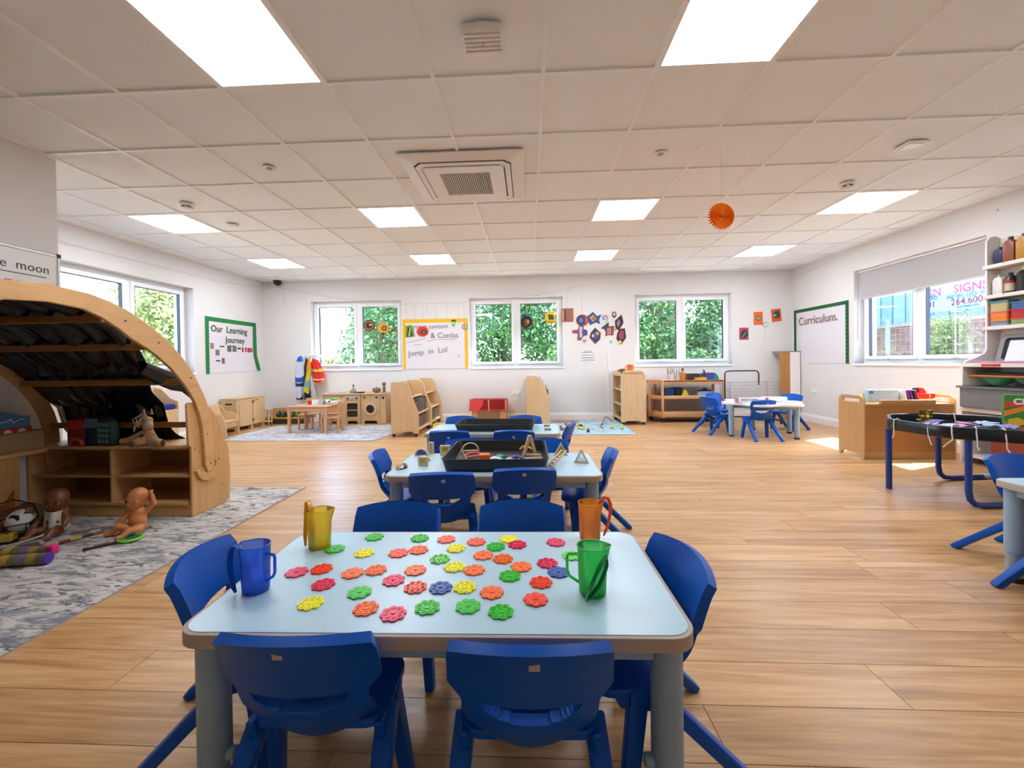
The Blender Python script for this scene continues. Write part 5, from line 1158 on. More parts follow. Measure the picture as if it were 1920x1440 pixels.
MB().box(-.09, .10, -.045, .045, .045, .12).build('body', plain('#e03024', .4), tc_, bev=.006); MB().prism([[(-.07, .12), (.01, .12), (-.03, .19), (-.07, .20)]], -.04, .04, XZ).build('cab', plain('#e03024', .4), tc_, bev=.005)
MB().box(-.09, .07, -.046, .046, .001, .045).build('yellow_base', plain('#e8b020', .4), tc_, bev=.004); MB().bar((.03, -.05, .05), (.03, -.05, .17), .006).build('white_strap', WHT, tc_)
tag(MB().prism([[(-.03, .0), (.03, .0), (.0, .10)]], -.02, .02, XZ).build('paper_cone', plain('#d8d28a', .6), loc=(3.58, 4.64, cz + .001), bev=.004), 'pale yellow paper wedge at the left of the low unit top', 'craft piece')
tag(MB().ball((0, 0, .018), .018, 10, 8).build('pink_bead', plain('#d8488a', .4), loc=(3.66, 4.66, cz + .0)), 'tiny pink bead beside the pale blue box', 'bead')
# octagonal black tray table on blue tube legs
OC = (3.28, 3.24); R8 = .49
tt = thing('tray_table', 'octagonal black plastic tray on blue tubular legs', 'tray table', (OC[0], OC[1], 0), .12)
oc8 = lambda r: [p for k in range(8) for p in ((r * math.cos(PI / 8 + PI / 4 * k - .09), r * math.sin(PI / 8 + PI / 4 * k - .09)), (r * math.cos(PI / 8 + PI / 4 * k + .09), r * math.sin(PI / 8 + PI / 4 * k + .09)))]
BLK = plain('#15171c', .28, var=.1)
MB().prism([oc8(R8), oc8(R8 - .030)], .470, .555).build('tray_wall', BLK, tt, bev=.010, seg=2)
MB().prism([oc8(R8 - .02)], .470, .482).build('tray_floor', plain('#20242c', .3), tt)
NAVY = plain('#0c3a8c', .3)
MB().cyl((-.43, .22, .0005), (-.43, .22, .47), .020, n=14).build('leg', NAVY, tt)
for y, x in ((-.26, -.36), (.36, .16)):
    MB().tube([(x, y, .47), (x, y, .12), (x + .012, y, .065), (x + .05, y, .03), (x + .12, y, .020), (x + .55, y, .020)], .019, 12).build('leg_frame', NAVY, tt)
    MB().cyl((x + .40, y, .021), (x + .46, y, .021), .0202, n=12).build('sticker', plain('#a8b4c8', .5), tt)
MB().cyl((.33, -.28, .02), (.33, -.28, .47), .019, n=12).build('leg', NAVY, tt)
CORD = plain('#e2ddd2', .8)
def knotted(name, label, ang, sw):
    a = ang; ca, sa = math.cos(a), math.sin(a); T = lambda r, z, s=0: (OC[0] + r * ca - s * sa, OC[1] + r * sa + s * ca, z)
    ap = R8 * math.cos(PI / 8)
    rr = ap / max(math.cos((((a - .12 + PI / 8) % (PI / 4)) - PI / 8)), .5)
    tag(MB().tube([T(rr - .045, .50), T(rr - .036, .545, .004), T(rr - .012, .562, .004), T(rr + .010, .555, .006), T(rr + .016, .51, .008), T(rr + .014, .465, .012), T(rr + .01, .43, sw), T(rr + .02, .41, sw * 1.6)], .0042, 6).build(name, CORD), label, 'string', 'white strings on the tray rim')
for i, (a, sw) in enumerate(((2.95, .0), (3.45, .02), (3.72, -.02), (3.95, .012), (4.22, .015), (4.45, .02), (1.35, 0), (1.0, 0))):
    knotted('tied_string', 'white string looped over the black tray rim, %s' % ['at its far left corner', 'left of the round badge', 'left of the front leg', 'just right of the front leg', 'middle of the near side', 'last before the picture edge', 'on the far rim left of the box', 'on the far rim behind the box'][i], a, sw)
zt_ = .4825
gm = thing('gold_cup', 'ribbed gold cup standing in the black tray', 'cup', (3.21, 3.52, zt_))
MB().lathe([(.0, .001), (.036, .001), (.04, .02), (.034, .03), (.042, .07), (.036, .08), (.044, .12), (.040, .12), (.034, .08), (.03, .01), (.0, .01)], 22).build('cup', plain('#9c7a2c', .25, metal=.7, var=.2), gm)
MB().prism([[(.0, .0), (-.06, .04), (-.055, .05), (-.0, .03)]], -.02, .02, XZ).build('spout', plain('#7d622a', .3, metal=.6), gm)
rt = random.Random(9)
cols = ['#9fb4d8', '#5b4a9c', '#e6e4ee', '#7a86c8', '#b890c4', '#d4cfe2', '#8ab4c8', '#c86a86']
for i in range(18):
    a = rt.uniform(0, 2 * PI); r = .33 * rt.random() ** .5; x, y = OC[0] - .05 + r * math.cos(a), OC[1] + r * math.sin(a) * .8 - .05
    w, h = rt.uniform(.10, .18), rt.uniform(.06, .10)
    o = MB().grid(lambda u, v: ((u - .5) * w, (v - .5) * h, .004 + .012 * math.sin(u * 5 + i) * math.sin(v * 4 + i) ** 2), 7, 5).build('paper_scrap', plain(cols[i % 8], .6, var=.3, nscale=35), loc=(x, y, zt_ + .012 + .0032 * i), rz=rt.uniform(0, 3), solid=.001)
    tag(o, 'crumpled %s paper scrap lying in the black octagonal tray' % ['pale blue', 'violet', 'white', 'lavender', 'mauve', 'lilac', 'sky blue', 'pink'][i % 8], 'paper', 'paper scraps in the tray')
o = MB().tube([(-.14, 0, .012), (0, .01, .02), (.14, 0, .014)], [.012, .022, .010], 8).build('green_scoop', plain('#1f8a5a', .4), loc=(3.43, 3.40, zt_)); tag(o, 'long green scoop lying at the back of the black tray', 'scoop')
o = MB().box(-.10, .10, -.03, .03, 0, .016).build('red_block', plain('#8c2c34', .4), loc=(2.98, 3.28, zt_ + .001), rz=.2, bev=.004); tag(o, 'dark red flat block in the left corner of the black tray', 'block')
bdg = thing('tray_badge', 'small bronze oval badge on the near side of the black tray', 'badge', (2.865, 3.03, .512), 0)
MB().cyl((0, 0, 0), (-.004, -.004, 0), .018, n=16).build('badge', plain('#8a6a3c', .4, metal=.5), bdg)
crb = thing('crayon_box', 'green and orange crayon box standing on the tray at the right edge', 'box', (3.645, 3.175, .4955), -.62)
MB().box(-.15, .15, -.03, .03, 0, .25).build('carton', plain('#3f8a34', .45, var=.1), crb, bev=.002)
MB().box(-.15, .15, -.032, -.03, 0, .055).build('orange_band', plain('#d8742a', .45, var=.2), crb, smooth=0)
MB().prism([[(-.15, .15), (-.15, .20), (-.06, .205), (-.05, .17)]], -.033, -.031, XZ).build('red_swirl', plain('#c84a2c', .45), crb, smooth=0)
MB().prism([[(-.15, .09), (-.02, .15), (-.03, .18), (-.15, .13)]], -.034, -.032, XZ).build('orange_swirl', plain('#e8862c', .45), crb, smooth=0)
MB().prism([[(-.13, .03), (-.05, .03), (-.05, .065), (-.08, .085), (-.13, .07)]], -.034, -.032, XZ).build('yellow_print', plain('#e8b82c', .45), crb, smooth=0)
text('CRAYOLA', .06, WHT, crb, (.03, -.0325, .20), FACE_BACK, bold=.002)
# white stepped shelving against the right wall
SHW = plain('#e4dcd6', .5, var=.02)
ws = thing('white_shelving', 'tall white stepped shelving loaded with art materials at the right edge', 'shelving', (0, 0, 0))
Y0, Y1 = 2.95, 4.285
prof = [(4.225, .0005), (4.595, .0005), (4.595, 2.17), (4.555, 2.195), (4.50, 2.19), (4.465, 2.15), (4.462, 1.10), (4.44, 1.06), (4.36, 1.02), (4.30, 1.0), (4.262, .98), (4.255, .955), (4.235, .94)]
for y in (Y0, Y1 - .02): MB().prism([prof], y, y + .02, lambda u, v, w: (u, w, v)).build('end_panel', SHW, ws, bev=.003)
bx('back_panel', ws, SHW, 4.585, 4.595, Y0 + .02, Y1 - .02, .05, 2.16)
for z in (1.875, 1.585, 1.285): bx('upper_shelf', ws, SHW, 4.448, 4.585, Y0, Y1 + .006, z, z + .035)
bx('counter', ws, SHW, 4.238, 4.585, Y0, Y1 + .006, .93, .965); bx('lower_shelf', ws, SHW, 4.235, 4.585, Y0 + .02, Y1 - .02, .70, .72); bx('lower_shelf', ws, SHW, 4.228, 4.585, Y0, Y1 + .004, .50, .545); bx('bottom_shelf', ws, SHW, 4.24, 4.585, Y0 + .02, Y1 - .02, .06, .08)
MB().box(4.236, 4.238, 3.94, 4.10, .937, .96).build('red_label', plain('#c8362c', .5), ws, smooth=0)
for z in (1.883, 1.593): MB().cyl((4.445, 4.11, z + .02), (4.449, 4.11, z + .02), .004, n=8).build('screw', KNOB, ws)
def bottle(label, y, z, c, w, h, cap, body='flat', x=4.52):
    t = thing('paint_bottle', label, 'bottle', (x, y, z + .0005), 0, 'bottles on the white shelving')
    if body == 'flat': MB().prism([[(-w / 2, 0), (w / 2, 0), (w / 2, h * .72), (w * .22, h * .88), (-w * .22, h * .88), (-w / 2, h * .72)]], -.03, .03, YZ).build('body', plain(c, .35, var=.15, nscale=30), t, bev=.008, seg=2)
    else: MB().lathe([(.0, .0), (w / 2, .0), (w / 2, h * .72), (w * .25, h * .88)], 18).build('body', plain(c, .35, var=.15), t)
    MB().cyl((0, 0, h * .87), (0, 0, h), w * .2, n=14).build('cap', plain(cap, .4), t)
    return t
z1 = 1.91
bottle('dark blue paint bottle at the end of the top white shelf', 4.20, z1, '#232a5a', .07, .16, '#1c1c24')
bottle('copper brown glitter bottle on the top white shelf', 4.115, z1, '#8a4a34', .095, .235, '#4a2a20')
bottle('gold glitter bottle on the top white shelf', 4.005, z1, '#b8862c', .10, .235, '#6a3a28')
bottle('navy paint bottle at the picture edge on the top white shelf', 3.905, z1, '#1d2f5e', .09, .19, '#1a1a22')
z2 = 1.62
bottle('white squeezy bottle at the end of the second white shelf', 4.205, z2, '#dcd8d2', .085, .19, '#b8a89c')
bt = bottle('black and red labelled bottle on the second white shelf', 4.115, z2, '#1d1a1e', .08, .19, '#17171a', 'round')
MB().lathe([(.0405, .02), (.0405, .09)], 18).build('cream_label', plain('#c9b79c', .6, var=.3, nscale=50), bt); MB().lathe([(.0408, .09), (.0408, .115)], 18).build('red_label', plain('#b0242c', .5), bt)
bottle('large black round bottle on the second white shelf', 4.005, z2, '#17191c', .105, .22, '#c8b468', 'round')
bottle('dark bottle at the picture edge on the second white shelf', 3.90, z2, '#22261f', .085, .19, '#17171a', 'round')
z3 = 1.32
def tub(label, x, y, z, w, d, h, c, lid=None, name='storage_tub', rz=0):
    t = thing(name, label, 'storage tub', (x, y, z + .0005), rz, 'storage tubs on the white shelving')
    MB().prism([rrect(-d / 2 + .006, d / 2 - .006, -w / 2 + .006, w / 2 - .006, .015)], 0, h).build('body', plain(c, .4, var=.08), t, bev=.004)
    MB().prism([rrect(-d / 2, d / 2, -w / 2, w / 2, .018)], h * .82, h).build('lid', plain(lid or c, .35), t, bev=.004); return t
tub('grey tub under the orange one on the third white shelf', 4.525, 4.175, z3, .16, .12, .045, '#8a8d94')
tub('orange tub stacked on the grey tub on the third white shelf', 4.525, 4.175, z3 + .0455, .16, .12, .04, '#ec8a22')
tub('salmon tub stacked on the orange one on the third white shelf', 4.525, 4.175, z3 + .086, .16, .12, .05, '#e07a4c')
tk = tub('beige tub with teal lid topping the stack on the third white shelf', 4.525, 4.175, z3 + .1365, .16, .12, .10, '#b9a97a', '#3c8a92')
tub('green tub at the bottom of the picture edge stack on the third shelf', 4.52, 3.985, z3, .19, .12, .06, '#8a9a5a', '#d8452c')
tub('red tub in the middle of the picture edge stack on the third shelf', 4.52, 3.985, z3 + .0605, .19, .12, .08, '#b0243a')
tub('blue tub on top of the picture edge stack on the third shelf', 4.52, 3.985, z3 + .141, .18, .12, .07, '#3a6498')
# carry case with papers on the counter
pc = thing('document_case', 'clear grey document case with papers leaning on the white counter', 'case', (4.45, 4.0, .9655), .0)
MB().prism([rrect(-.19, .19, 0, .27, .05), rrect(-.15, .15, .03, .235, .03)], .06, .10, lambda u, v, w: (w + v * .25 - .06, u, v)).build('case_frame', plain('#8c8a8c', .25), pc, bev=.006)
MB().prism([rrect(-.15, .15, .03, .235, .03)], .075, .085, lambda u, v, w: (w + v * .25 - .06, u, v)).build('dark_inner', plain('#24262c', .4), pc)
MB().prism([rect(-.10, .10, .02, .21)], .06, .064, lambda u, v, w: (w + v * .3 - .075, u, v)).build('paper_sheet', plain('#e4e2ea', .6), pc, smooth=0)
MB().prism([rect(-.17, .17, .0, .12)], .0, .004, lambda u, v, w: (v - .14, u, w + .012)).build('paper_sheet', plain('#dcdae4', .6), pc, smooth=0)
MB().prism([rect(-.20, .22, .0, .20)], .0, .010, lambda u, v, w: (v - .17, u, w + .0005)).build('pink_folder', plain('#c86a9a', .5), pc, smooth=0)
# bowls and folders below the counter, grey tray drawer
for i, (y, c, lab) in enumerate(((4.10, '#2f7a54', 'green bowl nearest the window below the white counter'), (3.82, '#17603a', 'dark green bowl at the picture edge below the white counter'))):
    t = thing('plastic_bowl', lab, 'bowl', (4.40, y, .7605), 0, 'bowls below the counter'); MB().lathe([(.0, .001), (.05, .001), (.11, .05), (.125, .075), (.118, .075), (.10, .045), (.045, .008), (.0, .008)], 24).build('bowl', plain(c, .35), t)
tag(MB().box(-.12, .12, -.33, .33, 0, .018).build('orange_tray', plain('#e0822c', .45), loc=(4.40, 3.93, .8365), bev=.005), 'thin orange tray lying over the green bowls', 'tray')
tag(MB().box(-.11, .11, -.30, .30, 0, .022).build('dark_folder', plain('#2a2a30', .5), loc=(4.42, 3.92, .855), bev=.003), 'dark flat folder on top of the orange tray', 'folder')
gt = thing('grey_drawer', 'grey translucent plastic drawer tray pulled out of the white shelving', 'drawer tray', (4.36, 3.86, .5455))
GRY = plain('#77787c', .35, var=.1, nscale=25)
MB().prism([rrect(-.17, .17, -.40, .40, .02), rrect(-.16, .16, -.39, .39, .015)], .006, .185).build('tray_wall', GRY, gt, bev=.004); MB().prism([rrect(-.165, .165, -.395, .395, .02)], .0, .01).build('tray_base', GRY, gt)
MB().prism([rrect(-.19, .19, -.42, .42, .025), rrect(-.16, .16, -.39, .39, .015)], .185, .205).build('rim', plain('#6c6d71', .35), gt, bev=.004)
text('craft', .05, plain('#b9bcc2', .5), gt, (-.1715, -.12, .06), FACE_RIGHT)
lb = thing('label_box', 'flat box with yellow and blue lettered side on the lowest white shelf', 'box', (4.40, 3.80, .0805))
MB().box(-.12, .12, -.27, .27, 0, .40).build('carton', plain('#8a3c2c', .5), lb, bev=.01); MB().box(-.123, -.12, .04, .23, .335, .385).build('yellow_label', plain('#d8b83a', .5), lb, smooth=0); MB().box(-.123, -.12, -.20, .03, .335, .385).build('blue_label', plain('#5a6c8c', .5), lb, smooth=0)
text('PUZZLE', .045, plain('#6a4a1c', .5), lb, (-.1235, .135, .36), FACE_RIGHT); text('METAL', .045, WHT, lb, (-.1235, -.085, .36), FACE_RIGHT)
# ---------------------------------------------------------------- plastic flower pieces on the nearest table
FLOWERS = [('green', -0.516, 1.344), ('green', -0.363, 1.337), ('coral', -0.274, 1.330), ('coral', -0.174, 1.312), ('yellow', -0.072, 1.333), ('pink', -0.043, 1.294), ('pink', 0.078, 1.312), ('green', -0.109, 1.278), ('yellow', -0.231, 1.265), ('orange', -0.344, 1.252), ('red', -0.400, 1.230), ('green', -0.607, 1.255), ('yellow', -0.504, 1.228), ('orange', -0.142, 1.220), ('lime', -0.266, 1.195), ('orange', -0.082, 1.198), ('yellow', -0.215, 1.148), ('orange', -0.029, 1.152), ('orange', -0.157, 1.131), ('orange', -0.320, 1.128), ('pink', 0.045, 1.175), ('blue', 0.073, 1.124), ('green', -0.058, 1.102), ('orange', -0.430, 1.126), ('orange', -0.488, 1.108), ('red', -0.585, 1.129), ('pink', -0.646, 1.110), ('pink', -0.540, 1.049), ('pink', -0.363, 1.074), ('coral', -0.296, 1.041), ('blue', -0.231, 1.040), ('yellow', -0.170, 1.044), ('orange', -0.099, 1.021), ('red', 0.024, 1.071), ('green', -0.430, 1.014), ('red', 0.009, 0.993), ('yellow', -0.528, 0.965), ('orange', -0.387, 0.947), ('pink', -0.316, 0.928), ('green', -0.244, 0.955), ('green', -0.149, 0.961), ('green', -0.071, 0.942), ('lime', 0.119, 1.222)]
FC = {'green': '#2fc42c', 'lime': '#66d84e', 'coral': '#ff5c36', 'yellow': '#f6ee00', 'pink': '#ea0f52', 'orange': '#ff6c00', 'red': '#ff3c10', 'blue': '#1a4aa0'}
def flower_mesh(v):
    m = MB(); n = 96; R = .0300
    rr = [R * (.80 + .20 * abs(math.cos(4 * a)) ** .7) for a in [2 * PI * i / n for i in range(n)]]
    o = [(rr[i] * math.cos(2 * PI * i / n), rr[i] * math.sin(2 * PI * i / n)) for i in range(n)]
    m.prism([o], 0, .0036)
    if v:
        for k in range(8):
            a = PI / 4 * k; m.lathe([(.0062, .0034), (.0055, .0048), (.0036, .0048), (.0030, .0036)], 10, c=(.0195 * math.cos(a), .0195 * math.sin(a), 0), sx=1.1, sy=1.0)
        m.lathe([(.0095, .0034), (.009, .0050), (.007, .0050), (.0062, .0038)], 18)
    else:
        for k in range(8):
            a = PI / 4 * k; m.ball((.0185 * math.cos(a), .0185 * math.sin(a), .0034), .0068, 8, 4, (1.1, 1, .22))
        m.lathe([(.006, .0034), (.005, .0052), (.0, .0054)], 14)
    me = m.mesh('flower_counter', smooth=30); return me
FM = [flower_mesh(0), flower_mesh(1)]; fl_me = {}
rows_ = [(1.335, 'back row'), (1.235, 'second row'), (1.15, 'third row'), (1.085, 'fourth row'), (1.02, 'fifth row'), (.0, 'front row')]
tmp = {}
for c, x, y in FLOWERS:
    r = next(nm for lim, nm in rows_ if y > lim); tmp.setdefault(r, []).append((x, y, c))
ORD9 = ['first', 'second', 'third', 'fourth', 'fifth', 'sixth', 'seventh', 'eighth', 'ninth', 'tenth', 'eleventh', 'twelfth']
for r, L in tmp.items():
    for i, (x, y, c) in enumerate(sorted(L)):
        v = (i * 3 + len(r)) % 2; k = (c, v)
        if k not in fl_me: me = FM[v].copy(); me.materials.append(plain(FC[c], .35, var=.05)); fl_me[k] = me
        o = bpy.data.objects.new('flower_counter', fl_me[k]); COL.objects.link(o); o.location = (x, y, .4604); o.rotation_euler = (0, 0, random.uniform(0, 1))
        tag(o, '%s plastic flower piece, %s from left in the %s on the nearest table' % (c, ORD9[i], r), 'flower piece', 'flower pieces on the nearest table')
# ---------------------------------------------------------------- translucent jugs with tongs
def ribbon(pts, side, w, t=.0022):
    s = Vector(side).normalized(); m = MB(); k = len(pts)
    ws_ = w if isinstance(w, (list, tuple)) else [w] * k
    vs = []
    for p, ww in zip(pts, ws_): vs += [tuple(Vector(p) - s * ww / 2), tuple(Vector(p) + s * ww / 2)]
    return m.add(vs, [(2 * i, 2 * i + 1, 2 * i + 3, 2 * i + 2) for i in range(k - 1)])
def jug(label, loc, rz, hexc, handle=True, H=.118, body=.5):
    t = thing('plastic_jug', label, 'jug', (loc[0], loc[1], .4602), rz, 'plastic jugs on the nearest table')
    g = glassy(hexc, 1.0, .06, .08, body, .35); gb = glassy(hexc, 1.0, .10, .1, .75, .2)
    n = 36
    def ring(r, z, sp=0.0):
        out = []
        for j in range(n):
            a = 2 * PI * j / n; q = r + sp * max(0, math.cos(a)) ** 14
            out.append((q * math.cos(a), q * .92 * math.sin(a), z))
        return out
    for nm, rings, mt in (('jug_wall', [ring(.0325, .004), ring(.034, .03), ring(.0355, .08), ring(.0365, H, .010)], g), ('inner_wall', [ring(.0348, H, .010), ring(.0338, .08), ring(.0323, .03), ring(.0308, .012)], glassy(hexc, 1.0, .08, .05, .0, .8))):
        vs = [p for rg in rings for p in rg]; fs = []
        for i in range(len(rings) - 1):
            for j in range(n): fs.append((i * n + j, i * n + (j + 1) % n, (i + 1) * n + (j + 1) % n, (i + 1) * n + j))
        MB().add(vs, fs).build(nm, mt, t, smooth=60)
    MB().lathe([(.0, .0), (.031, .0), (.0325, .004), (.0315, .012), (.0, .012)], n, sy=.92).build('jug_base', gb, t)
    MB().tube([q for q in [(.037 * math.cos(2 * PI * j / 40) + (.010 * max(0, math.cos(2 * PI * j / 40)) ** 14), .034 * math.sin(2 * PI * j / 40), H) for j in range(40)]], .0014, 6, closed=True).build('rim', gb, t)
    if handle:
        MB().tube([(-.034, 0, .098), (-.058, 0, .098), (-.062, 0, .092), (-.062, 0, .055), (-.057, 0, .044), (-.034, 0, .028)], .0036, 8).build('handle', gb, t)
    return t
j1 = jug('yellow see through jug holding yellow tongs at the back of the table', (-.664, 1.272), .3, '#ffe600', False, body=.6)
j2 = jug('blue see through jug with handle and blue tongs', (-.702, 1.022), 2.9, '#0a86ff')
j3 = jug('green see through jug with handle and dark green tongs', (.150, 1.028), .05, '#3ce86a')
j4 = jug('orange see through jug holding orange tongs at the back of the table', (.190, 1.345), .1, '#ffa800', False, body=.6)
def tongs(label, base, pts, side, hexc, w=.013):
    t = thing('plastic_tongs', label, 'tongs', base, 0, 'plastic tongs in the jugs')
    ws_ = [w * .45] + [w * (.8 + .5 * math.sin(PI * i / (len(pts) - 1))) for i in range(1, len(pts) - 1)] + [w * .45]
    ribbon(pts, side, ws_).build('tongs', plain(hexc, .3), t, solid=.0024, smooth=60); return t
tongs('orange yellow tongs hooked over the rim of the yellow jug', (-.664, 1.272, .4602), [(-.012, -.016, .018), (-.010, -.018, .05), (-.012, -.019, .09), (-.014, -.02, .12), (-.020, -.018, .145), (-.028, -.010, .150), (-.036, -.004, .142), (-.040, -.003, .115), (-.042, -.003, .08), (-.044, -.006, .04), (-.042, -.008, .006)], (.5, 1, 0), '#f2a412')
tongs('blue tongs hooked over the rim of the blue jug', (-.702, 1.022, .4602), [(.002, -.012, .016), (-.004, -.014, .04), (-.012, -.018, .07), (-.020, -.02, .10), (-.028, -.02, .122), (-.040, -.02, .125), (-.050, -.02, .110), (-.054, -.02, .08), (-.052, -.02, .05), (-.046, -.02, .02), (-.040, -.02, .004)], (.25, 1, 0), '#0f4fae')
tongs('dark green tongs leaning against the outside of the green jug', (.150, 1.028, .4602), [(-.024, -.040, .004), (-.016, -.041, .025), (-.004, -.042, .055), (.010, -.042, .085), (.022, -.042, .106), (.030, -.042, .108), (.030, -.044, .095), (.022, -.046, .07), (.008, -.046, .04), (-.010, -.045, .015), (-.022, -.043, .005)], (.0, 1, .15), '#0b6a3c', .015)
t = thing('plastic_tongs', 'orange tongs hooked over the side of the orange jug', 'tongs', (.190, 1.345, .4602), 0, 'plastic tongs in the jugs')
MB().tube([(.012, -.004, .016), (.014, -.004, .05), (.020, -.004, .09), (.030, -.004, .118), (.044, -.004, .135), (.058, -.004, .133), (.066, -.004, .112), (.065, -.004, .085), (.059, -.004, .055), (.051, -.004, .03), (.043, -.004, .012)], [.003, .004, .0045, .005, .006, .006, .006, .0055, .005, .0045, .003], 8).build('tongs', plain('#ff5a10', .3), t, smooth=60)
# ---------------------------------------------------------------- trays and wooden blocks on the other tables
def tray(label, cx, cy, w, d, h, z, rz=0, top=.018):
    t = thing('black_tray', label, 'tray', (cx, cy, z), rz, 'black plastic trays'); B = plain('#16181b', .4, var=.1)
    a = rrect(-w / 2, w / 2, -d / 2, d / 2, .03); b = rrect(-w / 2 - top, w / 2 + top, -d / 2 - top, d / 2 + top, .035); k = len(a)
    ai = rrect(-w / 2 + .004, w / 2 - .004, -d / 2 + .004, d / 2 - .004, .026); bi = rrect(-w / 2 - top + .005, w / 2 + top - .005, -d / 2 - top + .005, d / 2 + top - .005, .03)
    vs = [(x, y, .0005) for x, y in a] + [(x, y, h) for x, y in b] + [(x, y, h) for x, y in bi] + [(x, y, .005) for x, y in ai]
    fs = []
    for r in range(3): fs += [(r * k + i, r * k + (i + 1) % k, (r + 1) * k + (i + 1) % k, (r + 1) * k + i) for i in range(k)]
    MB().add(vs, fs).build('tray_wall', B, t, smooth=30); MB().prism([a], .0005, .005).build('tray_floor', plain('#2a2c30', .5), t)
    MB().tube([(x, y, h) for x, y in b], .0035, 6, closed=True).build('rim', B, t); return t
tray('black tray of loose wooden and plastic toys on the middle table', -.185, 2.42, .53, .50, .068, .46)
tray('empty black tray on the furthest nursery table', -.29, 3.62, .63, .34, .058, .46, math.radians(-2))
WB = wood('#d8b890', contrast=.15, axis='X'); zt = .4602
AC_Y, AC_B, AC_C = glassy('#f0e020', .85, .1, .05, .35), glassy('#3a8ad8', .85, .1, .05, .45), glassy('#e8f0f4', .95, .1, .03, .05)
def framed(name, label, loc, rz, outer, inner, ac, th=.022, lean=0.0, group='wooden framed colour blocks'):
    t = thing(name, label, 'wooden block', loc, rz, group)
    MB().prism([outer, inner], -th / 2, th / 2, XZ).build('wooden_frame', WB, t, bev=.002)
    if ac: MB().prism([inner], -.002, .002, XZ).build('coloured_pane', ac, t, smooth=0)
    if lean: t.rotation_euler = (lean, 0, rz)
    return t
semi = lambda r, t=0.0, z0=0.0: [(r * math.cos(a), z0 + r * math.sin(a)) for a in [PI * i / 16 for i in range(17)]]
tri = lambda w, h, z0=0.0, k=1.0: [(-w / 2 * k, z0), (w / 2 * k, z0), (0, z0 + h * k)]
framed('semicircle_block', 'wooden half round block with blue pane on the middle table', (-.672, 2.555, zt), -.1, semi(.045), semi(.034, 0, .006), AC_B)
framed('semicircle_block', 'wooden half round block behind the yellow square block', (-.62, 2.40, zt), .5, semi(.035), semi(.026, 0, .005), None)
framed('square_block', 'wooden square block with yellow pane on the middle table, near edge', (-.598, 2.30, zt), -.1, rect(-.026, .026, 0, .052), rect(-.014, .014, .012, .04), AC_Y)
framed('square_block', 'wooden square block with yellow pane beside the black tray', (-.53, 2.58, zt), .1, rect(-.032, .032, 0, .060), rect(-.018, .018, .014, .046), AC_Y)
framed('arch_block', 'plain wooden arch block near the left corner of the middle table', (-.700, 2.235, zt), 1.0, semi(.034), semi(.024, 0, -.0) , None, .024)
framed('triangle_block', 'wooden triangle block with yellow pane on the middle table', (.190, 2.555, zt), -.05, tri(.085, .078), tri(.085, .078, .010, .68), AC_Y)
framed('triangle_block', 'wooden triangle block with clear pane on the middle table', (.290, 2.36, zt), -.25, tri(.085, .080), tri(.085, .080, .010, .68), AC_C)
t = thing('peg_block', 'tall pale wooden block with holes at the back of the middle table', 'wooden block', (-.625, 2.605, zt)); MB().prism([rrect(-.016, .016, 0, .075, .006)], -.010, .010, XZ).build('block', wood('#e2c4a0', contrast=.1), t)
for z in (.02, .04, .06): MB().cyl((0, -.0115, z), (0, -.0095, z), .005, n=10).build('hole', plain('#8a6a48', .6), t)
t = thing('wooden_ladder', 'wooden toy ladder leaning from the black tray onto the table', 'toy ladder', (.155, 2.33, zt), -.55)
for s in (-1, 1): MB().bar((s * .014, -.10, .006), (s * .014, .08, .062), .009, .009).build('rail', WB, t)
for k in range(6): f = k / 5; MB().bar((-.014, -.085 + .15 * f, .010 + .047 * f), (.014, -.085 + .15 * f, .010 + .047 * f), .006).build('rung', wood('#b88a60'), t)
tf = .4657
framed('semicircle_block', 'open wooden half round frame standing in the black toy tray', (-.36, 2.50, tf + .03), .15, semi(.055), semi(.043, 0, .010), None, .02)
framed('triangle_block', 'open wooden triangle frame standing tall in the black toy tray', (.0, 2.46, tf), .15, [(-.05, 0), (-.032, 0), (.0, .10), (.032, 0), (.05, 0), (.01, .135), (-.01, .135)], [(-.004, .122), (.004, .122), (.0, .128)], None, .022)
framed('triangle_block', 'open wooden triangle frame at the near left of the black toy tray', (-.385, 2.32, tf), .1, tri(.09, .085), tri(.09, .085, .012, .64), None, .022)
tag(MB().box(-.03, .03, -.03, .03, 0, .055).build('orange_cube', plain('#f2661a', .4), loc=(-.255, 2.33, tf), rz=.1, bev=.004), 'orange block in the middle of the black toy tray', 'toy block')
tag(MB().tube([(-.05, 0, .02), (-.03, .025, .035), (.02, .028, .04), (.045, .0, .035), (.02, -.022, .03), (-.03, -.02, .022)], .006, 8, closed=True).build('red_scissors', plain('#e8483a', .4), loc=(-.33, 2.40, tf)), 'red handled loop lying in the black toy tray', 'toy')
for i, (x, y, c, a, s) in enumerate(((-.36, 2.26, '#2fa04a', .3, .9), (-.20, 2.36, '#e8ecec', .2, 1.1), (-.17, 2.42, '#2f9a6a', .9, 1.2), (-.11, 2.34, '#d8a0a0', .6, 1.0), (-.08, 2.40, '#2c3f8c', .1, 1.3), (-.06, 2.30, '#dcdce8', .2, 1.0), (.0, 2.30, '#27365e', .4, .9), (.04, 2.33, '#7a9a3c', .2, 1.0), (-.30, 2.29, '#e6e6e2', -.2, .9))):
    o = MB().prism([[(-.04 * s, 0), (.035 * s, 0), (.045 * s, .012), (.0, .03), (-.03 * s, .02)]], -.02, .02, XZ).build('toy_piece', plain(c, .4), loc=(x, y, tf + .001), rz=a, bev=.003)
    tag(o, '%s toy piece lying in the black tray on the middle table' % ['green round', 'white', 'teal green', 'dusty pink', 'royal blue', 'pale lilac', 'dark navy', 'olive green', 'off white'][i], 'toy piece', 'loose toys in the black tray')
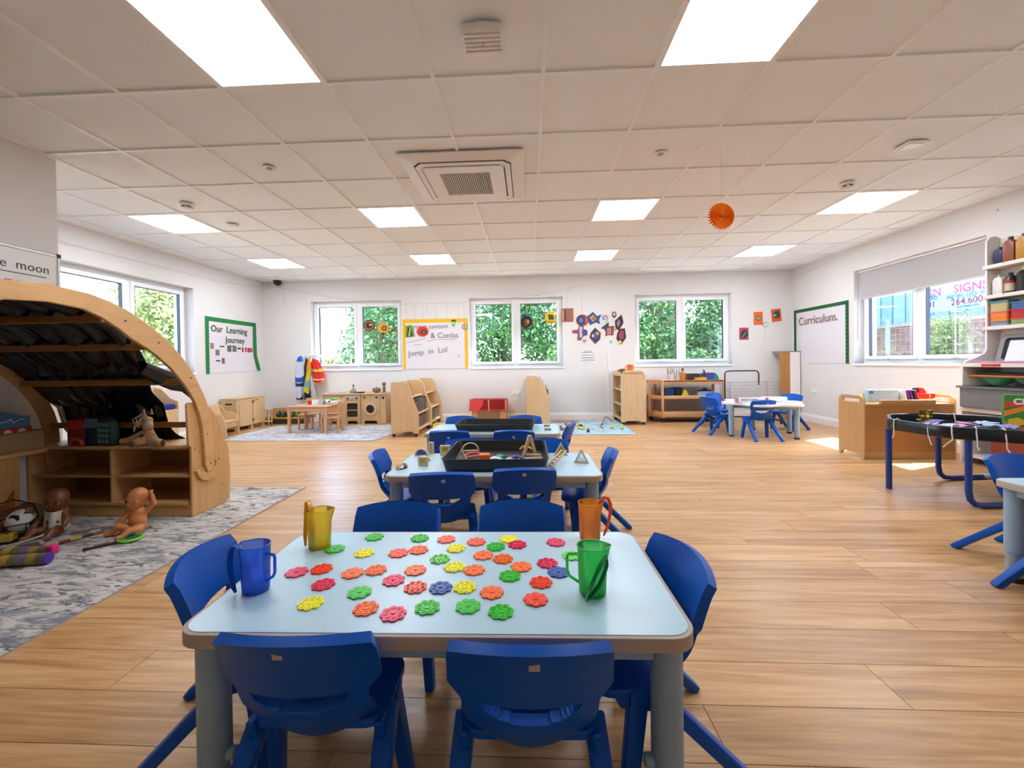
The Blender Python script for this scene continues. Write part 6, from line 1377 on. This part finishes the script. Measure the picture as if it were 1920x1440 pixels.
for i, (y, a) in enumerate(((2.37, .5), (2.33, .65), (2.40, .8))):
    tag(MB().bar((-.06, 0, .012), (.06, 0, .03), .010).build('wooden_stick', WB, loc=(.02, y, tf + .006 * i), rz=-a, bev=.001), 'pale wooden stick in the black toy tray, %s of three' % ['lowest', 'middle', 'uppermost'][i], 'stick', 'sticks in the black tray')
tag(MB().tube([(-.03, 0, .03), (-.01, 0, .048), (.02, 0, .046), (.04, 0, .03)], .008, 8).build('yellow_hook', plain('#f0a81c', .4), loc=(-.03, 2.56, tf)), 'yellow curved toy at the back of the black tray', 'toy')
for i, y in enumerate((3.73, 3.52)):
    tag(MB().prism([rrect(-.028, .028, -.02, .02, .008)], 0, .012).build('wood_slice', wood('#a88a5c'), loc=(.155, y, .4602)), ['flat wooden block on the furthest table, far one', 'flat wooden block on the furthest table, near one'][i], 'wooden block', 'blocks on the furthest table')
# papers and packets on the flower shaped table
fz = .4565
for i, (x, y, w, d, c, a) in enumerate(((2.95, 5.75, .3, .2, '#eceaf0', .2), (3.25, 5.95, .3, .22, '#e6e6ea', -.3), (3.45, 5.75, .26, .2, '#dfe0e4', .5), (3.05, 6.05, .28, .2, '#f0eef0', .1))):
    tag(MB().box(-w / 2, w / 2, -d / 2, d / 2, 0, .002).build('paper_sheet', plain(c, .6, var=.08, nscale=30), loc=(x, y, fz + .0025 * i), rz=a), 'white paper sheet on the flower shaped table, %s' % ['nearest the side on chair', 'towards the right wall', 'beside the chair with the sticker', 'towards the trolley'][i], 'paper', 'papers on the flower table')
for i, (x, y, a, lab) in enumerate(((2.92, 5.68, .05, 'long white lettered packet at the front of the flower shaped table'), (3.30, 5.80, -.15, 'white packet with red print on the flower shaped table'))):
    t = thing('paper_packet', lab, 'packet', (x, y, fz + .011), a)
    MB().box(-.17, .17, -.03, .03, 0, .055).build('carton', plain('#ece6ea', .5, var=.05), t, bev=.004); MB().box(-.17, -.15, -.031, .031, .0, .056).build('end_band', plain('#c86a5a', .5), t)
    if i == 0: text('POPCORN', .048, plain('#7a7088', .6), t, (0, -.0315, .027), FACE_BACK, bold=.001)
    else: MB().cyl((-.08, -.032, .028), (-.08, -.030, .028), .02, n=18).build('red_dot', plain('#d8503c', .5), t)
# toys on the blue rug
def small_toy(x, y, c, c2, lab, s=1.0):
    t = thing('small_toy', lab, 'toy', (x, y, .0075), random.uniform(0, 6), 'toys on the blue rug')
    MB().ball((0, 0, .026 * s), .026 * s, 12, 8, (1.5, 1, 1)).build('body', plain(c, .4), t); MB().ball((.025 * s, 0, .062 * s), .019 * s, 10, 6).build('head', plain(c2, .4), t)
    MB().bar((.042 * s, 0, .06 * s), (.058 * s, 0, .057 * s), .012 * s, .006).build('beak', plain('#e08a24', .4), t)
for i, a in enumerate(((.59, 6.75, '#b5703c', '#d89a5c', 'brown toy figure beside the blue chair on the blue rug'), (.60, 6.40, '#d8405a', '#d8405a', 'red toy bird on the blue rug behind the blue chair'), (.49, 6.26, '#a05a44', '#8a4a3a', 'rust coloured toy on the blue rug nearest the table'),
                       (.76, 6.36, '#d8b84a', '#c8a040', 'gold toy duck in the middle of the blue rug'), (.80, 6.30, '#e0cc6a', '#d8bc50', 'pale yellow toy duck next to the gold one'), (.85, 6.07, '#2a3440', '#d88a5a', 'dark toy boat with a figure near the front edge of the blue rug'),
                       (1.12, 6.42, '#e0b42c', '#a84a4a', 'yellow toy boat with red figure on the blue rug'), (1.26, 6.42, '#f0cc1c', '#f0cc1c', 'bright yellow toy duck near the open shelf'), (1.385, 6.30, '#c8cc6a', '#b8bc50', 'olive yellow toy near the right corner of the blue rug'), (.80, 6.55, '#20262c', '#e0c8a0', 'small black and cream toy further back on the blue rug'))):
    small_toy(a[0], a[1], a[2], a[3], a[4], .95)
tag(MB().tube([(0, 0, .01), (.10, .3, .04), (.16, .5, .10), (.22, .55, .10), (.30, .50, .03)], .006, 6).build('toy_fishing_rod', plain('#3c4048', .5), loc=(1.08, 6.45, .007)), 'thin dark toy fishing rod lying on the blue rug', 'toy')
tag(MB().prism([[(0, 0), (.5, .05), (.48, .2), (.1, .22)]], 0, .012).build('cardboard_sheet', plain('#a88a6c', .8, var=.15), loc=(.35, 7.05, .0075)), 'brown cardboard sheet at the back of the blue rug', 'cardboard')
for i in range(5):
    tag(MB().tube([(.03 * math.cos(k * 1.05), .022 * math.sin(k * 1.05), .008) for k in range(6)], .005, 6, closed=True).build('toy_ring', plain(['#d8d0c4', '#c8c4bc', '#e0d8cc', '#cfc0b0', '#d8cfc8'][i], .5), loc=(.93 + .055 * i, 6.17 + .05 * (i % 2), .0075)), 'pale toy ring on the blue rug, %s in the little row' % ORD9[i], 'toy ring', 'toy rings on the blue rug')
from mathutils.bvhtree import BVHTree
# ---------------------------------------------------------------- dolls and toys in the den
def skin(name, V, E, mat, parent, sub=2):
    """one continuous body grown from joints: V = {key: ((x, y, z), radius)}"""
    keys = list(V); me = bpy.data.meshes.new(name); me.from_pydata([V[k][0] for k in keys], [(keys.index(a), keys.index(b)) for a, b in E], [])
    o = bpy.data.objects.new(name, me); COL.objects.link(o)
    md = o.modifiers.new('skin', 'SKIN'); md.use_smooth_shade = True
    for i, k in enumerate(keys):
        r = V[k][1]; sv = me.skin_vertices[0].data[i]; sv.radius = (r, r) if not isinstance(r, tuple) else r; sv.use_root = (i == 0)
    ss = o.modifiers.new('sub', 'SUBSURF'); ss.levels = sub; ss.render_levels = sub
    dg = bpy.context.evaluated_depsgraph_get(); dg.update()
    m2 = bpy.data.meshes.new_from_object(o.evaluated_get(dg)); m2.materials.clear(); m2.materials.append(mat)
    m2.polygons.foreach_set('use_smooth', [True] * len(m2.polygons))
    bpy.data.objects.remove(o); q = bpy.data.objects.new(name, m2); COL.objects.link(q); q.parent = parent; return q
def blob(name, V, E, mat, parent, res=.0042):
    """one continuous soft body: balls strung along the bones flow together into a single surface"""
    mb = bpy.data.metaballs.new('soft_' + parent.name); mb.resolution = res; mb.render_resolution = res; mb.threshold = .6
    def add(p, r):
        e = mb.elements.new(type='BALL'); e.co = p; e.radius = r / .80; e.stiffness = 10
    for a, b in E:
        (pa, ra), (pb, rb) = V[a], V[b]; pa, pb = Vector(pa), Vector(pb); n = max(1, int((pb - pa).length / (.55 * min(ra, rb))))
        for k in range(n + 1):
            f = k / n; add(pa.lerp(pb, f), ra + (rb - ra) * f)
    ob = bpy.data.objects.new('soft_' + parent.name, mb); COL.objects.link(ob)
    dg = bpy.context.evaluated_depsgraph_get(); dg.update()
    me = bpy.data.meshes.new_from_object(ob.evaluated_get(dg)); bpy.data.objects.remove(ob); bpy.data.metaballs.remove(mb)
    me.materials.clear(); me.materials.append(mat); me.polygons.foreach_set('use_smooth', [True] * len(me.polygons))
    q = bpy.data.objects.new(name, me); COL.objects.link(q); q.parent = parent; return q
def face(parent, c, r, fwd, up, skin_m, body):
    """eyes, brows, nose, mouth and ears laid on the surface of a doll head centred at c, looking along fwd"""
    bv = BVHTree.FromPolygons([v.co for v in body.data.vertices], [p.vertices for p in body.data.polygons])
    f = Vector(fwd).normalized(); u = (Vector(up) - f * Vector(up).dot(f)).normalized(); s = f.cross(u); c = Vector(c)
    def P(a, b, lift=0.0):
        d = (f + s * a + u * b).normalized(); hit = bv.ray_cast(c + d * r * 2.5, -d)[0]
        return tuple((hit if hit is not None else c + d * r) + d * lift)
    for k in (-1, 1):
        MB().ball(P(.42 * k, .05, -.001), r * .14, 10, 8).build('eye', plain('#2c1c16', .15), parent)
        MB().tube([P(.26 * k, .28), P(.44 * k, .33), P(.62 * k, .26)], r * .03, 6).build('eyebrow', plain('#6a4028', .6), parent)
        MB().ball(P(2.6 * k * 2, -.3), r * .24, 10, 8, (.7, .7, 1.1)).build('ear', skin_m, parent)
        MB().ball(P(.58 * k, -.34, -r * .12), r * .24, 10, 8).build('cheek', skin_m, parent)
    MB().ball(P(0, -.18, r * .02), r * .13, 10, 8).build('nose', skin_m, parent)
    MB().tube([P(-.18, -.46, .001), P(0, -.52, .001), P(.18, -.46, .001)], r * .05, 6).build('mouth', plain('#a04a3c', .5), parent)
def hand(parent, w, d, mat, s=.010):
    """small palm with four fingers and a thumb reaching from wrist w along d"""
    w = Vector(w); d = Vector(d).normalized(); x = d.orthogonal().normalized(); y = d.cross(x)
    V = {'w': (tuple(w), s * .55), 'p': (tuple(w + d * s * 1.3), s * .75)}; E = [('w', 'p')]
    for k in range(4):
        V['f%d' % k] = (tuple(w + d * s * 2.0 + x * s * (.55 * k - .82)), s * .26); V['t%d' % k] = (tuple(w + d * s * (2.7 - .15 * abs(k - 1.4)) + x * s * (.6 * k - .9) + y * s * .3), s * .20); E += [('p', 'f%d' % k), ('f%d' % k, 't%d' % k)]
    V['th'] = (tuple(w + d * s * 1.5 - x * s * 1.2 + y * s * .3), s * .24); E.append(('p', 'th'))
    return skin('hand', V, E, mat, parent, 1)
SK1 = plain('#c87c48', .4, var=.05); SK2 = plain('#74431f', .4, var=.06)
d1 = thing('baby_doll', 'bare tan baby doll sitting on the rug with one arm raised', 'doll', (-2.445, 2.475, .009), math.radians(0))
V = {'pel': ((0, 0, .040), .038), 'bel': ((-.002, -.004, .078), .044), 'che': ((-.002, 0, .118), .036), 'nck': ((-.004, 0, .142), .020), 'hd0': ((-.016, -.008, .176), .040), 'hd1': ((-.012, -.006, .200), .048), 'hd2': ((-.004, 0, .222), .048), 'hd3': ((.004, .004, .232), .044),
     'sl': ((-.038, -.018, .130), .018), 'el': ((-.062, -.040, .094), .016), 'wl': ((-.084, -.058, .066), .012),
     'sr': ((.038, .016, .130), .018), 'er': ((.078, .020, .170), .016), 'wr': ((.078, .010, .226), .012),
     'hl': ((-.030, -.026, .030), .028), 'kl': ((-.076, -.056, .054), .022), 'al': ((-.106, -.074, .020), .015), 'tl': ((-.128, -.085, .016), .013),
     'hr': ((.026, -.036, .030), .028), 'kr': ((.022, -.090, .040), .022), 'ar': ((.014, -.128, .018), .015), 'tr': ((.008, -.146, .022), .013)}
E_ = [('pel', 'bel'), ('bel', 'che'), ('che', 'nck'), ('nck', 'hd0'), ('hd0', 'hd1'), ('hd1', 'hd2'), ('hd2', 'hd3'), ('che', 'sl'), ('sl', 'el'), ('el', 'wl'), ('che', 'sr'), ('sr', 'er'), ('er', 'wr'), ('pel', 'hl'), ('hl', 'kl'), ('kl', 'al'), ('al', 'tl'), ('pel', 'hr'), ('hr', 'kr'), ('kr', 'ar'), ('ar', 'tr')]
bd1 = blob('body', V, E_, SK1, d1)
face(d1, (-.010, -.004, .206), .050, (-.62, -.76, -.14), (0, 0, 1), SK1, bd1)
hand(d1, (-.084, -.062, .066), (-.4, -.5, -.7), SK1, .012); hand(d1, (.080, .010, .230), (-.3, -.1, 1), SK1, .012)
d2 = thing('baby_doll', 'dark brown baby doll in white cloth slumped on the rug by the wire basket', 'doll', (-2.93, 2.42, .009), 0)
V = {'pel': ((0, 0, .042), .040), 'bel': ((-.004, .01, .084), .046), 'che': ((-.006, .02, .124), .038), 'nck': ((-.002, .02, .150), .021), 'hd0': ((.002, .006, .184), .042), 'hd1': ((.004, .008, .208), .050), 'hd2': ((.004, .014, .228), .050), 'hd3': ((.002, .020, .238), .046),
     'sl': ((-.050, .01, .136), .020), 'el': ((-.088, -.02, .090), .018), 'wl': ((-.086, -.06, .052), .013),
     'sr': ((.040, .02, .136), .020), 'er': ((.078, .0, .100), .017), 'wr': ((.092, -.03, .070), .013),
     'hl': ((-.036, -.02, .034), .028), 'kl': ((-.054, -.072, .050), .024), 'al': ((-.052, -.114, .022), .017), 'tl': ((-.052, -.132, .028), .014),
     'hr': ((.036, -.02, .034), .028), 'kr': ((.060, -.072, .048), .024), 'ar': ((.070, -.108, .022), .017), 'tr': ((.074, -.126, .028), .014)}
bd2 = blob('body', V, E_, SK2, d2)
face(d2, (.004, .010, .214), .052, (.35, -.92, -.15), (0, 0, 1), SK2, bd2)
hand(d2, (-.085, -.06, .050), (0, -.6, -.7), SK2); hand(d2, (.090, -.03, .070), (.3, -.7, -.4), SK2)
def wrap(u, v):
    a = -2.6 + 3.6 * u; z = .035 + .115 * v; r = .056 - .008 * v + .004 * math.sin(u * 20)
    return (r * math.cos(a) - .004, r * .95 * math.sin(a) + .012, z)
MB().grid(wrap, 24, 10).build('white_cloth', plain('#d6cdc4', .85, bmp=.2), d2, solid=.003, smooth=60)
ribbon([(.05, -.06, .05), (.06, -.10, .045), (.0, -.15, .03), (-.06, -.19, .008), (-.10, -.20, .004)], (1, .8, 0), [.03, .05, .05, .035, .02]).build('cloth_tail', plain('#d6cdc4', .85), d2, solid=.003, smooth=60)
# soft toy horse on the shelf top
HS = plain('#c2996a', .95, var=.12, nscale=40, sheen=.4)
hs = thing('toy_horse', 'beige soft toy horse with pale string mane lying on the den shelf', 'soft toy', (-2.66, 2.765, .4975), 0); hs.scale = (1.35, 1.2, 1.35)
V = {'b0': ((.02, 0, .035), .032), 'b1': ((-.03, .01, .040), .034), 'b2': ((-.06, .02, .038), .026), 'n0': ((.010, -.005, .075), .026), 'n1': ((.012, -.01, .105), .024), 'h0': ((.016, -.015, .135), .028), 'h1': ((.034, -.03, .118), .022), 'h2': ((.048, -.042, .105), .018),
     'l1': ((.07, -.03, .022), .020), 'l1e': ((.115, -.045, .018), .018), 'l2': ((-.005, -.045, .025), .020), 'l2e': ((-.008, -.072, .018), .018), 'l3': ((-.10, .0, .022), .018), 'l3e': ((-.14, -.01, .017), .016)}
skin('body', V, [('b0', 'b1'), ('b1', 'b2'), ('b0', 'n0'), ('n0', 'n1'), ('n1', 'h0'), ('h0', 'h1'), ('h1', 'h2'), ('b0', 'l1'), ('l1', 'l1e'), ('b0', 'l2'), ('l2', 'l2e'), ('b2', 'l3'), ('l3', 'l3e')], HS, hs)
MB().ball((.046, -.042, .106), .021, 12, 8, (1, 1, .9)).build('muzzle', plain('#cdb6a4', .9), hs)
for p in ((.125, -.048, .0175), (-.010, -.082, .0175)): MB().ball(p, .017, 10, 8, (.6, .6, 1)).build('hoof', plain('#6a3c22', .9), hs)
for k in (-1, 1): MB().prism([[(-.008, 0), (.008, 0), (0, .03)]], -.003, .003, XZ).build('ear', HS, hs, loc=(.012 + .012 * k, -.005 + .01 * k, .155)); MB().ball((.036 + .008 * k, -.040 + .012 * k, .132), .004, 8, 6).build('eye', KNOB, hs)
rr_ = random.Random(2)
for k in range(10):
    a = rr_.uniform(2.2, 4.0); L = rr_.uniform(.03, .055); z = .10 + .006 * k
    MB().tube([(.005, -.005, z), (.005 + L * .6 * math.cos(a), -.005 + L * .4 * math.sin(a), z + .012), (.005 + L * 1.3 * math.cos(a), L * .8 * math.sin(a), z - .01), (.005 + L * 1.1 * math.cos(a), L * .9 * math.sin(a), z - .03)], .0028, 5).build('mane_string', plain('#d8c4a4', .9), hs)
# bags on the shelf
def bag(label, loc, rz, w, d, h, c, flap=None, check=None):
    t = thing('toy_bag', label, 'bag', loc, rz, 'bags on the den shelf')
    MB().prism([[(-w / 2, .001), (w / 2, .001), (w * .52, h * .45), (w * .42, h * .9), (w * .2, h), (-w * .25, h), (-w * .45, h * .85), (-w * .53, h * .4)]], -d / 2, d / 2, XZ).build('body', plain(c, .7, var=.15, bmp=.2), t, bev=.015, seg=2)
    if flap: MB().prism([[(-w * .45, h * .62), (w * .46, h * .62), (w * .38, h * .95), (-w * .4, h * .95)]], -d / 2 - .008, -d / 2, XZ).build('flap', plain(flap, .6), t, bev=.004)
    if check:
        for i in range(3):
            for j in range(4): MB().box(-w * .40 + w * .28 * i, -w * .40 + w * .28 * i + w * .22, -d / 2 - .003, -d / 2 + .001, h * .10 + h * .2 * j, h * .10 + h * .2 * j + h * .14).build('check_patch', plain(check, .6), t, smooth=0)
    MB().tube([(-w * .2, 0, h * .97), (-w * .15, 0, h * 1.12), (w * .15, 0, h * 1.12), (w * .2, 0, h * .97)], .005, 6).build('handle', plain('#1a1c20', .6), t); return t
bag('dark red bag with bright red flap at the left of the den shelf', (-3.14, 2.765, .4975), .05, .13, .07, .19, '#7a1c1c', '#b8202c')
bag('navy blue bag between the red and green bags on the den shelf', (-3.03, 2.768, .4975), .0, .12, .065, .20, '#1c2648', '#5a6a94')
bag('green checked bag on the den shelf', (-2.93, 2.755, .4975), -.2, .13, .06, .19, '#163a34', None, '#5f9a86')
tag(MB().tube([(-.05, 0, .01), (-.03, 0, .05), (.0, 0, .055), (.035, 0, .04), (.045, 0, .008)], [.008, .014, .016, .014, .008], 10).build('orange_pouch', plain('#b4461c', .5), loc=(-3.12, 2.715, .4975)), 'small shiny orange pouch in front of the red bag', 'pouch')
# wire basket of balls on the rug
WK = plain('#191512', .5)
wbk = thing('wire_basket', 'black wire basket of balls on the rug at the left edge', 'basket', (-3.14, 2.37, .009), .3)
def hoop(z, r): return [(r * math.cos(2 * PI * k / 20), r * .8 * math.sin(2 * PI * k / 20), z) for k in range(20)]
for z, r in ((.004, .12), (.05, .125), (.10, .13)): MB().tube(hoop(z, r), .0035, 6, closed=True).build('hoop', WK, wbk)
for k in range(10): a = 2 * PI * k / 10; MB().cyl((.12 * math.cos(a), .096 * math.sin(a), .004), (.13 * math.cos(a), .104 * math.sin(a), .10), .003, n=6).build('upright', WK, wbk)
MB().tube([(-.13, 0, .10), (-.10, 0, .20), (0, 0, .235), (.10, 0, .20), (.13, 0, .10)], .004, 6).build('handle', WK, wbk)
MB().lathe([(.0, .001), (.12, .001), (.12, .004), (.0, .004)], 20, sy=.8).build('base', plain('#5a4324', .8), wbk)
def football():
    m, nt, p = base('football'); v = coords(nt, (1, 1, 1)); vo = nt.nodes.new('ShaderNodeTexVoronoi'); vo.inputs['Scale'].default_value = 22
    nt.links.new(v, vo.inputs['Vector']); nt.links.new(ramp(nt, vo.outputs['Color'], [(.35, lin('#15151a')), (.42, lin('#e6e2dc'))]), p.inputs['Base Color']); p.inputs['Roughness'].default_value = .5; return m
tag(MB().ball((0, 0, 0), .068, 20, 14).build('toy_football', football(), loc=(-3.10, 2.38, .112)), 'black and white football in the wire basket', 'ball')
tag(MB().ball((0, 0, 0), .042, 16, 10).build('toy_ball', plain('#a5622c', .5), loc=(-3.20, 2.33, .075)), 'brown ball in the wire basket', 'ball')
tag(MB().box(-.05, .05, -.03, .03, -.02, .02).build('toy_brick', plain('#c8a23c', .5), loc=(-3.10, 2.29, .045), rz=.4, bev=.004), 'yellow block in the wire basket', 'toy block')
# rain sticks
def rainstick(label, a, b, cap):
    t = thing('rain_stick', label, 'rain stick', (0, 0, 0), 0, 'rain sticks on the rug'); a = Vector(a); b = Vector(b); L = (b - a).length
    cs = ['#8a7a3c', '#6c5c74', '#b89a34', '#75684a', '#7d6a84', '#a08a3c', '#6a5c50']
    for k in range(7): MB().cyl(tuple(a.lerp(b, k / 7)), tuple(a.lerp(b, (k + 1) / 7)), .0285, n=18).build('band', plain(cs[k], .6, var=.25, nscale=50), t)
    MB().cyl(tuple(a.lerp(b, 1.0)), tuple(a.lerp(b, 1.04)), .031, n=20).build('end_cap', plain(cap, .35), t, bev=.006, seg=2); return t
rainstick('patterned rain stick with purple end cap on the rug at the left edge', (-2.82, 2.005, .0385), (-2.545, 2.06, .0385), '#4c2a9c')
rs = rainstick('patterned rain stick behind the purple capped one, with pink tag', (-2.93, 2.10, .0385), (-2.63, 2.14, .0385), '#6a5a44')
MB().box(-2.625, -2.585, 2.115, 2.155, .025, .075).build('pink_tag', plain('#d8287a', .5), rs, bev=.006)
# paddle drum, stick, hammer
pd_ = thing('paddle_drum', 'green rimmed paddle with patterned dark handle lying on the rug', 'paddle', (-2.385, 2.36, .0085), math.radians(55))
MB().cyl((0, 0, .002), (0, 0, .012), .055, n=28).build('green_disc', plain('#3fae2c', .4), pd_); MB().tube([(.057 * math.cos(2 * PI * k / 28), .057 * math.sin(2 * PI * k / 28), .010) for k in range(28)], .006, 8, closed=True).build('rim', plain('#8ccf3c', .4), pd_)
MB().cyl((.01, .005, .012), (.01, .005, .014), .036, n=24).build('teal_centre', plain('#14605c', .4), pd_)
MB().bar((-.06, 0, .008), (-.20, .02, .008), .022, .012).build('handle', plain('#2c1a14', .5), pd_, bev=.003)
for k in range(3): MB().cbox((-.085 - .04 * k, .004 + .006 * k, .0148), (.02, .012, .002)).build('handle_mark', plain(['#b89a80', '#8a5a44', '#d8cfc0'][k], .5), pd_)
sk_ = thing('striped_stick', 'yellow and red striped stick lying on the rug between the dolls', 'stick', (0, 0, 0)); pa, pb = Vector((-2.80, 2.20, .017)), Vector((-2.66, 2.46, .017))
for k, c in enumerate(('#c8a02c', '#c8a02c', '#7a1a1c', '#c8a02c', '#30302c', '#a86a34')): MB().cyl(tuple(pa.lerp(pb, k / 6)), tuple(pa.lerp(pb, (k + 1) / 6)), .0085, n=10).build('band', plain(c, .5), sk_)
hm = thing('toy_hammer', 'grey headed toy hammer lying on the rug beside the striped stick', 'toy hammer', (-2.84, 2.215, .009), .4)
MB().prism([[(-.07, .002), (.05, .002), (.07, .02), (.05, .05), (-.02, .045), (-.07, .025)]], -.015, .015, XZ).build('head', plain('#77716a', .5), hm, bev=.006); MB().bar((.0, -.016, .012), (.02, -.075, .008), .014).build('handle', plain('#a8502c', .5), hm)
tg = thing('name_tag', 'small brown paper tag lying on the rug beside the brown doll', 'tag', (-2.82, 2.47, .0085), .5); MB().box(-.045, .045, -.02, .02, 0, .004).build('card', plain('#8a6a58', .7), tg); MB().tube([(.045, 0, .003), (.10, .03, .003), (.15, .01, .003), (.10, -.03, .003)], .0018, 5).build('loop', plain('#5a4a40', .7), tg)
